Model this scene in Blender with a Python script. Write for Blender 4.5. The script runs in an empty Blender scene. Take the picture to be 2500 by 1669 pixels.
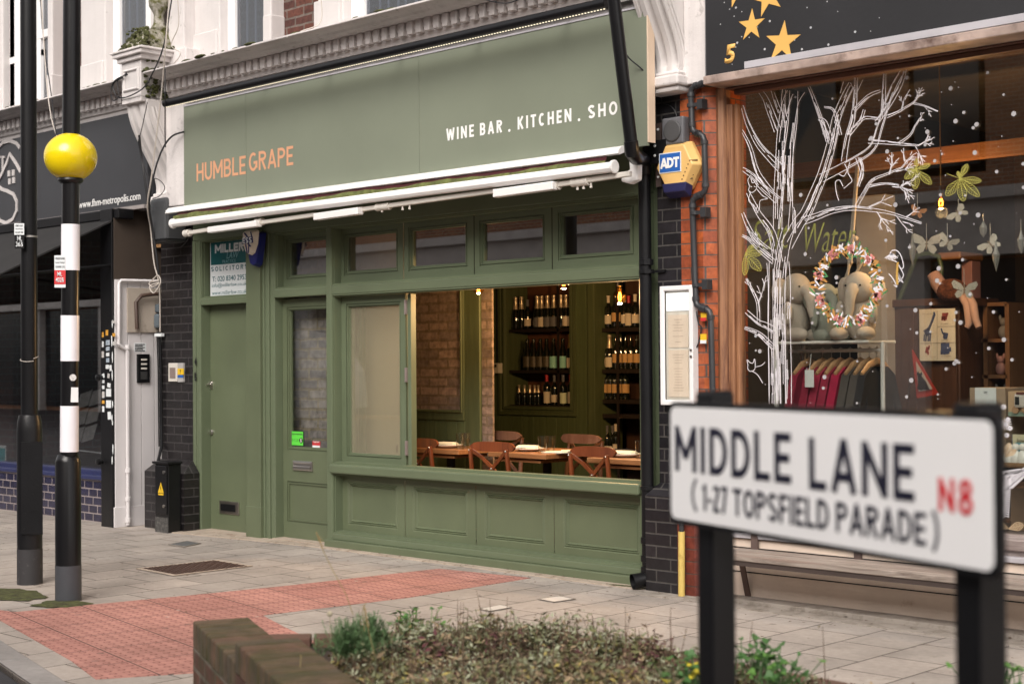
import bpy, bmesh, math, random
from mathutils import Vector, Matrix
R_ = math.radians
random.seed(7)
C = bpy.context.scene.collection
# ---------------- camera
CAMP = Vector((9.2607, -7.5061, 1.4375)); FPX = 3679.86; YAW = 0.77025; PIT = 0.0136011; ROL = -0.0071213
_f = Vector((-math.sin(YAW)*math.cos(PIT), math.cos(YAW)*math.cos(PIT), math.sin(PIT)))
_r = Vector((math.cos(YAW), math.sin(YAW), 0)); _u = _r.cross(_f)
_c, _s = math.cos(ROL), math.sin(ROL)
RR = _c*_r + _s*_u; UU = -_s*_r + _c*_u
cam_d = bpy.data.cameras.new('camera'); cam = bpy.data.objects.new('camera', cam_d); C.objects.link(cam)
cam.matrix_world = Matrix(((RR.x, UU.x, -_f.x, CAMP.x), (RR.y, UU.y, -_f.y, CAMP.y), (RR.z, UU.z, -_f.z, CAMP.z), (0, 0, 0, 1)))
cam_d.sensor_width = 36; cam_d.lens = 52.99; cam_d.clip_start = .05; cam_d.clip_end = 400
cam_d.dof.use_dof = True; cam_d.dof.focus_distance = 10.2; cam_d.dof.aperture_fstop = 3.1; cam_d.dof.aperture_blades = 9
bpy.context.scene.camera = cam
# ---------------- world, sun, exposure
w = bpy.data.worlds.new('World'); bpy.context.scene.world = w; w.use_nodes = True
nt = w.node_tree; nt.nodes.clear()
sky = nt.nodes.new('ShaderNodeTexSky'); sky.sky_type = 'NISHITA'; sky.sun_disc = False
sky.sun_elevation = R_(40); sky.sun_rotation = R_(150); sky.dust_density = 3; sky.air_density = 1.0
hs = nt.nodes.new('ShaderNodeHueSaturation'); hs.inputs['Saturation'].default_value = .16
mx = nt.nodes.new('ShaderNodeMix'); mx.data_type = 'RGBA'; mx.blend_type = 'MULTIPLY'; mx.inputs['Factor'].default_value = 1
mx.inputs[7].default_value = (1.0, .95, .915, 1)
bg = nt.nodes.new('ShaderNodeBackground'); bg.inputs['Strength'].default_value = .13
ow = nt.nodes.new('ShaderNodeOutputWorld')
nt.links.new(sky.outputs[0], hs.inputs['Color']); nt.links.new(hs.outputs[0], mx.inputs[6]); nt.links.new(mx.outputs[2], bg.inputs[0]); nt.links.new(bg.outputs[0], ow.inputs[0])
sd = bpy.data.lights.new('sun', 'SUN'); sd.energy = 1.5; sd.angle = R_(40); sd.color = (1, .95, .89)
so = bpy.data.objects.new('sun', sd); C.objects.link(so)
so.rotation_euler = (R_(50), 0, R_(25)); so.location = (6, -12, 12)
vs = bpy.context.scene.view_settings; vs.view_transform = 'Standard'; vs.look = 'None'; vs.gamma = 1; vs.use_curve_mapping = False; vs.exposure = 0.76
# ---------------- pixel -> plane helpers (pixels of the 2500x1669 photograph; only used to read off real positions)
def ray(px, py): return _f*FPX + RR*(px-1250) - UU*(py-834.5)
def at(px, py, y=0.0):
    d = ray(px, py); return CAMP + d*((y-CAMP.y)/d.y)
def atx(px, py, x):
    d = ray(px, py); return CAMP + d*((x-CAMP.x)/d.x)
def gnd(px, py, z=0.0):
    d = ray(px, py); return CAMP + d*((z-CAMP.z)/d.z)
def atd(px, py, D): return CAMP + ray(px, py)*(D/FPX)
# ---------------- materials
def lin(h):
    if isinstance(h, tuple): return (h[0], h[1], h[2], 1)
    h = h.lstrip('#'); h = ''.join(x*2 for x in h) if len(h) == 3 else h; v = [int(h[i:i+2], 16)/255 for i in (0, 2, 4)]
    return tuple((x/12.92 if x <= .04045 else ((x+.055)/1.055)**2.4) for x in v)+(1,)
def newmat(name):
    m = bpy.data.materials.new(name); m.use_nodes = True; t = m.node_tree; t.nodes.clear()
    o = t.nodes.new('ShaderNodeOutputMaterial'); b = t.nodes.new('ShaderNodeBsdfPrincipled'); t.links.new(b.outputs[0], o.inputs[0])
    return m, t, b
def N(t, k, **kw):
    n = t.nodes.new(k)
    for a, v in kw.items(): setattr(n, a, v)
    return n
def mixc(t, fac, a, b, mode='MIX'):
    n = N(t, 'ShaderNodeMix', data_type='RGBA', blend_type=mode)
    for s, v in ((0, fac), (6, a), (7, b)):
        if hasattr(v, 'is_linked'): t.links.new(v, n.inputs[s])
        else: n.inputs[s].default_value = v
    return n.outputs[2]
def math_(t, op, a, b=None, c=None):
    n = N(t, 'ShaderNodeMath', operation=op)
    for i, v in enumerate((a, b, c)):
        if v is None: continue
        if hasattr(v, 'is_linked'): t.links.new(v, n.inputs[i])
        else: n.inputs[i].default_value = v
    return n.outputs[0]
def ramp(t, fac, stops):
    n = N(t, 'ShaderNodeValToRGB'); e = n.color_ramp.elements
    e[0].position, e[0].color = stops[0][0], stops[0][1]; e[1].position, e[1].color = stops[-1][0], stops[-1][1]
    for p, c in stops[1:-1]:
        x = e.new(p); x.color = c
    t.links.new(fac, n.inputs[0]); return n.outputs[0]
def pos(t): return N(t, 'ShaderNodeNewGeometry').outputs['Position']
def noise(t, vec, sc, det=4, rough=.55, dist=0):
    n = N(t, 'ShaderNodeTexNoise'); n.inputs['Scale'].default_value = sc; n.inputs['Detail'].default_value = det; n.inputs['Roughness'].default_value = rough; n.inputs['Distortion'].default_value = dist
    t.links.new(vec, n.inputs['Vector']); return n.outputs[0]
def bump(t, b, h, st, d=.01, prev=None):
    n = N(t, 'ShaderNodeBump'); n.inputs['Strength'].default_value = st; n.inputs['Distance'].default_value = d
    t.links.new(h, n.inputs['Height'])
    if prev is not None: t.links.new(prev, n.inputs['Normal'])
    t.links.new(n.outputs[0], b.inputs['Normal']); return n.outputs[0]
def W1(v): return (v, v, v, 1)
def M(name, col, rough=.5, metal=0, var=.12, vs_=3, bmp=.15, bs=60, spec=.5, dirt=None, dscale=7, damt=.5, coat=0, stretch=None, emis=None, es=0, streak=0):
    m, t, b = newmat(name); P = pos(t)
    if stretch:
        mp = N(t, 'ShaderNodeMapping'); mp.inputs['Scale'].default_value = stretch; t.links.new(P, mp.inputs[0]); P2 = mp.outputs[0]
    else: P2 = P
    c = lin(col)
    n1 = noise(t, P2, vs_, 5)
    dark = tuple(x*(1-var) for x in c[:3])+(1,); lite = tuple(min(1, x*(1+var)) for x in c[:3])+(1,)
    out = ramp(t, n1, [(.3, dark), (.7, lite)])
    if dirt:
        n2 = noise(t, P2, dscale, 8, .7, .4)
        f = ramp(t, n2, [(1-damt-.12 if damt < .9 else .1, W1(0)), (1-damt+.12, W1(1))])
        out = mixc(t, f, out, lin(dirt))
    if streak:
        mp = N(t, 'ShaderNodeMapping'); mp.inputs['Scale'].default_value = (14, 14, .9); t.links.new(P, mp.inputs[0])
        n3 = noise(t, mp.outputs[0], 1, 6, .7)
        f = ramp(t, n3, [(.48, W1(0)), (.75, W1(streak))])
        out = mixc(t, f, out, tuple(x*.35 for x in c[:3])+(1,))
    t.links.new(out, b.inputs['Base Color'])
    b.inputs['Roughness'].default_value = rough; b.inputs['Metallic'].default_value = metal
    b.inputs['Specular IOR Level'].default_value = spec; b.inputs['Coat Weight'].default_value = coat
    if bmp:
        bump(t, b, noise(t, P2, bs, 6), bmp, .004)
    if emis:
        b.inputs['Emission Color'].default_value = lin(emis); b.inputs['Emission Strength'].default_value = es
    return m
def wallvec(t, rot=0):
    """u along the wall, v up, whatever way the face looks (tops use x,y)"""
    g = N(t, 'ShaderNodeNewGeometry'); s = N(t, 'ShaderNodeSeparateXYZ'); t.links.new(g.outputs['Position'], s.inputs[0])
    n = N(t, 'ShaderNodeSeparateXYZ'); t.links.new(g.outputs['True Normal'], n.inputs[0])
    ax = math_(t, 'GREATER_THAN', math_(t, 'ABSOLUTE', n.outputs[0]), .6)
    az = math_(t, 'GREATER_THAN', math_(t, 'ABSOLUTE', n.outputs[2]), .6)
    mu = N(t, 'ShaderNodeMix'); t.links.new(ax, mu.inputs[0]); t.links.new(s.outputs[0], mu.inputs[2]); t.links.new(s.outputs[1], mu.inputs[3])
    mv = N(t, 'ShaderNodeMix'); t.links.new(az, mv.inputs[0]); t.links.new(s.outputs[2], mv.inputs[2]); t.links.new(s.outputs[1], mv.inputs[3])
    cb = N(t, 'ShaderNodeCombineXYZ'); t.links.new(mu.outputs[0], cb.inputs[0]); t.links.new(mv.outputs[0], cb.inputs[1])
    return cb.outputs[0], g.outputs['Position']
def brick(name, c1, c2, mort, wd=.225, ht=.075, ms=.008, rough=.7, var=.35, bst=.6, off=(0, 0), dirt=None, damt=.3, spec=.4, swap=False, dist=0, coat=0, offs=.5, sq=None, cap=None, capfrom=0):
    m, t, b = newmat(name); V, P = wallvec(t)
    mp = N(t, 'ShaderNodeMapping'); mp.inputs['Location'].default_value = (-off[0], -off[1], 0); t.links.new(V, mp.inputs[0]); V = mp.outputs[0]
    if dist:
        nz = N(t, 'ShaderNodeTexNoise'); nz.inputs['Scale'].default_value = 9; t.links.new(P, nz.inputs['Vector'])
        sub = N(t, 'ShaderNodeVectorMath', operation='SUBTRACT'); sub.inputs[1].default_value = (.5, .5, .5); t.links.new(nz.outputs['Color'], sub.inputs[0])
        sc = N(t, 'ShaderNodeVectorMath', operation='SCALE'); sc.inputs['Scale'].default_value = dist; t.links.new(sub.outputs[0], sc.inputs[0])
        ad = N(t, 'ShaderNodeVectorMath', operation='ADD'); t.links.new(V, ad.inputs[0]); t.links.new(sc.outputs[0], ad.inputs[1]); V = ad.outputs[0]
    if swap:
        sp = N(t, 'ShaderNodeSeparateXYZ'); t.links.new(V, sp.inputs[0]); cb = N(t, 'ShaderNodeCombineXYZ'); t.links.new(sp.outputs[1], cb.inputs[0]); t.links.new(sp.outputs[0], cb.inputs[1]); V = cb.outputs[0]
    br = N(t, 'ShaderNodeTexBrick'); br.offset = offs; br.squash = 1
    if sq: br.squash = sq; br.squash_frequency = 2
    t.links.new(V, br.inputs['Vector']); br.inputs['Scale'].default_value = 1; br.inputs['Mortar Size'].default_value = ms; br.inputs['Mortar Smooth'].default_value = .15
    br.inputs['Brick Width'].default_value = wd; br.inputs['Row Height'].default_value = ht; br.inputs['Bias'].default_value = 0
    br.inputs['Color1'].default_value = lin(c1); br.inputs['Color2'].default_value = lin(c2); br.inputs['Mortar'].default_value = lin(mort)
    n1 = noise(t, P, 22, 8, .65)
    f = ramp(t, n1, [(.3, W1(1-var)), (.72, W1(1+var*.35))])
    out = mixc(t, 1.0, br.outputs['Color'], f, 'MULTIPLY')
    if dirt:
        n2 = noise(t, P, 3.2, 8, .7, .6); f2 = ramp(t, n2, [(1-damt-.1, W1(0)), (1-damt+.12, W1(.85))]); out = mixc(t, f2, out, lin(dirt))
    t.links.new(out, b.inputs['Base Color']); b.inputs['Roughness'].default_value = rough; b.inputs['Specular IOR Level'].default_value = spec; b.inputs['Coat Weight'].default_value = coat
    inv = math_(t, 'SUBTRACT', 1, br.outputs['Fac'])
    h = math_(t, 'ADD', inv, math_(t, 'MULTIPLY', n1, .35))
    bump(t, b, h, bst, .006)
    return m
def woodm(name, c1, c2, rough=.5, axis='x', sc=1, coat=0, worn=None):
    m, t, b = newmat(name); P = pos(t); mp = N(t, 'ShaderNodeMapping')
    s = {'x': (1.5, 22, 22), 'z': (22, 22, 1.5), 'y': (22, 1.5, 22)}[axis]
    mp.inputs['Scale'].default_value = tuple(v*sc for v in s); t.links.new(P, mp.inputs[0])
    n = noise(t, mp.outputs[0], 1.6, 9, .65, .8)
    out = ramp(t, n, [(.28, lin(c1)), (.5, tuple((a+b_)/2 for a, b_ in zip(lin(c1), lin(c2)))), (.72, lin(c2))])
    if worn:
        n2 = noise(t, mp.outputs[0], .8, 8, .7, .3); out = mixc(t, ramp(t, n2, [(.5, W1(0)), (.62, W1(1))]), out, lin(worn))
    t.links.new(out, b.inputs['Base Color']); b.inputs['Roughness'].default_value = rough; b.inputs['Coat Weight'].default_value = coat; b.inputs['Coat Roughness'].default_value = .25
    bump(t, b, n, .35, .003); return m
def glassm(name, tint=(.93, .95, .93), refl=1.0, rough=0.0, ior=1.5):
    m = bpy.data.materials.new(name); m.use_nodes = True; t = m.node_tree; t.nodes.clear()
    o = N(t, 'ShaderNodeOutputMaterial'); g = N(t, 'ShaderNodeNewGeometry'); dt = N(t, 'ShaderNodeVectorMath', operation='DOT_PRODUCT'); t.links.new(g.outputs['Incoming'], dt.inputs[0]); t.links.new(g.outputs['Normal'], dt.inputs[1])
    cs = math_(t, 'ABSOLUTE', dt.outputs['Value']); sch = math_(t, 'ADD', .04, math_(t, 'MULTIPLY', .96, math_(t, 'POWER', math_(t, 'SUBTRACT', 1, cs), 5)))
    tr = N(t, 'ShaderNodeBsdfTransparent'); tr.inputs[0].default_value = tint+(1,)
    gl = N(t, 'ShaderNodeBsdfGlossy'); gl.inputs['Roughness'].default_value = rough
    ms = N(t, 'ShaderNodeMixShader'); f = math_(t, 'MULTIPLY', sch, refl); f = math_(t, 'MINIMUM', f, 1)
    t.links.new(f, ms.inputs[0]); t.links.new(tr.outputs[0], ms.inputs[1]); t.links.new(gl.outputs[0], ms.inputs[2]); t.links.new(ms.outputs[0], o.inputs[0])
    return m
def glow(name, col, st):
    m = bpy.data.materials.new(name); m.use_nodes = True; t = m.node_tree; t.nodes.clear()
    o = N(t, 'ShaderNodeOutputMaterial'); e = N(t, 'ShaderNodeEmission'); e.inputs[0].default_value = lin(col); e.inputs[1].default_value = st; t.links.new(e.outputs[0], o.inputs[0]); return m
# ---------------- mesh builder
WORLD = {}
def wloc(o):
    v = Vector((0, 0, 0))
    while o is not None: v += o.location; o = o.parent
    return v
class MB:
    def __init__(s): s.bm = bmesh.new(); s.mi = 0
    def face(s, vs):
        try:
            f = s.bm.faces.new(vs); f.material_index = s.mi; return f
        except ValueError: return None
    def poly(s, pts): return s.face([s.bm.verts.new(p) for p in pts])
    def box(s, x0, x1, y0, y1, z0, z1):
        if x1 < x0: x0, x1 = x1, x0
        if y1 < y0: y0, y1 = y1, y0
        if z1 < z0: z0, z1 = z1, z0
        v = [s.bm.verts.new(p) for p in ((x0, y0, z0), (x1, y0, z0), (x1, y1, z0), (x0, y1, z0), (x0, y0, z1), (x1, y0, z1), (x1, y1, z1), (x0, y1, z1))]
        for q in ((0, 3, 2, 1), (4, 5, 6, 7), (0, 1, 5, 4), (1, 2, 6, 5), (2, 3, 7, 6), (3, 0, 4, 7)): s.face([v[i] for i in q])
        return s
    def obox(s, c, ax, ay, az):
        c, ax, ay, az = map(Vector, (c, ax, ay, az)); v = []
        for k in (-1, 1):
            for a, b in ((-1, -1), (1, -1), (1, 1), (-1, 1)): v.append(s.bm.verts.new(c+a*ax+b*ay+k*az))
        for q in ((0, 3, 2, 1), (4, 5, 6, 7), (0, 1, 5, 4), (1, 2, 6, 5), (2, 3, 7, 6), (3, 0, 4, 7)): s.face([v[i] for i in q])
        return s
    def prism(s, pts, vec):
        """pts: planar 3-D outline, extruded by vec"""
        vec = Vector(vec); a = [s.bm.verts.new(p) for p in pts]; b = [s.bm.verts.new(Vector(p)+vec) for p in pts]; n = len(a)
        s.face(a[::-1]); s.face(b)
        for i in range(n): s.face([a[i], a[(i+1) % n], b[(i+1) % n], b[i]])
        return s
    def loft(s, rings, cap=True):
        rs = [[s.bm.verts.new(p) for p in r] for r in rings]; n = len(rs[0])
        for a, b in zip(rs, rs[1:]):
            for i in range(n): s.face([a[i], a[(i+1) % n], b[(i+1) % n], b[i]])
        if cap: s.face(rs[0][::-1]); s.face(rs[-1])
        return s
    def tube(s, pts, r, n=8, cap=True, flat=1.0):
        pts = [Vector(p) for p in pts]; rad = r if isinstance(r, (list, tuple)) else [r]*len(pts); rings = []
        up = None
        for i, p in enumerate(pts):
            d = (pts[min(i+1, len(pts)-1)]-pts[max(i-1, 0)]).normalized()
            if up is None:
                up = Vector((0, 0, 1)) if abs(d.z) < .9 else Vector((0, 1, 0))
            a = d.cross(up); a = a.normalized() if a.length > 1e-6 else Vector((1, 0, 0)); b = a.cross(d).normalized(); up = b
            rings.append([p+(a*math.cos(2*math.pi*k/n)+b*math.sin(2*math.pi*k/n)*flat)*rad[i] for k in range(n)])
        return s.loft(rings, cap)
    def lathe(s, prof, c=(0, 0, 0), n=20, axis='z'):
        c = Vector(c); rings = []
        for r, h in prof:
            ring = []
            for k in range(n):
                a = 2*math.pi*k/n; x, y = r*math.cos(a), r*math.sin(a)
                ring.append(c+(Vector((x, y, h)) if axis == 'z' else Vector((x, h, y)) if axis == 'y' else Vector((h, x, y))))
            rings.append(ring)
        return s.loft(rings)
    def ell(s, c, r, n=14, m=9, rot=None):
        c = Vector(c); r = (r, r, r) if not isinstance(r, tuple) else r; rings = []
        for j in range(m+1):
            th = math.pi*(j+.02)/(m+.04); ring = []
            for k in range(n):
                v = Vector((r[0]*math.sin(th)*math.cos(2*math.pi*k/n), r[1]*math.sin(th)*math.sin(2*math.pi*k/n), r[2]*math.cos(th)))
                if rot is not None: v = rot @ v
                ring.append(c+v)
            rings.append(ring[::-1])
        return s.loft(rings)
    def mould(s, x0, x1, z0, z1, prof, fill=False, plane='y'):
        """picture-frame moulding: prof = [(inset, y), ...] from the outside in"""
        rs = []
        for d, y in prof:
            if isinstance(d, tuple): dx, dz = d
            else: dx = dz = d
            rs.append([s.bm.verts.new(p) for p in ((x0+dx, y, z0+dz), (x1-dx, y, z0+dz), (x1-dx, y, z1-dz), (x0+dx, y, z1-dz))])
        for a, b in zip(rs, rs[1:]):
            for i in range(4): s.face([a[i], a[(i+1) % 4], b[(i+1) % 4], b[i]])
        if fill: s.face(rs[-1])
        return s
    def build(s, name, mat, parent=None, smooth=False, bev=0, seg=2, recalc=True):
        if recalc: bmesh.ops.recalc_face_normals(s.bm, faces=s.bm.faces)
        me = bpy.data.meshes.new(name); s.bm.to_mesh(me); s.bm.free()
        for m in (mat if isinstance(mat, list) else [mat]): me.materials.append(m)
        if smooth: me.polygons.foreach_set('use_smooth', [True]*len(me.polygons))
        o = bpy.data.objects.new(name, me); C.objects.link(o)
        if parent is not None:
            o.location = -wloc(parent); o.parent = parent
        if bev:
            b = o.modifiers.new('bevel', 'BEVEL'); b.width = bev; b.segments = seg; b.limit_method = 'ANGLE'; b.angle_limit = R_(40)
        if smooth and bev == 0:
            try: me.set_sharp_from_angle(angle=R_(42))
            except Exception: pass
        return o
def thing(name, label, cat, loc=(0, 0, 0), group=None):
    o = bpy.data.objects.new(name, None); o.empty_display_size = .1; C.objects.link(o); o.location = loc
    o['label'] = label; o['category'] = cat
    if group: o['group'] = group
    return o
def tag(o, label, cat, group=None, kind=None):
    o['label'] = label; o['category'] = cat
    if group: o['group'] = group
    if kind: o['kind'] = kind
    return o
def struct(o): o['kind'] = 'structure'; return o
def dup(root, loc=None, label=None, rot=None):
    def cp(o, par):
        c = o.copy(); C.objects.link(c); c.parent = par
        for ch in kids.get(o.name, []): cp(ch, c)
        return c
    kids = {}
    for o in C.objects:
        if o.parent is not None: kids.setdefault(o.parent.name, []).append(o)
    r = cp(root, None)
    if loc is not None: r.location = loc
    if rot is not None: r.rotation_euler = rot
    if label: r['label'] = label
    return r
def text(name, s, mat, parent, rect, plane='xz', y=0.0, bold=0.0, depth=.002, shear=0, org=None, U=None, V=None, spacing=1.0, keep=False, align=0):
    """lettering as a thin mesh fitted into rect=(u0,u1,v0,v1); org/U/V give a free plane"""
    cu = bpy.data.curves.new(name, 'FONT'); cu.body = s; cu.size = 1; cu.offset = bold; cu.shear = shear; cu.space_character = spacing; cu.extrude = 0; cu.resolution_u = 4
    tmp = bpy.data.objects.new('tmp', cu); C.objects.link(tmp)
    me = bpy.data.meshes.new_from_object(tmp.evaluated_get(bpy.context.evaluated_depsgraph_get())); bpy.data.objects.remove(tmp); bpy.data.curves.remove(cu)
    xs = [v.co.x for v in me.vertices]; ys = [v.co.y for v in me.vertices]
    u0, u1, v0, v1 = rect; a, b, c_, d = min(xs), max(xs), min(ys), max(ys)
    su = (u1-u0)/(b-a); sv = (v1-v0)/(d-c_)
    if org is None: org, U, V = Vector((0, y, 0)), Vector((1, 0, 0)), Vector((0, 0, 1))
    org, U, V = Vector(org), Vector(U), Vector(V); nrm = U.cross(V).normalized()
    bm = bmesh.new(); bm.from_mesh(me)
    for v in bm.verts: v.co = org + U*(u0+(v.co.x-a)*su) + V*(v0+(v.co.y-c_)*sv)
    g = bmesh.ops.extrude_face_region(bm, geom=bm.faces[:])
    for e in g['geom']:
        if isinstance(e, bmesh.types.BMVert): e.co += nrm*depth
    bmesh.ops.recalc_face_normals(bm, faces=bm.faces); bm.to_mesh(me); bm.free()
    me.materials.clear(); me.materials.append(mat)
    o = bpy.data.objects.new(name, me); C.objects.link(o)
    if parent is not None: o.location = -wloc(parent); o.parent = parent
    return o
# ---------------- drawn capitals (stroke letters for the sign writing)
def arc(cx, cy, rx, ry, a0, a1, n=12): return [(cx+rx*math.cos(R_(a0+(a1-a0)*k/n)), cy+ry*math.sin(R_(a0+(a1-a0)*k/n))) for k in range(n+1)]
def glyph(c, w, s):
    """strokes inside a cell w wide and 1 high; s = stroke width; centre lines keep s/2 inside"""
    h = s/2; l, r, b, t, m = h, w-h, h, 1-h, .5
    if c == 'I': return [[(w/2, 0), (w/2, 1)]]
    if c == 'L': return [[(l, 1), (l, 0)], [(l, b), (w, b)]]
    if c == 'E': return [[(l, 0), (l, 1)], [(l, b), (w, b)], [(l, t), (w, t)], [(l, m), (w*.9, m)]]
    if c == 'F': return [[(l, 0), (l, 1)], [(l, t), (w, t)], [(l, m), (w*.9, m)]]
    if c == 'T': return [[(w/2, 0), (w/2, 1)], [(0, t), (w, t)]]
    if c == 'H': return [[(l, 0), (l, 1)], [(r, 0), (r, 1)], [(l, m), (r, m)]]
    if c == 'N': return [[(l, 0), (l, 1)], [(r, 0), (r, 1)], [(l, 1-h*.6), (r, h*.6)]]
    if c == 'M': return [[(l, 0), (l, 1)], [(r, 0), (r, 1)], [(l, 1-h*.6), (w/2, .3)], [(w/2, .3), (r, 1-h*.6)]]
    if c == 'W': return [[(l*.9, 1), (w*.27, 0)], [(w*.27, 0), (w/2, .9)], [(w/2, .9), (w*.73, 0)], [(w*.73, 0), (w-l*.9, 1)]]
    if c == 'A': return [[(l*.9, 0), (w/2, 1)], [(w/2, 1), (w-l*.9, 0)], [(w*.2, .3), (w*.8, .3)]]
    if c == 'K': return [[(l, 0), (l, 1)], [(l, .38), (r, 1)], [(w*.38, .55), (r, 0)]]
    if c == 'D': return [[(l, 0), (l, 1)], [(l, b)]+arc(w*.4, .5, r-w*.4, .5-h, -90, 90)+[(l, t)]]
    if c == 'B': return [[(l, 0), (l, 1)], [(l, t)]+arc(w*.55, .75-h/2, r-w*.58, .25-h/2, 90, -90, 8)+[(l, m)], [(l, m)]+arc(w*.55, .25+h/2, r-w*.55, .25-h/2, 90, -90, 8)+[(l, b)]]
    if c == 'P': return [[(l, 0), (l, 1)], [(l, t)]+arc(w*.5, .72, r-w*.5, .28-h, 90, -90, 10)+[(l, .44+h)]]
    if c == 'R': return [[(l, 0), (l, 1)], [(l, t)]+arc(w*.5, .74, r-w*.5, .26-h, 90, -90, 10)+[(l, .48+h)], [(w*.45, .5), (r, 0)]]
    if c == 'O' or c == '0': return [arc(w/2, .5, w/2-h, .5-h, 90, 450, 28)]
    if c == 'U': return [[(l, 1)]+arc(w/2, w/2, w/2-h, w/2-h, 180, 360, 12)+[(r, 1)]]
    if c == 'C': return [arc(w/2, .5, w/2-h, .5-h, 50, 310, 20)]
    if c == 'G': return [arc(w/2, .5, w/2-h, .5-h, 50, 335, 20), [(w*.55, .45), (w, .45)], [(r, .45), (r, .15)]]
    if c == 'S': return [arc(w/2, .735, w/2-h, .265-h, 25, 270, 12)[:-1]+arc(w/2, .265, w/2-h, .265-h+.0, 90, -155, 12)]
    if c == '8': return [arc(w/2, .74, w*.44-h, .26-h*.8, 90, 450, 18), arc(w/2, .265, w/2-h, .265-h*.6, 90, 450, 18)]
    if c == '1': return [[(w*.6, 0), (w*.6, 1)], [(w*.6, t), (w*.1, .78)]]
    if c == '2': return [arc(w/2, 1-w/2, w/2-h, w/2-h, 165, -25, 12)+[(l, b)], [(l*.6, b), (w, b)]]
    if c == '7': return [[(0, t), (w, t)], [(r, t), (w*.35, 0)]]
    if c == '-': return [[(0, .4), (w, .4)]]
    if c == '(': return [arc(w*1.6, .5, w*1.5, .68, 130, 230, 12)]
    if c == ')': return [arc(-w*.6, .5, w*1.5, .68, 50, -50, 12)]
    if c == '.': return [[(w/2-h, h), (w/2+h, h)]]
    return []
CW = {'I': .16, 'M': .72, 'W': .86, 'N': .60, 'H': .56, 'L': .44, 'E': .46, 'F': .44, 'D': .56, 'A': .62, 'T': .50, 'O': .62, 'G': .62, 'C': .56, 'S': .52, 'P': .52, 'R': .54, 'B': .54, 'K': .56, 'U': .56, '1': .30, '2': .48, '7': .44, '8': .52, '-': .26, '(': .22, ')': .22, ' ': .30, '.': .16}
def stroke_text(name, s, mat, parent, rect, org, U, V, sw=.17, gap=.14, depth=.0012):
    """capitals drawn as strokes; rect=(u0,u1,v0,v1) in the plane org,U,V; sw = stroke width over letter height"""
    tot = sum(CW[c] for c in s)+gap*(len(s)-1); u0, u1, v0, v1 = rect; H = v1-v0; kx = (u1-u0)/tot
    org, U, V = Vector(org), Vector(U), Vector(V); Nn = U.cross(V).normalized(); m = MB(); x = 0; q = 0
    if H > 0: pass
    for c in s:
        w = CW[c]
        for st in glyph(c, w*kx/H, sw):
            P = [Vector((u0+x*kx+a*H, v0+b*H)) for a, b in st]; n = len(P); L, Rr = [], []; hw = sw*H/2
            closed = n > 20 and (P[0]-P[-1]).length < 1e-4
            for i, p in enumerate(P):
                if closed: a_, b_ = P[(i-1) % (n-1)], P[(i+1) % (n-1)]
                else: a_, b_ = P[max(i-1, 0)], P[min(i+1, n-1)]
                d = (b_-a_).normalized(); nn = Vector((-d.y, d.x)); k = 1
                if 0 < i < n-1:
                    d1 = (p-a_).normalized(); n1 = Vector((-d1.y, d1.x)); k = 1/max(.5, nn.dot(n1))
                L.append(p+nn*hw*k); Rr.append(p-nn*hw*k)
            off = Nn*(.00004+.00012*(q % 5)); q += 1
            T = lambda v: org+U*v.x+V*v.y+off
            for i in range(n-1): m.poly([T(L[i]), T(L[i+1]), T(Rr[i+1]), T(Rr[i])])
        x += w+gap
    g = bmesh.ops.extrude_face_region(m.bm, geom=m.bm.faces[:])
    for e in g['geom']:
        if isinstance(e, bmesh.types.BMVert): e.co += Nn*depth
    return m.build(name, mat, parent)
# ---------------- materials used
GREEN = M('green_paint', (.120, .148, .088), .42, var=.08, vs_=2.3, bmp=.12, bs=90, spec=.45)
GREENP = M('green_paint_splashed', (.112, .135, .077), .45, var=.10, vs_=2.6, bmp=.12, bs=90, dirt='#8d8f7c', dscale=70, damt=.24)
GREENLIT = M('green_paint_skylit', (.195, .217, .160), .46, var=.06, vs_=1.4, bmp=.05)  # same paint as the frames, lightened for the extra sky light up here
GREENI = woodm('green_stained_boards', (.062, .085, .036), (.105, .138, .06), .6, 'z', .8)
GREENR = M('green_reveal_paint', (.12, .148, .088), .75, var=.05, bmp=.05, spec=.2)
WHITE = M('white_masonry_paint', (.62, .585, .57), .6, var=.05, bmp=.4, bs=35, dirt='#6f655c', dscale=9, damt=.24, streak=.12)
WHITEO = M('weathered_masonry_paint', (.66, .62, .605), .7, var=.1, bmp=.8, bs=28, dirt='#4f463c', dscale=11, damt=.30, streak=.25)
TRIMW = M('white_upvc', (.78, .77, .77), .3, var=.03, bmp=0)
AWNW = M('white_powder_coat', (.80, .785, .77), .28, var=.03, bmp=.05, dirt='#8d8478', dscale=20, damt=.16)
CREAM = M('cream_plastic', (.62, .585, .53), .35, var=.05, bmp=.05)
BLACKP = M('black_gloss_paint', (.007, .007, .008), .28, var=.2, bmp=.12, bs=40, spec=.4, dirt='#1c1b1a', dscale=30, damt=.2)
BLACKM = M('black_metal', (.007, .007, .008), .36, var=.2, bmp=.1, spec=.3, dirt='#4b4a47', dscale=60, damt=.14)
BLACKR = M('scuffed_black_steel', (.006, .006, .007), .35, var=.3, bmp=.25, bs=50, dirt='#8a8a88', dscale=48, damt=.22)
GREYB = M('grey_band_paint', (.055, .058, .066), .5, var=.15, bmp=.1)
DARK = M('dark_void', (.01, .009, .008), .8, bmp=0)
DARKF = M('charcoal_fascia', (.040, .041, .046), .38, var=.12, vs_=2, bmp=.05)
BLACKF = M('black_painted_fascia', (.017, .017, .019), .5, var=.2, vs_=1.5, bmp=.2, bs=30)
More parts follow.
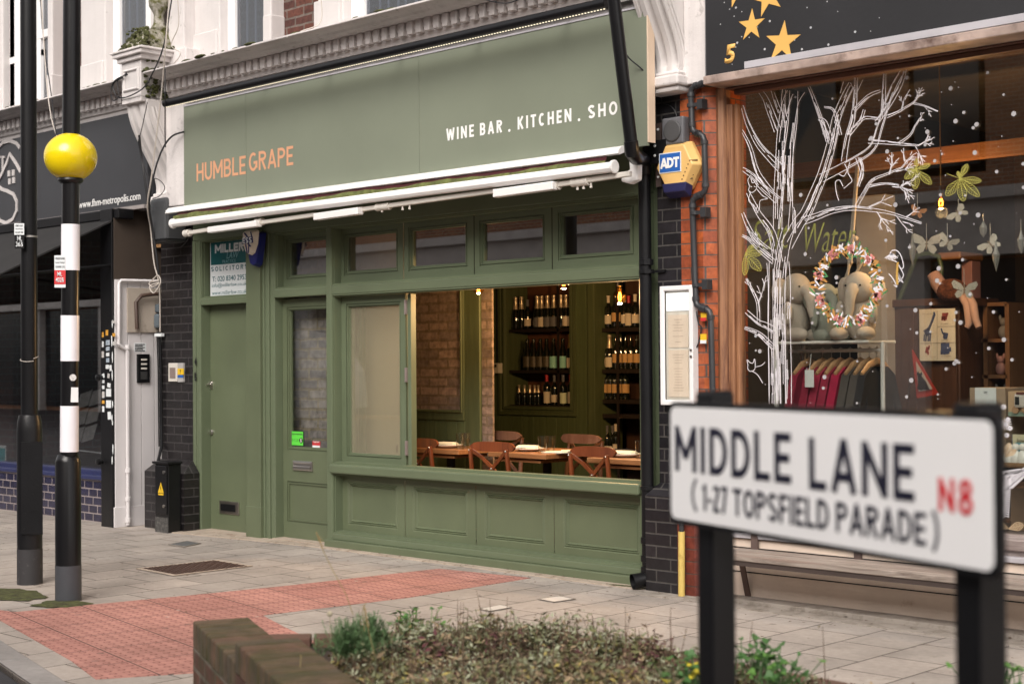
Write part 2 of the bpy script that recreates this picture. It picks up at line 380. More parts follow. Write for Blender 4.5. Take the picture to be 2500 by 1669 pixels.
BLKBRICK = brick('black_painted_brick', (.011, .010, .011), (.019, .016, .017), (.055, .05, .05), ht=.075, ms=.005, rough=.28, var=.4, off=(.05, .0), dirt='#3c3835', damt=.16, spec=.5, bst=.7)
BLKBRICK2 = brick('black_glazed_brick', (.011, .0105, .0125), (.020, .018, .021), (.075, .07, .065), ht=.075, ms=.005, rough=.3, var=.4, off=(-.03, -.01), dirt='#3c3936', damt=.16, spec=.5, bst=.7)
REDBRICK = brick('orange_glazed_brick', (.48, .115, .032), (.32, .075, .032), (.10, .085, .075), ht=.075, ms=.004, rough=.35, var=.5, off=(.08, -.01), spec=.55, bst=.5, dirt='#3f2019', damt=.25)
REDLOW = brick('dark_red_painted_brick', (.17, .035, .022), (.13, .03, .02), (.08, .05, .04), ht=.075, ms=.004, rough=.5, var=.5, off=(.08, -.01), dirt='#a09070', damt=.24)
UPBRICK = brick('upper_red_brick', (.16, .055, .036), (.085, .034, .028), (.17, .135, .115), ht=.075, ms=.009, rough=.8, var=.5, dirt='#241c1a', damt=.3, dist=.02)
INBRICK = brick('old_stock_brick', (.40, .29, .225), (.22, .17, .14), (.24, .18, .125), ht=.0775, wd=.23, ms=.011, rough=.85, var=.5, dirt='#2a1a12', damt=.28, dist=.02, bst=1.0)
LOBRICK = brick('grey_stock_brick', (.34, .29, .275), (.19, .165, .17), (.30, .24, .18), ht=.082, wd=.235, ms=.011, rough=.85, var=.5, dirt='#3a2a20', damt=.25, dist=.022, bst=1.0)
WALLBRICK = brick('planter_brick', (.17, .075, .045), (.10, .045, .03), (.21, .17, .14), ht=.075, ms=.009, rough=.85, var=.6, off=(0, -.035), dirt='#3c3f16', damt=.42)
COPING = brick('mossy_brick_on_edge', (.14, .085, .05), (.085, .055, .035), (.09, .085, .05), wd=.5, ht=.075, ms=.007, rough=.9, var=.6, dirt='#4a4f17', damt=.5, swap=False)
BLUETILE = brick('navy_glazed_tile', (.026, .025, .062), (.018, .017, .045), (.32, .27, .26), wd=.15, ht=.075, ms=.006, rough=.15, var=.35, spec=.8, offs=.5, bst=.5)
BLUEP = M('blue_sill_paint', (.026, .032, .10), .35)
TIMB = woodm('weathered_hardwood', (.15, .06, .028), (.36, .175, .085), .55, 'z', 1, worn=(.10, .035, .02))
TIMBH = woodm('hardwood_head', (.07, .028, .017), (.145, .065, .042), .45, 'x', 1)
STONEB = M('mottled_stone_lintel', (.38, .29, .25), .3, var=.35, vs_=6, bmp=.2, dirt='#4b332a', dscale=5, damt=.4, spec=.7)
RENDER = M('cream_render', (.66, .54, .445), .75, var=.08, vs_=4, bmp=.5, bs=50, dirt='#8f735c', dscale=4.5, damt=.26)
CONC = M('concrete', (.30, .265, .23), .85, var=.2, bmp=.6, bs=40, dirt='#5e5346', dscale=8, damt=.4)
STEPC = M('worn_step_cement', (.40, .33, .265), .85, var=.15, bmp=.5, bs=50, dirt='#77604a', dscale=9, damt=.35)
CHROME = M('brushed_chrome', (.6, .57, .54), .28, 1, bmp=.05)
BRASS = M('aged_steel', (.5, .46, .42), .35, 1, bmp=.05)
ORANGE = M('peach_lettering', (.66, .33, .19), .5, bmp=0, var=.03)
WTXT = M('white_lettering', (.82, .81, .79), .5, bmp=0, var=.02)
GLASS = glassm('window_glass', refl=1.6); GLASST = glassm('toy_window_glass', refl=3.8)
GLASSD = glassm('dark_window_glass', (.85, .85, .85), refl=4.6)
CREAMREFL = glassm('folding_window_glass', (.9, .9, .85), refl=4.5, rough=.02)
_t = CREAMREFL.node_tree; _d = N(_t, 'ShaderNodeBsdfDiffuse'); _d.inputs[0].default_value = (.46, .42, .30, 1); _a = N(_t, 'ShaderNodeAddShader'); _o = [n for n in _t.nodes if n.type == 'OUTPUT_MATERIAL'][0]; _ms = [n for n in _t.nodes if n.type == 'MIX_SHADER'][0]; _m2 = N(_t, 'ShaderNodeMixShader'); _m2.inputs[0].default_value = .26; _t.links.new(_ms.outputs[0], _m2.inputs[1]); _t.links.new(_d.outputs[0], _m2.inputs[2]); _t.links.new(_m2.outputs[0], _o.inputs[0])  # cream diffuse mixed into the pane paints its pale reflection
BGLASS = M('dark_bottle_glass', (.006, .008, .005), .08, bmp=0, var=.1, spec=.9, coat=.5)
CLEARG = glassm('tumbler_glass', (.97, .97, .95), refl=2.2)
GOLD = M('gold_foil', (.75, .48, .16), .3, .8, bmp=.3, bs=120)
SILV = M('pale_foil', (.70, .58, .42), .32, .7, bmp=.3, bs=120)
LABW = M('cream_paper_label', (.62, .55, .44), .7, bmp=0)
LABG = M('grey_paper_label', (.12, .12, .13), .7, bmp=0)
LABT = M('teal_label', (.25, .55, .47), .6, bmp=0)
LABK = M('black_label_gold_print', (.06, .05, .035), .5, bmp=0, dirt='#8b7c58', dscale=90, damt=.35)
REDF = M('red_foil', (.45, .02, .03), .4, bmp=0)
MAHOG = woodm('mahogany_chair_wood', (.10, .022, .008), (.24, .062, .02), .28, 'z', .5, coat=.4)
MAHOG2 = woodm('worn_chair_wood', (.085, .04, .026), (.17, .09, .06), .3, 'z', .5, coat=.4)
TABLE = woodm('oiled_table_wood', (.22, .085, .03), (.42, .19, .075), .4, 'x', .8, coat=.15)
PORC = M('white_porcelain', (.82, .80, .76), .2, bmp=0, var=.02)
NAPK = M('cream_napkin', (.72, .66, .50), .8)
TEAL = M('teal_sign_vinyl', (.005, .105, .115), .45, bmp=0)
SIGNW = M('white_sign_board', (.72, .75, .76), .45, bmp=0, var=.02)
TEALT = M('teal_lettering', (.02, .12, .14), .5, bmp=0)
LTEAL = M('pale_teal_lettering', (.22, .42, .46), .5, bmp=0)
NAVY = M('navy_plastic', (.006, .01, .11), .3, bmp=0)
NAVY2 = M('dark_navy_plastic', (.02, .02, .075), .4, bmp=0)
ADTY = M('faded_yellow_plastic', (.72, .45, .16), .4, bmp=.05, dirt='#8a5a22', dscale=4, damt=.25)
ADTB = M('royal_blue_vinyl', (.02, .11, .40), .4, bmp=0)
YEL = M('beacon_yellow_plastic', (.80, .60, .004), .22, bmp=0, var=.05, vs_=6, coat=.4)
REFW = M('white_reflective_band', (.88, .86, .90), .25, .0, bmp=0, var=.05)
REDL = M('red_label', (.55, .03, .035), .5, bmp=0)
YELL = M('yellow_label', (.72, .46, .02), .5, bmp=0)
LIMEG = M('lime_sticker', (.11, .62, .06), .5, bmp=0)
GREYP = M('grey_plastic', (.12, .12, .13), .5, bmp=.1)
PIPEG = M('black_cast_iron_paint', (.03, .031, .034), .42, bmp=.3, bs=40)
LEADG = M('grey_painted_conduit', (.19, .19, .20), .5, bmp=.3, dirt='#888888', dscale=20, damt=.3)
YPOLE = M('faded_yellow_pipe', (.58, .42, .12), .5, bmp=.1, dirt='#8f6f2c', dscale=12, damt=.3)
CABLEW = M('dirty_white_cable', (.50, .45, .40), .5, bmp=0)
CABLEB = M('black_cable', (.018, .018, .02), .5, bmp=0)
MOSS = M('moss', (.06, .065, .018), .95, var=.5, vs_=30, bmp=1, bs=90, dirt='#2a2214', dscale=14, damt=.4)
MOSSY = M('mossy_masonry', (.40, .37, .33), .9, var=.25, vs_=20, bmp=1, bs=70, dirt='#4a4a16', dscale=13, damt=.52)
IRON = M('rusted_iron_cover', (.10, .062, .05), .6, .3, bmp=.3)
GOLDS = M('gold_star_paint', (.72, .42, .11), .5, bmp=0, var=.06)
CHALK = M('white_chalk_pen', (.72, .70, .74), .7, bmp=0, var=.05)
LIMEP = M('yellow_chalk_pen', (.48, .45, .10), .7, bmp=0)
OLIVE = M('olive_window_lettering', (.25, .25, .02), .6, bmp=0)
FASCB = M('aluminium_strip', (.55, .53, .56), .35, .3, bmp=0)
BULB = glow('filament_glow', '#ff9c3c', 18); BULBG = glassm('amber_bulb_glass', (1, .72, .35), 1.5)
PINKP = M('pink_petals', (.60, .22, .20), .7, bmp=0); ORGP = M('orange_leaves', (.46, .23, .06), .7, bmp=0); GRNP = M('wreath_green', (.06, .22, .08), .7, bmp=0)
FABD = M('maroon_awning_cloth', (.045, .003, .005), .9)
FABG = M('mossy_green_cloth', (.12, .135, .04), .95, var=.4, vs_=14, bmp=1, dirt='#2b2011', dscale=12, damt=.36)
# ---------------- ground
tx_, = [None]
def paving(name, cols, mort, ux, uy, rot, wd, ht, offs, ms, dots=False, dirt='#5c5146'):
    m, t, b = newmat(name); P = pos(t)
    mp = N(t, 'ShaderNodeMapping', vector_type='TEXTURE'); mp.inputs['Location'].default_value = (ux, uy, 0); mp.inputs['Rotation'].default_value = (0, 0, rot); t.links.new(P, mp.inputs[0])
    br = N(t, 'ShaderNodeTexBrick'); br.offset = offs; br.squash = 1; t.links.new(mp.outputs[0], br.inputs['Vector'])
    br.inputs['Scale'].default_value = 1; br.inputs['Mortar Size'].default_value = ms; br.inputs['Mortar Smooth'].default_value = .2; br.inputs['Brick Width'].default_value = wd; br.inputs['Row Height'].default_value = ht
    br.inputs['Color1'].default_value = lin(cols[0]); br.inputs['Color2'].default_value = lin(cols[1]); br.inputs['Mortar'].default_value = lin(mort)
    n1 = noise(t, P, 1.4, 8, .65); n2 = noise(t, P, 26, 8, .7)
    o = mixc(t, 1.0, br.outputs['Color'], ramp(t, n1, [(.3, W1(.70)), (.7, W1(1.14))]), 'MULTIPLY')
    o = mixc(t, 1.0, o, ramp(t, n2, [(.25, W1(.82)), (.75, W1(1.1))]), 'MULTIPLY')
    n3 = noise(t, P, 5, 10, .75, .5); o = mixc(t, ramp(t, n3, [(.56, W1(0)), (.75, W1(.55))]), o, lin(dirt))
    h = math_(t, 'SUBTRACT', math_(t, 'MULTIPLY', n2, .25), br.outputs['Fac'])
    if dots:
        s = N(t, 'ShaderNodeSeparateXYZ'); t.links.new(mp.outputs[0], s.inputs[0])
        fx = math_(t, 'SUBTRACT', math_(t, 'FRACT', math_(t, 'DIVIDE', s.outputs[0], .0667)), .5); fy = math_(t, 'SUBTRACT', math_(t, 'FRACT', math_(t, 'DIVIDE', s.outputs[1], .0667)), .5)
        r = math_(t, 'SQRT', math_(t, 'ADD', math_(t, 'MULTIPLY', fx, fx), math_(t, 'MULTIPLY', fy, fy)))
        bl = ramp(t, r, [(.15, W1(1)), (.24, W1(0))]); sp = N(t, 'ShaderNodeSeparateColor'); t.links.new(bl, sp.inputs[0])
        ring = ramp(t, r, [(.14, W1(0)), (.22, W1(.75)), (.34, W1(0))]); o = mixc(t, ring, o, lin('#5e2f28'))
        h = math_(t, 'ADD', h, math_(t, 'MULTIPLY', sp.outputs[0], .8))
    vo = N(t, 'ShaderNodeTexVoronoi'); vo.inputs['Scale'].default_value = 5.5; t.links.new(P, vo.inputs['Vector']); sp_ = N(t, 'ShaderNodeSeparateColor'); t.links.new(vo.outputs['Color'], sp_.inputs[0])
    gum = math_(t, 'MULTIPLY', math_(t, 'LESS_THAN', vo.outputs['Distance'], .11), math_(t, 'GREATER_THAN', sp_.outputs[0], .62)); o = mixc(t, math_(t, 'MULTIPLY', gum, .45), o, lin('#5a524b'))
    gm2 = math_(t, 'MULTIPLY', math_(t, 'LESS_THAN', vo.outputs['Distance'], .07), math_(t, 'LESS_THAN', sp_.outputs[1], .18)); o = mixc(t, math_(t, 'MULTIPLY', gm2, .5), o, lin('#cfc6bb'))
    t.links.new(o, b.inputs['Base Color']); b.inputs['Roughness'].default_value = .8; b.inputs['Specular IOR Level'].default_value = .3
    bump(t, b, h, .7, .006); return m
SLAB = paving('grey_paving_slabs', ((.43, .375, .33), (.35, .31, .275)), (.07, .055, .045), 4.376, -.385, R_(90), .40, .348, .5, .0045)
TACT = paving('red_tactile_paving', ((.50, .25, .205), (.43, .205, .17)), (.09, .05, .045), 1.25, -3.26, R_(-10.5), .40, .40, 0, .005, True, '#8a5c4e')
KERB = paving('kerb_stone', ((.30, .28, .265), (.26, .245, .235)), (.07, .06, .055), 2.37, -3.99, R_(-14), .9, .9, 0, .005)
ASPH = M('asphalt', (.035, .033, .036), .85, var=.3, vs_=8, bmp=1, bs=140)
KD = Vector((math.cos(R_(-14)), math.sin(R_(-14)), 0)); KN = Vector((-KD.y, KD.x, 0)); K0 = Vector((2.37, -3.99, 0))
def sheet(name, pts, z, mat, th=.3):
    mb = MB(); mb.prism([(x, y, z) for x, y in pts], (0, 0, -th)); return struct(mb.build(name, mat))
struct(MB().box(-60, 60, -60, 60, -.45, -.16).build('ground', ASPH))
A = K0-KD*60; B = K0+KD*60
sheet('pavement', [(A.x, A.y), (B.x, B.y), (60, 8), (-60, 8)], 0, SLAB, .12)
sheet('road', [(-60, -60), (60, -60), (B.x, B.y), (A.x, A.y)], -.03, ASPH, .1)
kb = MB()
for i in range(-16, 24):
    p = K0+KD*(i*.915); kb.obox(p+KD*.455+KN*.075+Vector((0, 0, -.06)), KD*.453, KN*.075, (0, 0, .068))
struct(kb.build('kerb', KERB, bev=.01))
sheet('tactile_paving', [(-.3, -3.0), (.9, -3.23), (1.03, -3.2), (1.16, -2.6), (1.28, -2.06), (1.39, -1.5), (1.54, -.3), (2.33, -.2), (2.34, -1.3), (2.2, -2.3), (2.6, -2.45), (3.1, -2.62), (3.28, -3.48), (3.06, -3.87), (2.57, -3.72), (1.24, -3.4), (-.3, -3.06)], .004, TACT, .004)
mo, t_, b_ = newmat('cement_strip_m')
sheet('cement_strip', [(-.02, -.09), (3.2, -.13), (3.2, .02), (-1.9, .02), (-1.95, -.28), (-.9, -.16)], .008, STEPC, .008)
sheet('concrete_strip', [(3.2, -.28), (9, -.42), (9, .02), (3.2, .02)], .006, CONC, .006)
# ---------------- covers in the pavement
def cover(name, pts, lab, mat, frame, ribs=True):
    c = sum((Vector((p[0], p[1], 0)) for p in pts), Vector())/4
    t = thing(name, lab, 'manhole cover', (c.x, c.y, 0))
    P3 = [Vector((p[0], p[1], .004)) for p in pts]; mb = MB()
    out = [c+(p-c)*1.12 for p in P3]
    for i in range(4):
        mb.prism([out[i], out[(i+1) % 4], c+(P3[(i+1) % 4]-c)*1.0, c+(P3[i]-c)*1.0], (0, 0, .004))
    mb.build('frame', frame, t)
    MB().prism([c+(p-c)*.985+Vector((0, 0, -.001)) for p in P3], (0, 0, .004)).build('plate', mat, t)
    if ribs:
        rb = MB(); u = (P3[1]-P3[0]); v = (P3[3]-P3[0]); n = 15; k = 11
        for i in range(n):
            for j in range(k):
                q = P3[0]+u*((i+.5)/n)+v*((j+.5)/k)+Vector((0, 0, .005)); a = (u if (i+j) % 2 else v).normalized()*.016; a2 = Vector((-a.y, a.x, 0))*.28
                rb.obox(q, a, a2, (0, 0, .0025))
        rb.build('tread', mat, t)
    return t
cover('manhole_cover', [(-.03, -1.69), (.0, -1.10), (.42, -1.12), (.42, -1.71)], 'rusty patterned iron cover in the paving in front of the green doors', IRON, STEPC)
cover('stopcock_cover', [(3.0, -1.33), (2.98, -1.15), (3.085, -1.17), (3.09, -1.34)], 'small pale metal cover nearest the planter', M('pale_cover', (.55, .52, .48), .5, bmp=.3), CONC, False)
cover('stopcock_cover', [(3.0, -.83), (3.02, -.67), (3.155, -.69), (3.14, -.85)], 'small pale metal cover nearer the green stall riser', M('pale_cover2', (.57, .53, .49), .5, bmp=.3), CONC, False)
cover('drain_cover', [(-1.11, -.76), (-1.19, -.54), (-.99, -.56), (-.90, -.76)], 'small dark grey drain cover beside the black cabinet', M('grey_cover', (.12, .12, .12), .6, bmp=.3), CONC, False)
def flatblob(name, c, r, mat, lab, cat, h=.012, n=22, kind=None, sq=(1, 1)):
    mb = MB(); top = mb.bm.verts.new((c[0], c[1], h)); ring = []; ring2 = []
    for i in range(n):
        a = 2*math.pi*i/n; q = r*(.75+.4*random.random()); ring.append(mb.bm.verts.new((c[0]+q*sq[0]*math.cos(a), c[1]+q*sq[1]*math.sin(a), .0045)))
        ring2.append(mb.bm.verts.new((c[0]+q*sq[0]*.7*math.cos(a), c[1]+q*.7*sq[1]*math.sin(a), h*.9*random.uniform(.5, 1))))
    for i in range(n):
        j = (i+1) % n; mb.face([ring[i], ring[j], ring2[j], ring2[i]]); mb.face([ring2[i], ring2[j], top])
    o = mb.build(name, mat); tag(o, lab, cat, kind='stuff'); return o
flatblob('moss_patch', gnd(30, 1452)[:2], .26, MOSS, 'patch of olive moss on the slabs by the black lamp column', 'moss', sq=(1.2, .8))
flatblob('moss_patch', gnd(150, 1475)[:2], .17, MOSS, 'ring of dark moss round the foot of the striped beacon pole', 'moss')
flatblob('moss_patch', gnd(1525, 1432)[:2], .07, MOSS, 'line of moss under the drainpipe shoe', 'moss', sq=(2.6, .6))
# scattered litter, thickened along the wall foot to imitate contact shadow
lf = MB()
for i in range(520):
    x = random.uniform(-1.5, 6.5); y = random.uniform(-2.6, -.05); a = random.uniform(0, 6.3); r = random.uniform(.004, .013)
    if random.random() < .5: y = -random.random()**2*.5-.03
    lf.poly([(x+r*math.cos(a+k)*random.uniform(.5, 1), y+r*math.sin(a+k)*random.uniform(.5, 1), .011+random.uniform(0, .003)) for k in (0, 1.3, 2.4, 3.6, 5)])
tag(lf.build('litter_and_base_shade', M('dead_leaf', (.10, .06, .035), .9), recalc=False), 'small dead leaves and crumbs over the pavement, massed at the wall foot as contact shade', 'litter', kind='stuff')
# ================= wine bar shopfront (front face of the frames: y = 0, bays recessed to y = .09)
YR = .09; BAY = [.0, .757, 1.519, 2.281, 3.05]
sf = thing('wine_bar_shopfront', 'sage green shopfront with a long open window and two doors under a broad fascia', 'shopfront', (0, 0, 0))
ZT, ZB, ZS1, ZS0 = 2.047, 1.981, .654, .583
fr = MB()
fr.box(-1.9, 3.2, .0, .2, 2.516, 2.83)                    # head
fr.box(-.062, 0, .0, .14, .0, 2.516)                      # mullion between door and window
fr.box(0, 3.123, .0, .14, ZB, ZT)                         # transom over the opening
fr.box(-.746, -.062, .002, .14, ZB, ZT)
fr.box(3.123, 3.2, .0, .14, .0, 2.516)
fr.box(3.2, 3.30, .05, .2, .0, 2.83)
fr.box(0, 3.123, .0, .14, .063, .1105)
fr.box(-1.905, -1.86, -.004, .14, 0, 2.516); fr.box(-1.86, -1.82, .004, .14, 0, 2.516); fr.box(-1.82, -1.787, .0, .14, 0, 2.516)
fr.box(-1.787, -1.083, .0, .12, 1.952, 2.009)
fr.box(-.89, -.865, -.006, .14, 0, 2.516); fr.box(-.865, -.84, .004, .14, 0, 2.516); fr.box(-.84, -.805, -.002, .14, 0, 2.516); fr.box(-.805, -.746, .012, .14, 0, 2.516)
fr.build('frame', GREEN, sf, bev=.006)
rv = MB()   # reveals, ledges and beads behind the front face
for x0, x1, z0, z1 in ((0, 3.123, ZT, 2.516), (0, 3.123, .1105, ZS0)):
    rv.mould(x0, x1, z0, z1, [(0, .004), (.012, .004), (.012, .02), (.02, .02), (.02, YR)])
rv.mould(0, 3.123, ZS1, ZB, [(0, .006), (.01, .006), (.01, .018), (.018, .018), (.018, .10)])
rv.mould(-.746, -.062, ZT, 2.516, [(0, .014), (.012, .014), (.012, .03), (.02, .03), (.02, YR)])
rv.mould(-1.787, -1.083, 2.009, 2.516, [(0, .01), (.012, .01), (.012, .03), (.02, .03), (.02, .1)])
rv.build('reveal', GREENR, sf)
MB().box(.0, 3.123, -.028, .17, ZS0, ZS1).build('sill', GREEN, sf, bev=.012)
pl = MB(); pl.box(-.066, 3.16, -.03, .12, .0, .063); pl.build('plinth', GREENP, sf, bev=.008)
pil = MB(); pil.box(-1.083, -.89, -.03, .14, 0, 2.70); pil.box(-1.088, -.884, -.036, .1, 0, .262); pil.build('pilaster', GREENP, sf, bev=.004)
# stall riser panels
PROF = [(0, YR), ((.085, .07), YR), ((.092, .077), YR+.008), ((.1, .085), YR+.002), ((.106, .091), YR+.012), ((.112, .097), YR+.004), ((.122, .107), YR+.02)]
for k in range(4):
    mb = MB(); x0, x1 = BAY[k]+(.002 if k else .0), BAY[k+1]-.002+(0.07 if k == 3 else 0)
    mb.mould(x0, x1, .1105, ZS0, PROF, True); mb.build('panel', GREENP, sf)
# transom lights
G = [(.075, .655), (.838, 1.41), (1.598, 2.175), (2.36, 2.955)]
def light(x0, x1, z0, z1, gx0, gx1, gz0, gz1, name='transom_window', y=YR):
    mb = MB(); n = 5
    ins = [0, 1]
    def ring(f, yy): return [(x0+(gx0-x0)*f, yy, z0+(gz0-z0)*f), (x1+(gx1-x1)*f, yy, z0+(gz0-z0)*f), (x1+(gx1-x1)*f, yy, z1+(gz1-z1)*f), (x0+(gx0-x0)*f, yy, z1+(gz1-z1)*f)]
    prof = [(0, y), (.66, y), (.66, y+.012), (.78, y+.012), (.78, y+.004), (.86, y+.004), (.86, y+.02), (1, y+.02), (1, y+.05)]
    rs = [[mb.bm.verts.new(p) for p in ring(f, yy)] for f, yy in prof]
    for a, b in zip(rs, rs[1:]):
        for i in range(4): mb.face([a[i], a[(i+1) % 4], b[(i+1) % 4], b[i]])
    o = mb.build(name, GREEN, sf)
    g = MB(); g.box(gx0, gx1, y+.034, y+.038, gz0, gz1); g.build('pane', GLASSD, o)
    return o
for k in range(4):
    light(BAY[k]+.004, BAY[k+1]-.004+(.07 if k == 3 else 0), ZT+.01, 2.506, G[k][0], G[k][1], 2.165, 2.43)
light(-.74, -.068, ZT+.01, 2.506, -.655, -.15, 2.165, 2.43)
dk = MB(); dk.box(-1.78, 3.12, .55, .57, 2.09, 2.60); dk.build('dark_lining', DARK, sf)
# flush door 4B
d4 = MB().box(-1.787, -1.083, .1, .14, .012, 1.95).build('door', GREENP, sf, bev=.003)
lp = MB(); lp.box(-1.646, -1.366, .088, .1, .155, .265); lp.build('letter_plate', BRASS, d4, bev=.004)
lp = MB(); lp.box(-1.618, -1.41, .08, .088, .18, .24); lp.build('flap', BLACKM, d4, bev=.003)
hd = MB(); hd.lathe([(.022, 0), (.022, -.012), (.012, -.016)], (-1.77, .1, 1.27), 14, 'y'); hd.tube([(-1.77, .085, 1.27), (-1.77, .06, 1.27), (-1.80, .058, 1.25), (-1.81, .06, 1.225)], .006); hd.box(-1.79, -1.75, .094, .1, 1.225, 1.30); hd.build('handle', CHROME, d4)
lk = MB(); lk.lathe([(.024, 0), (.024, -.012), (.016, -.016), (.016, -.019)], (-1.765, .1, .85), 16, 'y'); lk.build('lock', CHROME, d4)
st = MB().box(-1.787, -1.083, -.05, .14, 0.009, .013).build('step', STEPC, sf)
num = MB()
text('number_lettering', '4', BLACKM, sf, (-1.868, -1.838, 1.43, 1.50), y=-.008, bold=.02); text('number_lettering', 'B', BLACKM, sf, (-1.868, -1.838, 1.30, 1.37), y=-.008, bold=.02)
# shop door
X0, X1 = -.742, -.062
d2 = MB(); d2.mould(X0, X1, .02, ZB-.012, [(0, YR), (0, .11)]); d = .015
def hole(mb, x0, x1, z0, z1, hx0, hx1, hz0, hz1, y):
    o = [mb.bm.verts.new(p) for p in ((x0, y, z0), (x1, y, z0), (x1, y, z1), (x0, y, z1))]; i_ = [mb.bm.verts.new(p) for p in ((hx0, y, hz0), (hx1, y, hz0), (hx1, y, hz1), (hx0, y, hz1))]
    for i in range(4): mb.face([o[i], o[(i+1) % 4], i_[(i+1) % 4], i_[i]])
GX0, GX1, GZ0, GZ1 = -.655, -.15, .765, 1.875
hole(d2, X0, X1, .56, ZB-.012, GX0-.03, GX1+.03, GZ0-.03, GZ1+.03, YR); hole(d2, X0, X1, .02, .56, -.69, -.11, .15, .48, YR)
d2.mould(GX0-.03, GX1+.03, GZ0-.03, GZ1+.03, [(0, YR), (0, YR+.01), (.01, YR+.01), (.01, YR+.003), (.02, YR+.003), (.02, YR+.016), (.03, YR+.016), (.03, YR+.04)])
d2.mould(-.69, -.11, .15, .48, [(0, YR), (0, YR+.01), (.01, YR+.01), (.01, YR+.003), (.02, YR+.003), (.02, YR+.014), (.03, YR+.014)], True)
door = d2.build('door', GREENP, sf)
MB().box(GX0, GX1, YR+.028, YR+.033, GZ0, GZ1).build('pane', GLASS, door)
l2 = MB(); l2.mould(-.60, -.345, .575, .652, [(0, YR), (0, .078), (.012, .072), (.014, .078), (.02, .08)], True); l2.build('letter_plate', CHROME, door)
MB().box(-.585, -.36, .066, .079, .583, .612).build('flap', CHROME, door, bev=.004)
hn = MB(); hn.tube([(-.105, YR, 1.08), (-.105, .05, 1.08), (-.105, .045, 1.09), (-.105, .045, 1.35), (-.105, .05, 1.36), (-.105, YR, 1.36)], .009); hn.build('handle', CHROME, door)
def panelbox(name, mat, par, a, b, y, th=.002):
    return MB().box(a[0], b[0], y-th, y, a[1], b[1]).build(name, mat, par)
sy = YR+.026; a = at(711, 1052, sy); b = at(743, 1091, sy)
s1 = panelbox('rating_sticker', M('sticker_black', (.012, .014, .014), .4, bmp=0), door, (a.x, b.z), (b.x, a.z), sy)
panelbox('sticker_face', LIMEG, s1, (a.x+.012, b.z+.012), (b.x-.012, b.z+.125), sy-.0025, .001)
text('sticker_lettering', 'FOOD HYGIENE RATING', M('ink', (.01, .02, .01), .5, bmp=0), s1, (a.x+.016, b.x-.016, b.z+.098, b.z+.108), y=sy-.0036, depth=.0008, bold=.02)
text('sticker_lettering', '0 1 2 3 4', M('ink2', (.02, .12, .02), .5, bmp=0), s1, (a.x+.018, b.x-.055, b.z+.045, b.z+.065), y=sy-.0036, depth=.0008)
ds = MB(); ds.lathe([(.021, 0), (.021, -.0012)], (b.x-.036, sy-.004, b.z+.052), 18, 'y'); ds.build('sticker_disc', BLACKP, s1)
text('sticker_lettering', '5', WTXT, s1, (b.x-.045, b.x-.028, b.z+.038, b.z+.066), y=sy-.0056, depth=.0008, bold=.03)
a = at(763, 1076, sy); b = at(782, 1094, sy)
s2 = panelbox('card_sticker', REDL, door, (a.x, b.z), (b.x, a.z), sy); panelbox('sticker_strip', SIGNW, s2, (a.x+.002, b.z+.002), (b.x-.002, b.z+.022), sy-.0025, .001)
text('sticker_lettering', 'TopCard', WTXT, s2, (a.x+.01, b.x-.01, b.z+.04, b.z+.06), y=sy-.0035, depth=.0008)
MB().box(-.746, -.062, -.02, .14, .009, .019).build('step', STEPC, sf)
# folding window leaf, left of the opening
fw = MB(); LX0, LX1, LZ0, LZ1 = .018, .772, ZS1+.004, ZB-.02
fw.mould(LX0, LX1, LZ0, LZ1, [(0, YR+.045), (0, YR), (.055, YR), (.055, YR+.012), (.063, YR+.012), (.063, YR+.004), (.072, YR+.004), (.072, YR+.018), (.082, YR+.018), (.082, YR+.04)])
leaf = fw.build('folding_window', GREEN, sf); MB().box(LX0+.08, LX1-.08, YR+.03, YR+.035, LZ0+.08, LZ1-.08).build('pane', CREAMREFL, leaf)
fw = MB(); fw.box(.80, .838, YR-.005, YR+.05, LZ0, LZ1); lf2 = fw.build('folding_window', GREEN, sf, bev=.003)
for z in (1.86, 1.35, .80):
    h = MB(); h.box(.772, .80, YR-.012, YR-.002, z-.055, z+.055); h.tube([(.788, YR-.016, z-.05), (.788, YR-.016, z+.05)], .008); h.build('hinge', M('pinkish_steel', (.55, .45, .43), .3, .8, bmp=.2), leaf)
MB().box(.095, .135, .20, .24, .66, 1.97).build('reflection_edge_strip', GREEN, sf)  # added strip imitating the dark left edge of the pane's reflection
# fascia sign
FY = -.25
fa = MB()
for x0, x1 in ((-1.655, -.768), (-.764, 1.312), (1.315, 3.40)): fa.box(x0, x1, FY, FY+.018, 2.77, 3.632)
fs = fa.build('fascia_board', GREENLIT, sf, bev=.0012)
fb = MB(); fb.box(-1.65, 3.30, FY+.02, 0, 2.84, 3.62); fb.build('fascia_box', M('dark_batten_box', (.04, .035, .03), .8), sf)
MB().box(3.401, 3.412, FY-.002, FY+.062, 2.79, 3.60).build('fascia_return', M('raw_ply_edge', (.72, .56, .42), .6, var=.04), sf)
MB().box(-1.655, 3.40, FY-.006, FY-.001, 3.63, 3.642).build('edge_trim', FASCB, sf)
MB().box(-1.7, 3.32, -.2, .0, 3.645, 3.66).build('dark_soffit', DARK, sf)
def letters(s, xs, z0, z1, mat, bold, scale=None):
    pass
def ftext(s, pa, pb, h, mat, bold=.03, y=FY-.001, spacing=1.0, name='lettering'):
    A_ = at(*pa, y); B_ = at(*pb, y)
    return text(name, s, mat, fs, (A_.x, B_.x, (A_.z+B_.z)/2-h/2, (A_.z+B_.z)/2+h/2), y=y, bold=bold, depth=.0012, spacing=spacing)
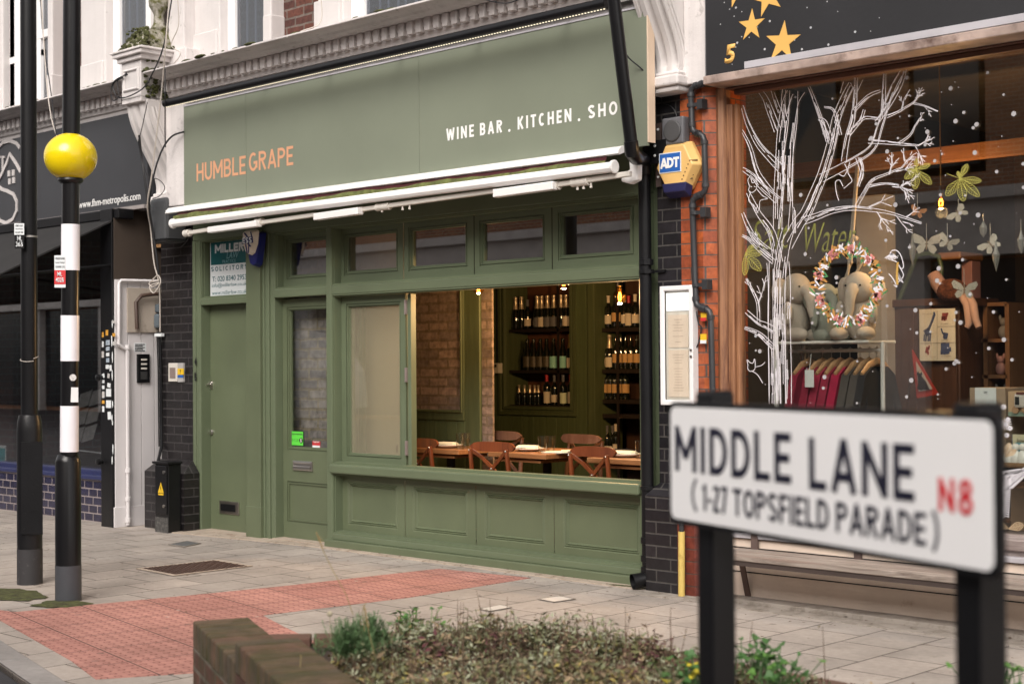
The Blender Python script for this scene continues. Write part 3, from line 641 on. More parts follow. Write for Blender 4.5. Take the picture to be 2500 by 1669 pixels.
# HUMBLE / GRAPE : left ends and right ends read off at mid height
def ftext2(s, pa, pb, h, mat, sw, gap=.16):
    A_ = at(*pa, FY-.0005); B_ = at(*pb, FY-.0005); z = (A_.z+B_.z)/2
    return stroke_text('lettering', s, mat, fs, (A_.x, B_.x, z-h/2, z+h/2), (0, FY-.0005, 0), (1, 0, 0), (0, 0, 1), sw, gap)
ftext2('HUMBLE', (480, 423), (600, 401), .150, ORANGE, .15, .10); ftext2('GRAPE', (608, 399), (716, 377), .150, ORANGE, .15, .10)
for s, a, b in (('WINE', (1090, 329), (1157, 319)), ('BAR', (1172, 316), (1226, 308)), ('KITCHEN', (1264, 301), (1395, 281)), ('SHOP', (1436, 274), (1533, 259))):
    ftext2(s, a, b, .085, WTXT, .19, .26)
for px, py in ((1244, 319), (1414, 293)):
    P = at(px, py, FY); d_ = MB(); d_.lathe([(.010, 0), (.010, -.002)], (P.x, FY-.001, P.z), 12, 'y'); d_.build('lettering', WTXT, fs)
# solicitors' board in the light over door 4B
sg = MB().box(-1.745, -1.19, .075, .08, 2.016, 2.506).build('solicitors_sign', SIGNW); tag(sg, 'teal and white solicitors sign board above the plain left door', 'sign')
MB().box(-1.787, -1.083, .1, .12, 2.009, 2.516).build('light_backing', M('brown_backing', (.13, .10, .09), .6), sf)
MB().box(-1.733, -1.2, .073, .075, 2.30, 2.494).build('teal_panel', TEAL, sg)
ty = .0735
def st_(s, r, mat, bold=.01, shear=0): text('sign_lettering', s, mat, sg, r, y=ty-(.001 if r[2] > 2.3 else -.0013), bold=bold, depth=.0008, shear=shear)
stroke_text('sign_lettering', 'MILLER', SIGNW, sg, (-1.67, -1.245, 2.40, 2.475), (0, ty-.001, 0), (1, 0, 0), (0, 0, 1), .26, .06); st_('LAW', (-1.5, -1.32, 2.345, 2.40), LTEAL, .0, .25); st_('PRACTICE', (-1.56, -1.365, 2.308, 2.336), LTEAL, -.005)
stroke_text('sign_lettering', 'SOLICITORS', TEALT, sg, (-1.73, -1.2, 2.245, 2.285), (0, ty+.0012, 0), (1, 0, 0), (0, 0, 1), .19, .30); st_('T: 020 8340 2953', (-1.715, -1.215, 2.155, 2.20), TEALT, .01)
st_('info@millerlaw.co.uk', (-1.72, -1.212, 2.098, 2.14), TEALT, .0); st_('www.millerlaw.co.uk', (-1.72, -1.212, 2.04, 2.075), TEALT, .0)
# alarm box ESS
cx = at(619, 612, -.09).x
al = thing('alarm_box', 'small shield shaped blue and white alarm box on the green pilaster', 'alarm box', (cx, -.03, 2.38))
def shield(w_, top, bot, y, yd, cx, k=1):
    return [(cx-w_*.5, y, top-.015), (cx-w_*.3, y+yd, top), (cx+w_*.3, y+yd, top), (cx+w_*.5, y, top-.015), (cx+w_*.42, y, top-.12), (cx+w_*.22, y, bot+.02), (cx, y+yd, bot), (cx-w_*.22, y, bot+.02), (cx-w_*.42, y, top-.12)]
ab = MB(); ab.loft([[(x, -.031, z) for x, y, z in shield(.20, 2.53, 2.235, 0, 0, cx)], [(x, -.10, z) for x, y, z in shield(.18, 2.52, 2.25, 0, 0, cx)]]); ab.build('base', NAVY, al, bev=.006)
af = MB(); af.loft([[(x, -.10, z) for x, y, z in shield(.195, 2.545, 2.33, 0, 0, cx)], [(x, -.15, z) for x, y, z in shield(.14, 2.53, 2.345, 0, 0, cx)]]); fcv = af.build('cover', M('cream_cover', (.70, .62, .52), .3, bmp=0), al, bev=.006)
sw = MB()
for x0, z0, x1, z1, w_ in ((-.05, 2.515, .03, 2.45, .018), (-.055, 2.47, .035, 2.40, .02), (-.03, 2.42, -.01, 2.35, .014), (.012, 2.42, .01, 2.35, .012), (.04, 2.52, .055, 2.48, .012)):
    sw.prism([(cx+x0, -.153, z0), (cx+x0+w_, -.153, z0+.004), (cx+x1+w_, -.153, z1), (cx+x1, -.153, z1-.004)], (0, .002, 0))
sw.prism([(cx-.078, -.1515, 2.425), (cx+.078, -.1515, 2.43), (cx+.07, -.1515, 2.485), (cx-.07, -.1515, 2.475)], (0, .0015, 0))
sw.build('swirl_marking', NAVY, fcv)
stroke_text('alarm_lettering', 'ESS', SIGNW, fcv, (cx-.062, cx+.064, 2.43, 2.478), (0, -.1545, 0), (1, 0, 0), (0, 0, 1), .22, .12)
# ================= awning on the wine bar
aw = thing('awning', 'rolled up white framed awning with mossy green cloth under the green fascia', 'awning', (.8, -.4, 2.7))
HX0, HX1 = -1.765, 3.26
def arcprof(cy, cz, pts): return [(cy+a, cz+b) for a, b in pts]
hood = MB(); hp = [(-.05, 0), (-.10, -.012), (-.125, -.035), (-.130, -.058), (-.112, -.064), (-.02, -.03), (.0, -.02), (0, .01)]
hood.prism([(HX0, FY-.008+a+.02, 2.782+b) for a, b in hp], (HX1-HX0, 0, 0)); hood.build('hood', AWNW, aw, bev=.003)
cl = MB(); n = 60; rows = [(-.29, 2.75), (-.34, 2.728), (-.372, 2.696), (-.386, 2.678), (-.398, 2.655)]
for j in range(len(rows)-1):
    cl.mi = 0 if j < 2 else 1
    for i in range(n):
        xa, xb = [-1.60+(HX1+1.60-.10)*k/n for k in (i, i+1)]
        f = lambda x, r, j: (x, r[0]+.006*math.sin(x*9+j*2)+.004*math.sin(x*31+j), r[1]+.007*math.sin(x*6.3+j*1.7)+.003*math.sin(x*23))
        cl.poly([f(xa, rows[j], j), f(xb, rows[j], j), f(xb, rows[j+1], j+1), f(xa, rows[j+1], j+1)])
cl.build('cloth', [FABD, FABG], aw, smooth=True)
BL, BR = at(420, 546, -.40), at(1503, 407, -.40)
bz = lambda x: BL.z+(BR.z-BL.z)*(x-BL.x)/(BR.x-BL.x)
bar = MB(); pr = [(.0, .034), (-.022, .03), (-.034, .012), (-.036, -.01), (-.024, -.028), (-.004, -.034), (.014, -.03), (.02, 0)]
bar.loft([[(x, -.40+a, z+b) for a, b in pr] for x, z in ((BL.x, BL.z), (BR.x, BR.z))]); bar.build('front_bar', AWNW, aw, bev=.003)
for px, py in ((424, 546), (1500, 407)):
    P = at(px, py, -.40); c = MB(); c.lathe([(.038, -.008), (.042, -.006), (.042, .008), (.034, .012)], (P.x, -.405, P.z), 16, 'x'); c.build('end_cap', AWNW, aw)
ay = -.37
def arm(name, a, b, hw, hh, mat=CREAM, y=ay):
    A_ = at(*a, y); B_ = at(*b, y); d = (B_-A_); m = MB(); n_ = Vector((-d.z, 0, d.x)).normalized()
    m.obox((A_+B_)/2, d/2, (0, hw, 0), n_*hh); m.build(name, mat, aw, bev=.006)
arm('arm', (458, 569), (515, 560), .016, .016); arm('arm', (640, 543), (773, 524), .016, .016); arm('arm', (880, 512), (1210, 466), .015, .016); arm('arm', (1360, 451), (1540, 424), .015, .017)
arm('arm_cover', (513, 562), (632, 546), .03, .024, AWNW, -.40); arm('arm_cover', (772, 530), (880, 515), .03, .026, AWNW, -.40); arm('arm_cover', (1210, 473), (1356, 453), .03, .027, AWNW, -.40)
def drum(a, b, r, mat=CREAM, name='arm_joint'):
    A_ = at(*a, ay); B_ = at(*b, ay); m = MB(); m.tube([A_, A_+(B_-A_)*.2, B_], [r, r*.9, r], 14); m.build(name, mat, aw, bev=.002)
drum((626, 543), (642, 541), .03); drum((920, 507), (952, 503), .028); drum((1397, 447), (1438, 442), .028); drum((452, 570), (464, 568), .032); drum((872, 515), (884, 513), .028); drum((1352, 455), (1366, 452), .03)
ebr = MB(); P = at(1543, 405, -.3); ebr.prism([(P.x-.035, -.30, P.z+.13), (P.x+.0, -.30, P.z+.12), (P.x+.045, -.30, P.z+.0), (P.x+.04, -.30, P.z-.09), (P.x-.02, -.30, P.z-.11), (P.x-.09, -.30, P.z-.09), (P.x-.09, -.30, P.z-.045), (P.x-.02, -.30, P.z-.02)], (0, .05, 0)); ebr.build('end_bracket', AWNW, aw, bev=.008)
bl = MB()
for px, py in ((933, 514), (983, 509), (1000, 507), (1410, 459), (1425, 457), (1443, 454)):
    P = at(px, py, ay); bl.lathe([(.006, .02), (.006, 0), (.009, 0), (.009, -.012)], P, 8)
bl.build('bolt', CREAM, aw)
# ================= tubular fascia lamp under the cornice
tl = thing('fascia_lamp', 'long black tubular trough lamp with a strip of tiny lights above the green fascia', 'lamp', (.8, -.45, 3.62))
TA, TB = at(404, 253, -.46), at(1482, 8, -.46)
MB().tube([TA, TB], .036, 16).build('tube', BLACKP, tl, smooth=True)
led = MB(); nL = 190
for i in range(nL):
    p = TA+(TB-TA)*((i+.5)/nL)+Vector((.0, -.012, -.037)); led.box(p.x-.0045, p.x+.0045, p.y-.004, p.y+.004, p.z-.002, p.z+.002)
led.build('led_strip', glow('led_glow', '#fff0d0', 1.0), tl)
for k in range(6):
    p = TA+(TB-TA)*((k+.4)/6); m = MB(); m.tube([p, (p.x, -.24, p.z+.04)], .008, 6); m.build('bracket', BLACKM, tl)
# ================= parade: upper brick storey, windows, cornices
bd = thing('terrace_building', 'upper brick storey of the parade with white window surrounds and dentilled cornices', 'building', (.8, .3, 4))
UY = .10
hw = MB(); hw.box(-14, 12, UY, UY+.3, 3.6, 9); hw.build('brick_wall', UPBRICK, bd)
MB().box(-14, -5.9, UY+.3, 9, -.1, 9).build('rear_wall', UPBRICK, bd)
def corn(x0, x1, z0, name='cornice'):
    P = [(.0, -.125), (-.14, -.125), (-.15, -.09), (-.19, -.085), (-.20, -.05), (-.22, -.045), (-.235, -.012), (-.235, .09), (-.30, .092), (-.31, .098), (-.36, .100), (-.385, .112), (-.43, .118), (-.46, .124), (-.475, .132), (-.475, .145), (-.2, .165), (UY, .165), (UY, -.125)]
    m = MB(); m.prism([(x0, a, z0+b) for a, b in P], (x1-x0, 0, 0)); o = m.build(name, WHITEO, bd, bev=.002)
    n = int((x1-x0)/.092); dn = MB()
    for i in range(n):
        xx = x0+(i+.5)*(x1-x0)/n; dn.box(xx-.027, xx+.027, -.282, -.23, z0-.004, z0+.088)
        dn.box(xx+.030, xx+.062, -.262, -.23, z0+.03, z0+.088)
    dn.build('dentil_course', WHITEO, o, bev=.003)
    ms = MB(); k = int((x1-x0)*26)
    for i in range(k):
        a = x0+random.random()*(x1-x0); r = random.uniform(.012, .05) if random.random() < .7 else .008; yy = random.uniform(-.47, -.30)
        ms.ell((a, yy, z0+.152), (r*1.6, r*.6, r*.32), 7, 4)
    ms.build('moss', MOSS, o, smooth=True)['kind'] = 'stuff'
corn(-1.93, 3.32, 3.795); corn(-9, -2.30, 3.785)
def uwin(pl, pr_, gl, gr_, jl, jr, name='window', zt=7):
    """white surround jl..jr, upvc frame pl..pr, glass gl..gr (photograph pixels at y of the cornice)"""
    f = lambda q: at(q, 90, UY-.03).x
    m = MB(); m.box(f(jl), f(pl), -.03, UY+.02, 3.93, zt); m.box(f(jl)-.03, f(pl)-.02, -.05, UY, 3.95, 4.3); m.build('window_surround', WHITE, bd, bev=.012)
    m = MB(); m.box(f(pr_), f(jr), -.03, UY+.02, 3.95, zt); m.box(f(pr_)+.02, f(jr)+.02, -.05, UY, 3.95, 4.3); m.build('window_surround', WHITE, bd, bev=.012)
    m = MB(); a, b = f(pl), f(pr_); ga, gb = f(gl), f(gr_)
    m.box(a, ga, UY-.05, UY+.05, 3.95, zt); m.box(gb, b, UY-.05, UY+.05, 3.95, zt); m.box(ga, gb, UY-.05, UY+.05, 3.9, 4.02)
    wn = m.build('window', TRIMW, bd, bev=.006)
    m = MB(); m.box(ga-.02, gb+.02, UY-.02, UY-.014, 3.98, zt); m.build('pane', UPGL, wn)
    m = MB(); xx = ga
    m.box(ga-.02, gb+.02, UY+.0, UY+.004, 4.0, zt)
    while xx < gb: m.box(xx, xx+.02, UY-.008, UY+.001, 4.0, zt); xx += random.uniform(.06, .16)
    m.build('sky_reflection', SKYREF, wn)
    return wn
UPGL = glassm('upper_glass', (.6, .62, .66), 3.5); SKYREF = M('sky_reflection_grey', (.36, .38, .43), .9, bmp=0, streak=.3)  # sheets behind the upper panes take the pale grey-blue of reflected sky
w1 = uwin(28, 138, 100, 128, -12, 150); w2 = uwin(280, 392, 296, 360, 220, 415); w3 = uwin(560, 666, 577, 663, 495, 686); w4 = uwin(862, 1330, 893, 1290, 800, 1390)
m = MB(); f = lambda q: at(q, 90, UY-.03).x
m.box(f(28), f(100), UY-.05, UY+.05, 3.9, 4.05); m.box(f(28), f(40), UY-.05, UY+.05, 4, 7); m.box(f(84), f(104), UY-.055, UY+.05, 4, 7); m.box(f(28), f(104), UY-.052, UY+.05, 4.55, 4.62); m.box(f(84), f(132), UY-.057, UY+.05, 4.72, 4.8); m.build('casement', TRIMW, w1, bev=.004)
MB().box(f(40), f(84), UY-.02, UY-.014, 4, 7).build('pane', UPGL, w1); MB().box(f(36), f(88), UY+.0, UY+.004, 4, 7).build('sky_reflection', SKYREF, w1)
# ================= consoles
def console(name, lab, x0, x1, zt, zb, yt, yb, yback, back_curve=False):
    t = thing(name, lab, 'bracket', ((x0+x1)/2, 0, (zt+zb)/2)); m = MB(); n = 26; prof = []
    for i in range(n+1):
        s = i/n; z = zt+(zb-zt)*s
        k = .5+.5*math.cos(math.pi*min(1, s*1.12)); y = yb+(yt-yb)*k**.8
        prof.append((y, z))
    wdt = x1-x0; nx = 21; rows = []
    for y, z in prof:
        row = []
        for j in range(nx):
            u = j/(nx-1); fl = max(0, math.sin(u*math.pi*4.999+.3)) if .1 < u < .92 else 0
            dpt = (.042*fl**.7) * min(1, (zt-z)*9, (z-zb)*9+.05)
            row.append(m.bm.verts.new((x0+wdt*u, y+dpt, z)))
        rows.append(row)
    for a, b in zip(rows, rows[1:]):
        for j in range(nx-1): m.face([a[j], a[j+1], b[j+1], b[j]])
    for xs, idx in ((x1, -1), (x0, 0)):
        bk = [m.bm.verts.new((xs, yback, z)) for y, z in prof]
        for i in range(n): m.face([rows[i][idx], rows[i+1][idx], bk[i+1], bk[i]])
    m.build('scroll', WHITE, t, smooth=True)
    rib = MB()
    for dz in (.03, -.05):  # raised edge following the scroll on the side
        rib.tube([(x1+.002, min(yback-.02, y+.07+dz*.4), z) for y, z in prof[2:-1]], .012, 6)
    rib.build('side_rib', WHITE, t, smooth=True)
    f = MB(); f.box(x0-.03, x1+.03, yb-.06, yback, zb-.065, zb+.0); f.box(x0-.012, x1+.012, yb-.035, yback-.01, zb-.10, zb-.065); f.box(x0-.015, x1+.015, yb-.03, yback-.005, zb, zb+.03); f.build('foot_moulding', WHITEO, t, bev=.014)
    return t
cb = console('console_bracket', 'white fluted scroll bracket left of the green fascia, draped with cables', -2.27, -1.95, 3.72, 2.92, -.42, -.13, .02)
f = MB(); f.box(-1.95, -1.66, -.235, .0, 2.80, 3.70); f.build('side_panel', WHITEO, cb, bev=.01)
console('console_bracket', 'white cracked scroll bracket right of the green fascia, beside the star painted board', 3.335, 3.56, 3.98, 3.20, -.40, -.13, .02)
m = MB(); m.box(3.56, 3.76, -.09, .0, 3.14, 4.2); sp = m.build('white_pier_head', WHITEO, bev=.01); tag(sp, 'white painted masonry strip behind the grey conduit above the red bricks', 'masonry')
# pedestal, mossy cap and urn finial over the left console
pd = thing('pedestal', 'white cornice pedestal with a mossy cap and urn finial among tangled cables', 'pedestal', (-2.1, -.2, 4))
m = MB(); m.box(-2.29, -1.985, -.46, .1, 3.74, 4.06); m.mould(-2.26, -2.01, 3.80, 4.0, [(0, -.462), (.012, -.476), (.022, -.476), (.03, -.462)]); blk = m.build('block', WHITE, pd, bev=.006)
m = MB()
for k, (o, z0, z1) in enumerate(((.0, 3.70, 3.74), (.03, 4.06, 4.10), (.06, 4.10, 4.135), (.075, 4.135, 4.155))): m.box(-2.29-o, -1.985+o*1.6, -.46-o, .1, z0, z1)
m.build('cap_moulding', WHITEO, pd, bev=.006)
m = MB(); m.loft([[(-2.30, -.47, 4.155), (-1.96, -.47, 4.155), (-1.96, .1, 4.155), (-2.30, .1, 4.155)], [(-2.30, -.45, 4.21), (-1.98, -.45, 4.21), (-1.98, .1, 4.21), (-2.30, .1, 4.21)], [(-2.18, -.36, 4.36), (-2.06, -.36, 4.36), (-2.06, .0, 4.36), (-2.18, .0, 4.36)]]); m.build('sloped_top', MOSSY, pd, bev=.02)
m = MB()
for i in range(420):
    a, b_ = random.random(), random.random(); z = 4.16+.2*b_; hwid = .18*(1-b_)+.07; c = (-2.12+random.uniform(-hwid, hwid), -.47+.12*b_ if random.random() < .6 else random.uniform(-.45, .05), z)
    if random.random() < .4: c = (-1.975+random.uniform(0, .02), random.uniform(-.44, -.05), random.uniform(3.72, 4.2))
    r = random.uniform(.008, .026); m.ell(c, (r, r, r*.7), 6, 4)
m.build('moss', MOSS, pd, smooth=True)['kind'] = 'stuff'
m = MB(); m.lathe([(.06, 4.34), (.075, 4.38), (.05, 4.42), (.045, 4.50), (.06, 4.53), (.085, 4.57), (.09, 4.62), (.07, 4.68), (.05, 4.72), (.06, 4.75), (.03, 4.85)], (-2.12, -.19, 0), 18); m.build('urn_finial', MOSSY, pd, smooth=True)
m = MB(); m.box(-2.04, -1.80, -.15, UY, 3.98, 8); m.box(-2.05, -1.70, -.20, UY, 3.98, 4.16); m.build('party_pilaster', WHITEO, pd, bev=.01)
m = MB(); m.box(-2.40, -2.20, -.10, UY, 4.15, 8); m.build('party_pilaster', WHITE, pd, bev=.01)
# ================= brick piers
m = MB(); m.box(-2.40, -1.907, .0, .4, 0, 3.0); p1 = m.build('brick_pier', BLKBRICK); tag(p1, 'black painted brick pier left of the green shopfront', 'pier')
m = MB(); px1_ = at(487, 1250, -.006).x; m.box(-2.42, px1_, -.165, -.006, .0, .50); m.loft([[(-2.42, -.165, .50), (px1_, -.165, .50), (px1_, -.006, .50), (-2.42, -.006, .50)], [(-2.40, -.02, .60), (-1.90, -.02, .60), (-1.90, -.006, .60), (-2.40, -.006, .60)]]); m.build('plinth', BLKBRICK, p1)
pr2 = thing('brick_pier', 'glazed brick pier, half black and half orange red, by the menu case', 'pier', (3.5, 0, 0))
XB = at(1664, 650, -.04).x; XC = at(1717, 600, -.04).x
MB().box(3.305, XB, -.04, .3, .60, 3.12).build('black_brickwork', BLKBRICK2, pr2)
MB().box(XB, XC, -.041, .3, .60, 3.13).build('red_brickwork', REDBRICK, pr2)
m = MB(); m.prism([(XC, -.041, .6), (XC+.085, .03, .6), (XC+.085, .3, .6), (XC, .3, .6)], (0, 0, 2.52)); m.build('red_corner', REDBRICK, pr2)
m = MB(); m.box(3.26, XB+.02, -.13, .3, .0, .60); m.loft([[(3.26, -.13, .6), (XB+.02, -.13, .6), (XB+.02, -.0, .6), (3.26, -.0, .6)], [(3.31, -.045, .675), (XB+.02, -.045, .675), (XB+.02, -.0, .675), (3.31, -.0, .675)]]); m.build('black_plinth', BLKBRICK2, pr2)
m = MB(); m.prism([(XB+.02, -.131, 0), (XC-.02, -.131, 0), (XC+.07, -.04, 0), (XC+.07, .3, 0), (XB+.02, .3, 0)], (0, 0, .62)); m.build('red_plinth', REDLOW, pr2)
# ================= drainpipes
dp = thing('drainpipe', 'black drainpipe slanting across the fascia then straight down the right edge of the green shopfront', 'drainpipe', (3.3, -.1, 1.5))
m = MB(); m.tube([at(1484, -120, -.66), at(1541, 350, -.47)], .040, 16); m.build('upper_pipe', BLACKP, dp, smooth=True)
m = MB(); m.tube([at(1540, 345, -.475), at(1543, 372, -.46), at(1553, 385, -.38), at(1564, 386, -.24), at(1572, 392, -.13), at(1573, 420, -.10)], [.045, .046, .046, .044, .044, .044], 14); m.build('bend', BLACKP, dp, smooth=True)
q0, q1 = at(1573, 400, -.075), at(1583, 1395, -.075); m = MB(); m.tube([q0, (q1.x, q1.y, q1.z)], .040, 16); m.build('lower_pipe', BLACKM, dp, smooth=True)
for py in (1318, 1362, 1390, 640): 
    P = at(1574+py*.006, py, -.075); m = MB(); m.lathe([(.041, -.02), (.047, -.018), (.047, .018), (.041, .02)], (P.x, P.y, P.z), 16); m.build('collar', BLACKM, dp)
for py in (663, 1190):
    P = at(1575+py*.006, py, -.075); m = MB(); m.lathe([(.041, -.012), (.050, -.012), (.050, .012), (.041, .012)], (P.x, P.y, P.z), 16); m.box(P.x+.04, P.x+.13, -.06, -.03, P.z-.008, P.z+.008); m.build('clip', BLACKM, dp)
m = MB(); P = at(1584, 1398, -.075); m.tube([(P.x, -.075, .10), (P.x-.005, -.085, .07), (P.x-.055, -.17, .055)], [.044, .046, .05], 16, cap=False); m.build('shoe', BLACKM, dp, smooth=True)
def pipe(name, lab, pts, r, mat, cat='pipe', y=-.08, clips=(), joints=True):
    t = thing(name, lab, cat, at(*pts[0][:2], y)); W_ = [at(p[0], p[1], p[2] if len(p) > 2 else y) for p in pts]
    L = []
    for i, p in enumerate(W_):
        if 0 < i < len(W_)-1:
            a = (W_[i-1]-p); b = (W_[i+1]-p); k = min(.035, a.length*.45, b.length*.45)
            L += [p+a.normalized()*k, p+(a.normalized()+b.normalized())*k*.28, p+b.normalized()*k]
        else: L.append(p)
    m = MB(); m.tube(L, r, 12); m.build('pipe_run', mat, t, smooth=True)
    if joints:
        for i in range(1, len(W_)-1):
            for o in (W_[i-1], W_[i+1]):
                d = (o-W_[i]).normalized(); c = W_[i]+d*.045; m = MB(); m.tube([c-d*.012, c+d*.012], r*1.25, 12); m.build('collar', mat, t, smooth=True)
    for px, py in clips:
        P = at(px, py, y); m = MB(); m.lathe([(r, -.011), (r*1.35, -.011), (r*1.35, .011), (r, .011)], P, 12); m.box(P.x+r, P.x+.075, y-.01, y+.0, P.z-.012, P.z+.012); m.box(P.x+.055, P.x+.095, y-.015, -.04, P.z-.03, P.z+.03); m.build('clip', mat, t)
    return t
pipe('waste_pipe', 'dark grey jointed pipe snaking down the orange bricks past the menu case', [(1732, 185), (1728, 200), (1686, 214), (1690, 323), (1719, 330), (1723, 470), (1690, 485), (1699, 747), (1735, 757), (1741, 1010)], .019, PIPEG, clips=((1687, 258), (1695, 520), (1699, 696)))
pipe('conduit', 'thin grey painted conduit down the edge of the right scroll bracket', [(1728, -30), (1729, 186)], .018, LEADG, y=-.11, joints=False)
yp = thing('bollard_pipe', 'faded yellow pipe sleeve standing before the black and red plinth', 'pipe', at(1664, 1450, -.165))
g_ = at(1664, 1450, -.165); ztop = at(1666, 1297, g_.y).z
m = MB(); m.tube([(g_.x, g_.y, 0), (g_.x+.004, g_.y, ztop)], .021, 14); m.build('yellow_sleeve', YPOLE, yp, smooth=True)
m = MB(); m.tube([(g_.x+.004, g_.y, ztop), (g_.x+.004, g_.y, ztop+.5)], .015, 12); m.lathe([(.015, 0), (.02, .0), (.02, .02), (.015, .02)], (g_.x+.004, g_.y, ztop+.045), 12); m.build('inner_pipe', PIPEG, yp, smooth=True)
# ================= things on the right pier
mc = thing('menu_case', 'tall white framed glass menu case on the brick pier', 'menu case', at(1655, 850, -.06))
A0 = at(1610, 700, -.10); A1 = at(1690, 697, -.10); zt, zb = at(1612, 699, -.10).z, at(1616, 988, -.10).z
m = MB(); m.mould(A0.x, A1.x, zb, zt, [(0, -.045), (0, -.10), (.028, -.10), (.032, -.09)]); m.build('frame', TRIMW, mc, bev=.004)
MB().box(A0.x+.04, A1.x-.04, -.083, -.0765, zt-.155, zt-.045).build('lit_header', M('lit_header', (.8, .82, .84), .5, bmp=0, emis='#f4f8ff', es=.55), mc)
MB().box(A0.x+.03, A1.x-.03, -.076, -.07, zb+.03, zt-.03).build('backing', M('menu_backing', (.74, .70, .65), .6, bmp=0), mc)
pg = M('menu_page', (.80, .68, .58), .7, bmp=0, var=.03); zm = (zt+zb)/2-.02
for a, b_ in ((zm+.008, zt-.18), (zb+.05, zm-.008)):
    pgo = MB().box(A0.x+.05, A1.x-.05, -.080, -.0765, a, b_).build('menu_page', pg, mc)
    ln = MB(); z = b_-.03; 
    while z > a+.03:
        w_ = random.uniform(.35, .9); cxm = (A0.x+A1.x)/2; hwd = (A1.x-A0.x-.16)/2*w_; ln.box(cxm-hwd, cxm+hwd, -.0812, -.0802, z-.0022, z+.0022); z -= .017 if random.random() < .85 else .035
    ln.build('print_lines', M('faint_print', (.62, .50, .42), .8, bmp=0), pgo)
MB().box(A0.x+.031, A1.x-.031, -.090, -.087, zb+.03, zt-.03).build('pane', glassm('case_glass', (.97, .97, .95), 1.5), mc)
for z in (zt-.40, zb+.3):
    m = MB(); m.lathe([(.008, 0), (.008, -.006)], (A1.x-.012, -.101, z), 10, 'y'); m.build('lock', CHROME, mc)
ax = thing('alarm_box', 'faded yellow hexagonal alarm box with a blue logo on the brick pier', 'alarm box', at(1665, 420, -.1))
def hexp(pts, y): return [tuple(at(px, py, y)) for px, py in pts]
H = [(1616, 413), (1640, 363), (1697, 358), (1716, 398), (1716, 440), (1697, 462), (1640, 458)]
H = [(1617, 413), (1641, 362), (1695, 357), (1717, 402), (1697, 461), (1642, 456)]
cen = at(1668, 410, -.04); r_ = .175
hx = [(-1, 0), (-.55, .95), (.42, .95), (.93, .12), (.45, -.92), (-.52, -.88)]
hx = [(-1, .02), (-.52, .98), (.52, .98), (1, .02), (.5, -.9), (-.5, -.9)]
hx_ = [(cen.x+a*r_*.98, cen.z+b_*r_*.9) for a, b_ in hx]
m = MB(); m.loft([[(x, -.042, z) for x, z in hx_], [(x, -.075, z) for x, z in hx_], [(cen.x+(x-cen.x)*.8, -.13, cen.z+(z-cen.z)*.84) for x, z in hx_]]); cv = m.build('cover', ADTY, ax, bev=.006)
m = MB(); m.loft([[(cen.x-.10, -.07, cen.z-.12), (cen.x+.10, -.07, cen.z-.12), (cen.x+.085, -.07, cen.z-.19), (cen.x-.085, -.07, cen.z-.19)], [(cen.x-.095, -.137, cen.z-.10), (cen.x+.095, -.137, cen.z-.10), (cen.x+.08, -.135, cen.z-.155), (cen.x-.08, -.135, cen.z-.155)]]); m.build('lens', NAVY2, ax, bev=.006)
lb = MB().box(cen.x-.115, cen.x+.055, -.134, -.131, cen.z-.035, cen.z+.09).build('logo_plate', SIGNW, cv); MB().box(cen.x-.109, cen.x+.049, -.136, -.1335, cen.z-.029, cen.z+.084).build('logo_field', ADTB, lb)
stroke_text('logo_lettering', 'ADT', WTXT, lb, (cen.x-.104, cen.x+.044, cen.z-.006, cen.z+.058), (0, -.137, 0), (1, 0, 0), (0, 0, 1), .24, -.04)
m = MB()
for k in range(6): z = cen.z+.03-k*.022; m.prism([(cen.x+.118-k*.012, -.1305, z), (cen.x+.155-k*.008, -.095, z+.004), (cen.x+.155-k*.008, -.095, z-.004), (cen.x+.118-k*.012, -.1305, z-.008)], (0, -.004, 0))
m.build('louvre', M('dark_louvre', (.12, .07, .02), .7), cv)
lo = thing('loudspeaker', 'square dark plastic sounder with a round disc above the yellow alarm box', 'loudspeaker', at(1655, 320, -.05))
P = at(1656, 322, -.05); MB().box(P.x-.085, P.x+.085, -.11, -.042, P.z-.085, P.z+.085).build('case', GREYP, lo, bev=.012); m = MB(); m.lathe([(.068, -.11), (.068, -.116), (.06, -.12)], (P.x, 0, P.z), 28, 'y'); m.build('disc', M('dark_grille', (.06, .06, .062), .6), lo)
bk = thing('mounting_bracket', 'dark steel plate and upright left of the yellow alarm box, at the drainpipe bend', 'bracket', at(1600, 370, -.06))
P = at(1604, 373, -.10); MB().box(P.x-.10, P.x+.08, -.12, -.10, P.z-.07, P.z+.075).build('plate', BLACKM, bk); Q = at(1611, 375, -.05); MB().box(Q.x-.022, Q.x+.022, -.065, -.042, Q.z-.21, Q.z+.19).build('upright', M('brown_steel', (.07, .05, .045), .5), bk)
m = MB()
for z in (Q.z+.15, Q.z-.15): m.lathe([(.009, 0), (.007, -.006)], (Q.x, -.066, z), 10, 'y')
m.lathe([(.009, 0), (.007, -.006)], (P.x+.0, -.121, P.z+.04), 10, 'y'); m.lathe([(.009, 0), (.007, -.006)], (P.x, -.121, P.z-.02), 10, 'y'); m.build('bolt', SIGNW, bk)
def cable(lab, pts, r=.004, mat=CABLEB, name='cable', grp=None):
    """pts: (px, py, y)"""
    W_ = [at(*p) for p in pts]; L = []
    n = len(W_)
    for i in range(n-1):
        p0, p1_, p2, p3 = W_[max(i-1, 0)], W_[i], W_[i+1], W_[min(i+2, n-1)]
        for k in range(8):
            t = k/8; L.append(.5*((2*p1_)+(-p0+p2)*t+(2*p0-5*p1_+4*p2-p3)*t*t+(-p0+3*p1_-3*p2+p3)*t**3))
    L.append(W_[-1]); m = MB(); m.tube(L, r, 6); o = m.build(name, mat, smooth=True); tag(o, lab, 'cable', grp); return o
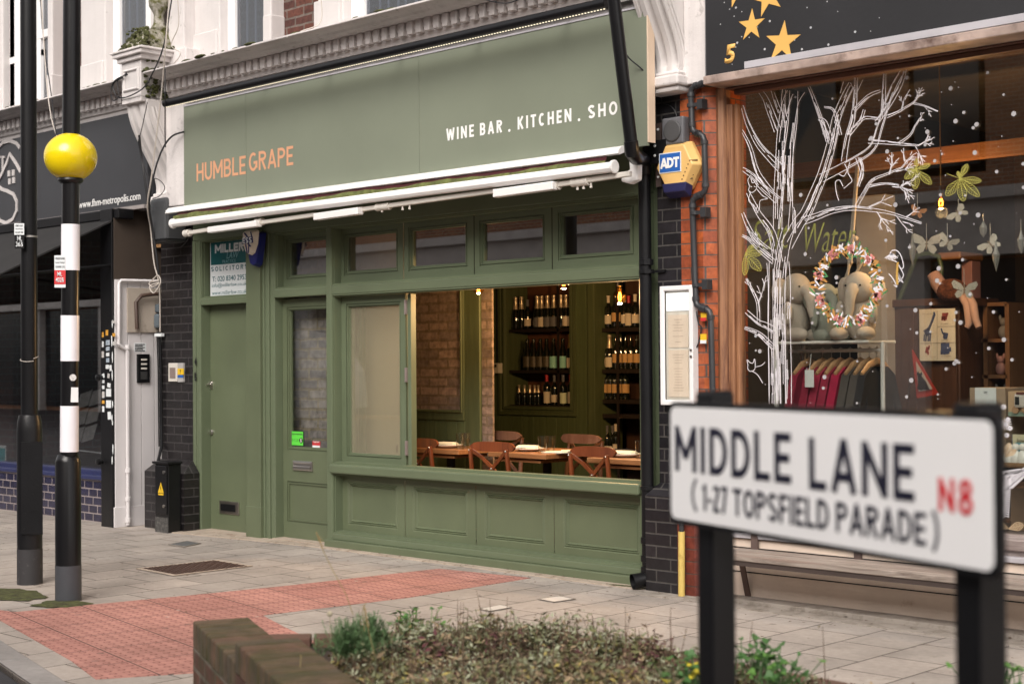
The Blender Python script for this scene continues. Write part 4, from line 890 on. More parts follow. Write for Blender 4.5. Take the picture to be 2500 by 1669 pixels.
cable('black cable hanging from the slanting pipe to the right scroll bracket', [(1512, 40, -.5), (1518, 95, -.42), (1530, 135, -.33), (1560, 163, -.27), (1592, 190, -.2)], .005)
cable('thin cable curving over the black bricks above the square sounder', [(1594, 236, -.05), (1612, 250, -.05), (1640, 262, -.05), (1652, 285, -.05), (1645, 300, -.05)], .003)
cable('black cable dangling below the menu case pipe', [(1700, 760, -.06), (1706, 790, -.06), (1712, 800, -.06), (1706, 835, -.06), (1699, 850, -.06)], .005)
for (a, b_, lab) in (((1712, 763), (1726, 783), 'yellow and pink warning tag on the pipe, the upper one'), ((1711, 815), (1726, 838), 'yellow and white warning tag on the pipe, the lower one')):
    A_ = at(*a, -.07); B_ = at(*b_, -.07); t = thing('warning_tag', lab, 'tag', A_); MB().box(A_.x, B_.x, -.075, -.072, B_.z, A_.z).build('card', YELL, t); MB().box(A_.x, B_.x, -.078, -.0755, B_.z, B_.z+.02).build('strip', REDL if a[1] < 800 else SIGNW, t)
# ================= drooping cables round the left console
cb_ = 'cables tangled round the left bracket'
cable('pale cable running down past the pedestal to the meter cupboard', [(415, -20, -.5), (405, 100, -.55), (395, 220, -.5), (382, 330, -.48), (370, 430, -.45), (360, 500, -.4), (368, 560, -.3), (376, 640, -.28), (389, 700, -.25), (391, 810, -.2)], .006, CABLEW, grp=cb_)
cable('second pale cable looping beside the mossy pedestal', [(432, -20, -.4), (436, 60, -.42), (418, 110, -.45), (440, 130, -.45), (425, 155, -.45), (405, 163, -.45)], .004, CABLEW, grp=cb_)
cable('black cable crossing the pedestal face down to the left cornice', [(422, -20, -.5), (400, 110, -.55), (372, 180, -.52), (350, 215, -.5), (310, 237, -.48), (285, 235, -.48), (277, 205, -.48), (310, 180, -.47)], .006, CABLEB, grp=cb_)
cable('coil of thin black cable hanging by the left cornice', [(311, 182, -.49), (283, 195, -.49), (272, 215, -.49), (275, 245, -.49), (290, 235, -.49), (286, 200, -.49), (300, 190, -.49)], .005, CABLEB, grp=cb_)
cable('straight black cable from the cornice corner down the white panel', [(403, 165, -.5), (403, 250, -.5), (403, 330, -.3), (404, 360, -.28)], .005, CABLEB, grp=cb_)
cable('pair of black cables bowing from the fascia edge to the cable bundle', [(449, 322, -.26), (420, 333, -.3), (398, 362, -.33), (380, 410, -.35), (368, 470, -.35), (362, 520, -.3)], .008, CABLEB, grp=cb_)
cable('black cable bundle beside the fluted bracket', [(340, 330, -.47), (345, 380, -.43), (352, 430, -.42), (362, 500, -.38), (372, 560, -.3), (384, 640, -.25), (390, 720, -.22), (391, 800, -.2)], .010, CABLEB, grp=cb_)
cable('thin grey cable slack below the left bracket', [(360, 250, -.5), (345, 320, -.47), (338, 350, -.46), (350, 400, -.44), (365, 440, -.42), (380, 436, -.4), (395, 445, -.38), (402, 460, -.36), (390, 478, -.36), (372, 485, -.36)], .004, CABLEB, grp=cb_)
cable('hank of pale cable tied by the gas meter', [(389, 684, -.27), (365, 690, -.3), (372, 700, -.3), (389, 690, -.27), (366, 698, -.3), (375, 715, -.3), (392, 690, -.27), (385, 672, -.27), (368, 688, -.3)], .005, CABLEW, grp=cb_)
cable('pale cable stub across the cornice top at far left', [(100, -20, -.3), (112, 180, -.45), (124, 280, -.5), (139, 335, -.6)], .005, CABLEW, grp=cb_)
cable('black cable beside the pale one in front of the far left window', [(97, -20, -.2), (107, 100, -.3), (125, 230, -.45), (137, 330, -.6)], .005, CABLEB, grp=cb_)
cable('short dark cable tail under the awning end', [(462, 575, -.35), (455, 590, -.2), (440, 604, -.05), (424, 607, -.02)], .003, CABLEB, grp=cb_)
cable('thin brown cable along the mossy ledge above the wine bar cornice', [(783, -10, -.2), (786, 40, -.2), (775, 62, -.25), (740, 75, -.35), (700, 92, -.48)], .004, CABLEW, grp=cb_)
cable('slack black cable over the cornice near the top edge of the photo', [(1165, -8, -.5), (1200, 4, -.5), (1240, 8, -.5), (1280, -6, -.5)], .004, CABLEB, grp=cb_)
gb = thing('junction_box', 'scuffed black plastic junction box hanging at the foot of the left bracket', 'junction box', at(396, 535, -.2))
P = at(396, 535, -.22); Q = at(376, 487, -.22); q2 = at(417, 590, -.22)
MB().box(Q.x, q2.x, -.27, -.05, q2.z, Q.z).build('case', M('scuffed_grey_case', (.05, .052, .055), .55, bmp=.4, dirt='#6f7172', dscale=10, damt=.3), gb, bev=.03); MB().box(Q.x-.005, q2.x+.005, -.275, -.05, q2.z+.02, q2.z+.028).build('lid_seam', BLACKM, gb)
# ================= estate agent shop, left
es = thing('estate_agent_shopfront', 'dark grey shopfront with a web address on its fascia and navy tiles below', 'shopfront', (-4, 0, 0))
EY = -.20
MB().box(-9, -2.30, EY, .05, 2.86, 3.70).build('fascia_board', DARKF, es, bev=.003)
MB().box(-9, -2.33, EY-.02, EY+.03, 2.825, 2.858).build('fascia_strip', M('scuffed_strip', (.30, .27, .26), .5, dirt='#d8d0c8', dscale=14, damt=.3), es)
a, b = at(193, 503, EY), at(343, 476, EY)
text('lettering', 'www.fhm-metropolis.com', WTXT, es, (a.x, b.x, a.z-.045, a.z+.045), y=EY-.001, bold=.0, depth=.003)
lg = MB()
def ribbon(mb, pts, w_, y, th=.012):
    W_ = [at(px, py, y) for px, py in pts]; n = len(W_); L, R2 = [], []
    for i, p in enumerate(W_):
        d = (W_[min(i+1, n-1)]-W_[max(i-1, 0)]); q = Vector((-d.z, 0, d.x)).normalized()*w_/2; L.append(p+q); R2.append(p-q)
    for i in range(n-1): mb.prism([L[i], L[i+1], R2[i+1], R2[i]], (0, -th, 0))
ribbon(lg, [(50, 362), (42, 350), (26, 344), (10, 348), (-5, 362), (-16, 385)], .035, EY-.001)
ribbon(lg, [(-4, 442), (6, 425), (18, 398), (25, 376), (40, 398), (52, 420)], .035, EY-.001); ribbon(lg, [(8, 420), (8, 386), (8, 384), (2, 383), (13, 384)], .022, EY-.002)
ribbon(lg, [(-6, 452), (6, 462), (18, 466), (34, 474), (42, 492), (42, 515), (33, 535), (16, 545), (0, 538), (-10, 520)], .035, EY-.001)
for px, py in ((23.5, 424), (34, 422), (25, 443), (35, 440)):
    P = at(px, py, EY); lg.box(P.x-.022, P.x+.022, EY-.012, EY-.001, P.z-.03, P.z+.03)
lg.build('house_logo', M('logo_grey', (.50, .47, .46), .5, bmp=0), es)
MB().box(-9, -2.60, -.19, .05, .40, .475).build('sill', BLUEP, es, bev=.008); MB().box(-9, -2.60, -.235, .05, .385, .43).build('sill_nosing', BLUEP, es, bev=.01)
MB().box(-9, -2.60, -.205, .05, -.02, .386).build('tiled_stall_riser', BLUETILE, es)
MB().box(-9, -2.62, -.12, -.113, .475, 2.83).build('pane', GLASSD, es)
MB().box(-9, -2.62, 3.2, 3.3, 0, 3).build('rear_wall', M('agent_wall', (.06, .055, .05), .8), es); MB().box(-9, -2.62, .05, 3.2, -.02, .44).build('floor', DARK, es)
MB().box(-9, -2.4, .05, 3.2, 2.83, 2.85).build('ceiling', DARK, es); MB().box(-3.9, -3.5, 1.2, 1.3, .44, 2.8).build('white_pier', M('off_white_panel', (.30, .29, .28), .7), es)
po = MB().box(-2.79, -2.60, -.38, 1.4, 0, 2.83).build('post', BLACKR, es, bev=.004)
wh = M('white_boarding', (.66, .63, .63), .45, var=.04, bmp=.1, dirt='#8d827a', dscale=8, damt=.18)
m = MB()
for k in range(9): y0 = -.36+k*.135; m.box(-2.598, -2.585, y0+.003, y0+.132, .02, 2.2)
m.box(-2.598, -2.578, -.37, .85, 0, .18); m.build('side_boarding', wh, es, bev=.003)
MB().box(-2.599, -2.59, -.36, .85, 2.2, 2.83).build('dark_boarding', M('brown_boarding', (.05, .035, .025), .8), es)
# stickers on the post
stc = [SIGNW, M('sticker_orange', (.65, .33, .05), .5, bmp=0), M('sticker_blue_white', (.40, .45, .50), .5, bmp=0, dirt='#28658f', dscale=60, damt=.4), M('sticker_grey', (.5, .48, .46), .6, bmp=0, dirt='#333333', dscale=90, damt=.3)]
for i, (px, py, w_, h_, k, an) in enumerate([(261, 812, 7, 17, 1, 0), (251, 817, 5, 16, 1, 0), (278, 817, 8, 10, 1, 0), (277, 786, 7, 8, 3, .1), (263, 836, 11, 16, 2, 0), (263, 851, 10, 12, 2, .1), (251, 840, 5, 18, 0, 0), (279, 838, 8, 12, 3, 0), (251, 865, 6, 20, 3, 0), (263, 865, 9, 11, 0, .05), (263, 879, 9, 13, 2, 0), (262, 895, 9, 12, 0, 0), (270, 898, 6, 18, 0, .1), (252, 917, 7, 13, 0, .2), (265, 917, 6, 14, 3, -.2), (252, 931, 7, 10, 0, 0), (266, 940, 9, 13, 0, -.2), (252, 945, 7, 11, 0, 0), (265, 958, 14, 24, 0, 0), (252, 963, 7, 20, 3, 0), (252, 981, 7, 10, 1, 0), (265, 986, 14, 23, 0, 0), (252, 998, 6, 18, 0, 0), (267, 1014, 9, 24, 0, .1)]):
    P = at(px, py, -.381); u = Vector((math.cos(an), 0, math.sin(an)))*(w_*.0042)*.5*1.4; v = Vector((-math.sin(an), 0, math.cos(an)))*h_*.0029*.5
    s_ = MB().obox(P, u, (0, .0008, 0), v).build('sticker', stc[k], po)
for z in (1.72, 1.42, 1.0, .62):
    P = MB(); 
    for j in range(3): P.ell((-2.60, -.383+random.random()*.01, z+random.uniform(-.1, .1)), (.008, .004, random.uniform(.015, .05)), 7, 5)
    P.build('chipped_paint', SIGNW, po)
for z in (1.33, .58):
    m = MB(); m.lathe([(.02, 0), (.02, -.02), (.03, -.03), (.028, -.055), (.01, -.06)], (-2.765, -.38, z), 14, 'y'); m.build('knob', BLACKP, po)
# awning of the estate agent
ea = thing('awning', 'plain black awning over the estate agent window at far left', 'awning', (-5, -.8, 2.5))
m = MB(); pr_ = [(-.22, 2.80), (-1.46, 2.20), (-1.46, 2.185), (-.22, 2.785)]; m.prism([(-9, a, b) for a, b in pr_], (6.4, 0, 0)); m.build('cloth', M('black_canvas', (.016, .015, .015), .75, var=.3, bmp=.3, bs=30), ea)
MB().tube([(-9, -1.46, 2.19), (-2.6, -1.46, 2.19)], .025, 10).build('front_bar', BLACKM, ea); MB().box(-9, -2.52, -.36, -.2, 2.74, 2.83).build('housing', BLACKM, ea, bev=.01)
m = MB(); 
for x in (-2.62, -5.0): m.tube([(x, -.2, 2.35), (x, -1.44, 2.19)], .015, 8)
m.build('arm', BLACKM, ea)
bo = MB(); P = atx(285, 578, -2.5); Q = at(365, 567, -.1); bo.box(-2.58, -2.30, .05, .09, 2.50, 2.53); bo = bo.build('loose_batten', M('bare_plywood', (.35, .19, .08), .7), es)
# meters, pipes and intercom on the white boarding
def sidebox(name, mat, par, y0, y1, z0, z1, th, bev=.004, x=-2.585): return MB().box(x, x+th, y0, y1, z0, z1).build(name, mat, par, bev=bev)
mt = thing('gas_meter', 'grey gas meter on a stained board high on the white panelling', 'meter', (-2.57, .1, 1.95))
sidebox('backing_board', M('stained_board', (.42, .36, .30), .8, dirt='#3b2e24', dscale=6, damt=.3), mt, -.24, .5, 1.73, 2.13, .02); sidebox('case', M('blue_grey_steel', (.10, .125, .145), .4, bmp=.1), mt, .02, .30, 1.77, 1.90, .12, .02, -2.565); sidebox('upper_case', M('blue_grey_steel2', (.09, .115, .135), .4, bmp=.1), mt, .03, .29, 1.91, 1.99, .11, .02, -2.565); sidebox('label', SIGNW, mt, .12, .22, 1.82, 1.88, .124, 0, -2.565)
m = MB(); m.tube([(-2.54, -.16, 1.76), (-2.54, -.17, 2.0), (-2.53, -.12, 2.06), (-2.52, .02, 2.08), (-2.52, .12, 2.07), (-2.52, .12, 1.98)], .018, 10); m.build('bent_pipe', M('brown_pipe', (.06, .035, .025), .5), mt, smooth=True)
tpp = MB(); tpp.tube([(-2.56, -.335, 1.62), (-2.56, -.33, 2.17), (-2.56, -.31, 2.19), (-2.56, .45, 2.2)], .016, 10); tpp.tube([(-2.56, -.335, 1.62), (-2.555, -.25, 1.57), (-2.555, -.25, .02)], .018, 10)
for z in (1.6, .5, .25, .06): tpp.lathe([(.018, -.02), (.026, -.018), (.026, .018), (.018, .02)], (-2.555, -.25, z), 10)
o = tpp.build('waste_pipe', wh, smooth=True); tag(o, 'white painted pipe down the white panelled side wall', 'pipe')
ic = thing('intercom', 'black three button door intercom on the white panelling under a label', 'intercom', (-2.58, 0, 1.4))
y0, y1 = atx(336, 900, -2.58).y, atx(359, 900, -2.58).y; z0, z1 = atx(345, 934, -2.58).z, atx(345, 864, -2.58).z
cs = sidebox('case', BLACKP, ic, y0-.01, y1+.02, z0, z1, .022, .005); sidebox('speaker_grille', M('dark_plastic', (.03, .03, .03), .6), cs, y0+.02, y1-.01, z0+.03, z0+.10, .0245, 0)
for k in range(3): z = z1-.05-k*.04; sidebox('button', CREAM, cs, y0+.025, y1-.012, z-.008, z+.008, .026, .002)
lb = sidebox('name_label', SIGNW, ic, y0-.03, y1-.005, z1+.02, z1+.10, .002, 0)
for k in range(5): z = z1+.03+k*.014; sidebox('print_line', BLACKM, lb, y0-.024, y1-.02-.02*(k % 2), z-.004, z+.004, .0035, 0)
cp = thing('entry_panel', 'small cream entry panel with a yellow sticker on the black brick pier', 'entry panel', (-2.2, 0, 1.4))
a, b = at(413, 886, -.02), at(434, 931, -.02); fx = MB().box(a.x, b.x, -.03, .0, b.z, a.z).build('case', CREAM, cp, bev=.004); MB().box(a.x+.03, b.x-.02, -.036, -.028, b.z+.03, a.z-.04).build('door', M('brown_grey_door', (.22, .17, .15), .4), cp)
MB().box(b.x+.0, b.x+.085, -.022, .0, b.z-.005, a.z).build('side_case', M('grey_case', (.38, .37, .36), .5), cp, bev=.003); MB().box(b.x+.005, b.x+.10, -.026, -.022, b.z+.06, b.z+.115).build('yellow_sticker', YELL, cp); MB().box(b.x+.005, b.x+.09, -.0255, -.022, b.z+.035, b.z+.058).build('blue_sticker', ADTB, cp)
text('sticker_lettering', '!', BLACKM, cp, (b.x+.045, b.x+.055, b.z+.07, b.z+.105), y=-.0265, depth=.0006)
m = MB(); P = [at(389, 810, -.02), at(392, 900, -.02), at(393, 1000, -.02), at(394, 1090, -.02), at(386, 1125, -.08)]; m.tube(P, .014, 8); m.tube([p+Vector((-.03, -.005, 0)) for p in P[:4]], .006, 6); o = m.build('conduit', BLACKM, smooth=True); tag(o, 'black conduit down the left edge of the black brick pier', 'pipe')
m = MB(); P = at(391, 817, -.04); m.box(P.x-.06, P.x+.05, -.06, -.03, P.z-.015, P.z+.012); o = m.build('terminal_block', SIGNW); tag(o, 'tiny white cable terminal at the foot of the pale cables', 'terminal')
# electricity cabinet
ec = thing('electricity_cabinet', 'slim black steel service cabinet with a yellow warning triangle at the pier foot', 'cabinet', (-1.75, -.25, 0))
CY = -.30; ca = at(379, 1250, CY).x; cb2 = at(411, 1250, CY).x; ct = at(395, 1132, CY).z
MB().box(ca, cb2, CY, -.17, .0, ct).build('body', BLACKP, ec, bev=.006); MB().box(ca-.02, cb2+.02, CY-.02, -.168, ct, ct+.02).build('lid', BLACKM, ec, bev=.004)
MB().box(ca+.015, cb2-.012, CY-.012, CY, .16, ct-.015).build('door', BLACKP, ec, bev=.004); MB().box(ca+.002, cb2-.002, CY-.003, CY+.001, 0, .13).build('dusty_foot', M('dusty_black', (.05, .048, .045), .8, dirt='#6d6a66', dscale=40, damt=.4), ec)
a = at(393, 1191, CY-.013); m = MB(); m.prism([(a.x-.045, CY-.014, a.z-.04), (a.x+.045, CY-.014, a.z-.04), (a.x, CY-.014, a.z+.05)], (0, -.001, 0)); m.box(a.x-.04, a.x+.04, CY-.015, CY-.014, a.z-.06, a.z-.045); wt = m.build('warning_triangle', YELL, ec)
m = MB(); m.prism([(a.x-.008, CY-.016, a.z+.02), (a.x+.008, CY-.016, a.z+.005), (a.x+.002, CY-.016, a.z-.002), (a.x+.01, CY-.016, a.z-.025), (a.x-.006, CY-.016, a.z-.002), (a.x+.0, CY-.016, a.z+.003)], (0, -.001, 0)); m.build('bolt_symbol', BLACKM, wt)
m = MB()
for z in (.52, .23): m.lathe([(.014, CY-.012), (.014, CY-.02)], (a.x+.045, 0, z), 12, 'y')
m.build('lock', CHROME, ec)
# window display cards of the estate agent
dc = thing('window_display', 'sloping rack of acrylic property cards inside the estate agent window', 'display', (-3.3, .3, 1.1))
o0 = Vector((-3.42, .15, 1.28)); U_ = Vector((.30, .28, .30)); V_ = Vector((.0, .0, -.3))
for i in range(2):
    for j in range(3):
        c = at(206+30*i-9*j, 975+44*j-6*i, .10); u = Vector((.075, .02, .02)); v = Vector((.04, 0, .075)); q = MB().obox(c, u, (0, .003, 0), v).build('card', M('pale_card%d%d' % (i, j), (.42, .42, .41), .5, bmp=0, dirt='#777a78', dscale=22, damt=.4), dc)
MB().tube([at(186, 1098, .1), at(250, 1106, .1)], .008, 6).build('light_tube', SIGNW, dc)
lp_ = thing('leaflet', 'teal and white leaflet low in the far left window', 'leaflet', at(8, 1120, -.1))
a, b = at(-10, 1085, -.10), at(16, 1148, -.10); MB().box(a.x, b.x, -.106, -.104, b.z, a.z).build('sheet', SIGNW, lp_); MB().box(a.x, b.x-.02, -.109, -.1065, b.z+.09, a.z-.03).build('teal_block', M('bright_teal', (.03, .33, .36), .5, bmp=0), lp_)
# ================= toy shop, right
ts = thing('toy_shop_front', 'timber framed shop window with white tree drawings under a black star painted fascia', 'shopfront', (5, 0, 0))
TY = -.17
zb0, zb1 = at(1743, 204, TY).z, at(1743, 183, TY).z
MB().box(3.77, 9, TY+.03, .02, zb1+.002, 4.6).build('fascia_board', BLACKF, ts); TF = TY+.03
m = MB(); m.box(3.775, 9, TY-.01, .05, zb0, zb1); m.build('stone_band', STONEB, ts, bev=.006)
a = at(1819, 160, TF-.02); MB().box(a.x, 9, TF-.03, TF, a.z-.022, a.z+.02).build('aluminium_strip', FASCB, ts, bev=.002)
def star(cx_, cy_, r, rot, kx=1.0):
    P = at(cx_, cy_, TF-.002); m = MB(); pts = []
    for k in range(10):
        q = r if k % 2 == 0 else r*.38; a = math.pi/2+rot+k*math.pi/5; pts.append((P.x+q*kx*math.cos(a), TF-.001, P.z+q*math.sin(a)))
    m.prism(pts, (0, -.002, 0)); return m.build('painted_star', GOLDS, ts)
star(1835, 62, .098, -.05); star(1911, 103, .125, -.12, 1.0); star(1873, -8, .12, .25); star(1797, -22, .10, .3)
text('number_lettering', '5', GOLDS, ts, (at(1769, 132, TF).x, at(1796, 130, TF).x, at(1782, 155, TF).z, at(1782, 109, TF).z), y=TF-.001, bold=.04, shear=.15)
m = MB()
for i in range(46):
    P = at(random.uniform(1745, 2150), random.uniform(0, 175), TF-.002); r = random.choice((.003, .004, .007)); m.lathe([(r, 0), (r, -.001)], (P.x, TF-.001, P.z), 8, 'y') if P.z > zb1+.03 else None
m.build('painted_dots', M('grey_dots', (.45, .45, .46), .7, bmp=0), ts)
# timber: outer rounded post, groove, second post, head
xa, xb_, xc, xd = at(1747, 700, 0).x, at(1773, 700, 0).x, at(1791, 700, .01).x, at(1811, 700, .06).x
m = MB(); m.prism([(xa, .06, 0), (xa, .02, 0), (xa+.015, .003, 0), ((xa+xb_)/2, -.012, 0), (xb_-.012, .002, 0), (xb_, .02, 0), (xb_, .06, 0)], (0, 0, zb0)); tm = m.build('outer_post', TIMB, ts); tm.location.z += .0
m = MB(); m.box(xb_+.004, xc, .008, .1, .42, zb0-.10); m.build('inner_post', TIMB, ts, bev=.008); m = MB(); m.box(xc, xd, .03, .1, .42, zb0-.10); m.build('window_bead', TIMB, ts, bev=.006)
gt = at(2240, 163, .06).z
m = MB(); m.box(xb_+.004, 9, .0, .1, gt+.03, zb0); m.box(xb_+.004, 9, -.015, .1, gt+.055, gt+.075); m.box(xc, 9, .03, .1, gt-.002, gt+.03); m.build('timber_head', TIMBH, ts, bev=.006)
gbz = at(2460, 1302, .06).z
pane = MB().box(xd, 9, .06, .066, gbz, gt).build('pane', GLASST, ts)
GY = .058
m = MB(); m.box(xb_, 9, -.0, .1, .40, gbz); m.box(xb_, 9, -.03, .1, .435, gbz-.02); m.build('worn_sill', woodm('grey_worn_timber', (.13, .09, .08), (.38, .33, .31), .7, 'x', 1), ts, bev=.006)
MB().box(xb_, 9, -.045, .05, .375, .405).build('aluminium_drip', FASCB, ts, bev=.004)
MB().box(xb_-.02, 9, -.02, .1, .0, .375).build('rendered_stall_riser', RENDER, ts, bev=.004)
m = MB()
for py in (1373, 1399, 1420, 1445, 1467): z = at(2470, py, -.02).z; m.box(xb_, 9, -.0235, -.0205, z-.003, z+.003)
m.build('render_groove', DARK, ts)
MB().box(xb_, 9, -.17, -.02, 0, .03).build('kerb_upstand', CONC, ts, bev=.006)
# bench
bn = thing('bench', 'low weathered plank bench fixed in front of the cream rendered stall riser', 'bench', (4.8, -.25, 0))
a, b = at(1745, 1352, -.38), at(2330, 1404, -.38); zt_ = (a.z+b.z)/2
BW = woodm('weathered_bench_plank', (.10, .07, .055), (.42, .36, .31), .8, 'x', 1, worn=(.22, .16, .13))
m = MB(); m.box(3.95, 6.2, -.38, -.235, zt_-.034, zt_); m.box(3.95, 6.2, -.225, -.09, zt_-.034, zt_); m.build('seat', BW, bn, bev=.006)
m = MB(); m.box(3.96, 6.2, -.37, -.34, zt_-.062, zt_-.034); m.box(3.96, 6.2, -.13, -.10, zt_-.062, zt_-.034); m.build('seat_rail', M('rusty_angle', (.05, .035, .03), .6), bn)
for px in (1813, 2600):
    F0 = at(px+14, 1457, -.03); T = atx(px, 1378, F0.x); T.y = min(T.y, -.09); F0.z = .02; dv = (T-F0)/2; m = MB(); m.obox((T+F0)/2, (.018, 0, 0), (0, .006, .0), dv); m.build('leg', M('brown_flat_bar', (.085, .05, .04), .6), bn)
for px in (1830, 2082):
    T = at(px, 1352, -.10); m = MB(); m.box(T.x-.022, T.x+.022, -.055, -.035, zt_-.02, zt_+.26); m.build('wall_strap', M('brown_flat_bar2', (.11, .075, .065), .6), bn)
# ================= lamp column and beacon
lc = thing('lamp_column', 'tall plain black steel lamp column at far left', 'lamp post', gnd(73, 1424))
g = gnd(73, 1424); D = (g-CAMP).dot(_f); rr = lambda wpx: wpx*D/FPX/2
zf = lambda py: (CAMP+ray(73, py)*(D/FPX)).z
m = MB(); m.lathe([(rr(60), 0), (rr(60), zf(1052)), (rr(58), zf(1030)), (rr(50), zf(1013)), (rr(40), zf(1011))], (g.x, g.y, 0), 28); m.build('base', BLACKR, lc, smooth=True)
m = MB(); m.lathe([(rr(60.6), 0), (rr(60.6), zf(1338))], (g.x, g.y, 0), 28); m.build('base_band', M('worn_dark_band', (.032, .03, .032), .7, dirt='#6e6a68', dscale=12, damt=.3), lc, smooth=True)
m = MB(); m.lathe([(rr(40), zf(1014)), (rr(39), zf(600)), (rr(37), 7.0)], (g.x, g.y, 0), 28); m.build('shaft', BLACKM, lc, smooth=True)
tc = -RR*.0; fv = (CAMP-g); fv.z = 0; fv.normalize(); sv = Vector((-fv.y, fv.x, 0))
def onpole(name, mat, par, g, D, px0, px1, py0, py1, off, th=.004, r=.08):
    c0 = CAMP+ray((px0+px1)/2, (py0+py1)/2)*(D/FPX); hw_ = (px1-px0)*D/FPX/2; hh = (py1-py0)*D/FPX/2
    m = MB(); m.obox(c0+fv*off, RR*hw_, fv*th, Vector((0, 0, 1))*hh); return m.build(name, mat, par)
onpole('access_door', BLACKR, lc, g, D, 52, 104, 1077, 1300, rr(57), .012)
pt = onpole('number_plate', BLACKM, lc, g, D, 36, 59, 575, 608, rr(40)); pl_ = onpole('notice_plate', SIGNW, lc, g, D, 35, 59, 547, 575, rr(40))
def ptext(s, mat, par, D, px0, px1, py0, py1, off, bold=0.0, name='lettering'):
    O = CAMP+ray(px0, py1)*(D/FPX)+fv*off; w_ = (px1-px0)*D/FPX; h_ = (py1-py0)*D/FPX
    return text(name, s, mat, par, (0, w_, 0, h_), org=O, U=RR, V=Vector((0, 0, 1)), bold=bold, depth=.001)
ptext('ML', SIGNW, pt, D, 42, 54, 578, 590, rr(40)+.005, .02); ptext('36B', SIGNW, pt, D, 39, 56, 592, 604, rr(40)+.005, .02)
for k, s in enumerate(('STREET LIGHT', 'Lamp Faulty?', '020 8489 1000')): ptext(s, BLACKM, pl_, D, 38, 56, 551+k*8, 555+k*8, rr(40)+.005)
m = MB(); c0 = Vector((g.x, g.y, zf(577))); m.lathe([(rr(41), -.006), (rr(42), -.006), (rr(42), .006), (rr(41), .006)], c0, 24); m.build('steel_band', CHROME, lc); 
m = MB(); c0 = Vector((g.x, g.y, zf(875))); m.tube([c0+Vector((math.cos(a/8*math.pi)*rr(42), math.sin(a/8*math.pi)*rr(42), .02*math.sin(a/3))) for a in range(17)], .003, 5); m.build('tied_string', CABLEW, lc)
bc = thing('belisha_beacon', 'zebra crossing beacon, yellow globe on a black and white striped pole', 'beacon', gnd(167, 1465))
g2 = gnd(167, 1465); D2 = (g2-CAMP).dot(_f); r2 = lambda wpx: wpx*D2/FPX/2; z2 = lambda py: (CAMP+ray(168, py)*(D2/FPX)).z
fv = (CAMP-g2); fv.z = 0; fv.normalize()
m = MB(); m.lathe([(r2(62), 0), (r2(61), z2(1127)), (r2(50), z2(1110)), (r2(44), z2(1108))], (g2.x, g2.y, 0), 30); m.build('base', BLACKP, bc, smooth=True)
m = MB(); m.lathe([(r2(62.6), 0), (r2(62.6), z2(1378))], (g2.x, g2.y, 0), 30); m.build('base_band', GREYB, bc, smooth=True)
tx = at(173, 500, g2.y).x
lean = Vector(((CAMP+ray(173, 440)*(D2/FPX)).x-g2.x, (CAMP+ray(173, 440)*(D2/FPX)).y-g2.y, 0))/z2(440)
def pol(pa, pb, mat, w_=44, name='pole'):
    m = MB(); za, zb_ = z2(pa), z2(pb); m.tube([Vector((g2.x, g2.y, za))+lean*za, Vector((g2.x, g2.y, zb_))+lean*zb_], r2(w_), 28); return m.build(name, mat, bc, smooth=True)
pol(1112, -900, BLACKP, 42); 
for pa, pb in ((660, 548), (881, 770), (1102, 990)): pol(pa, pb, REFW, 44.5, 'reflective_band')
cG = CAMP+ray(172.5, 384)*(D2/FPX); rG = r2(127)
m = MB(); m.ell(cG, (rG, rG, rG*.93), 40, 26); m.build('globe', YEL, bc, smooth=True)
m = MB(); m.lathe([(r2(48), -rG*.93-.012), (r2(62), -rG*.93+.004), (r2(60), -rG*.80), (r2(40), -rG*.7)], cG, 28); m.build('collar', BLACKP, bc, smooth=True)
np_ = onpole('number_plate', REDL, bc, g2, D2, 133, 160, 661, 695, r2(48)); n2_ = onpole('notice_plate', SIGNW, bc, g2, D2, 133, 160, 625, 703, r2(46))
ptext('ML', SIGNW, np_, D2, 140, 152, 665, 676, r2(48)+.005, .02); ptext('402B', SIGNW, np_, D2, 136, 156, 679, 690, r2(48)+.005, .02)
for k, s in enumerate(('EMERGENCY NUMBER', 'Lamp Faulty?', '020 8489 1335')): ptext(s, GREYP, n2_, D2, 136, 158, 630+k*10, 635+k*10, r2(46)+.005)
lm = MB(); c_ = CAMP+ray(178, 921)*(D2/FPX)+fv*(r2(44)+.001); lm.obox(c_, RR*.018, fv*.001, Vector((0, 0, .018))); 
m = MB(); cc = [c_+RR*.021*math.cos(a/8*math.pi)+Vector((0, 0, .021*math.sin(a/8*math.pi))) for a in range(16)]; m.prism(cc, fv*.002); m.build('round_sticker', M('scratched_sticker', (.6, .58, .56), .5, bmp=0, dirt='#333333', dscale=60, damt=.35), bc); lm.bm.free()
onpole('square_sticker', M('blank_sticker', (.70, .69, .68), .6, bmp=0), bc, g2, D2, 160, 191, 945, 981, r2(38), .002)
# ================= wine bar interior
room = thing('bar_room', 'dim panelled wine bar interior behind the open window', 'interior', (1, 2, 0))
FLB = woodm('dark_floor_boards', (.03, .016, .01), (.06, .03, .018), .5, 'x', .6)
MB().box(-2.2, 3.28, .15, 5.2, -.02, .006).build('floor', FLB, room); MB().box(-2.2, 3.28, .14, 5.2, 2.78, 2.82).build('ceiling', M('dark_brown_ceiling', (.035, .018, .014), .8), room)
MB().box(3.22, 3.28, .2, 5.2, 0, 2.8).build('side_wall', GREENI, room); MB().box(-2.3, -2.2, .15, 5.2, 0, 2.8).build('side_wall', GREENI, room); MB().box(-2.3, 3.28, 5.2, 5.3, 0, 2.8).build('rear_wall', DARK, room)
BY = 1.15
xc_ = at(1201, 800, BY).x; m = MB()
m.box(-.6, xc_, BY, BY+.02, 0, 2.78); bw = m.build('brick_wall', INBRICK, room)
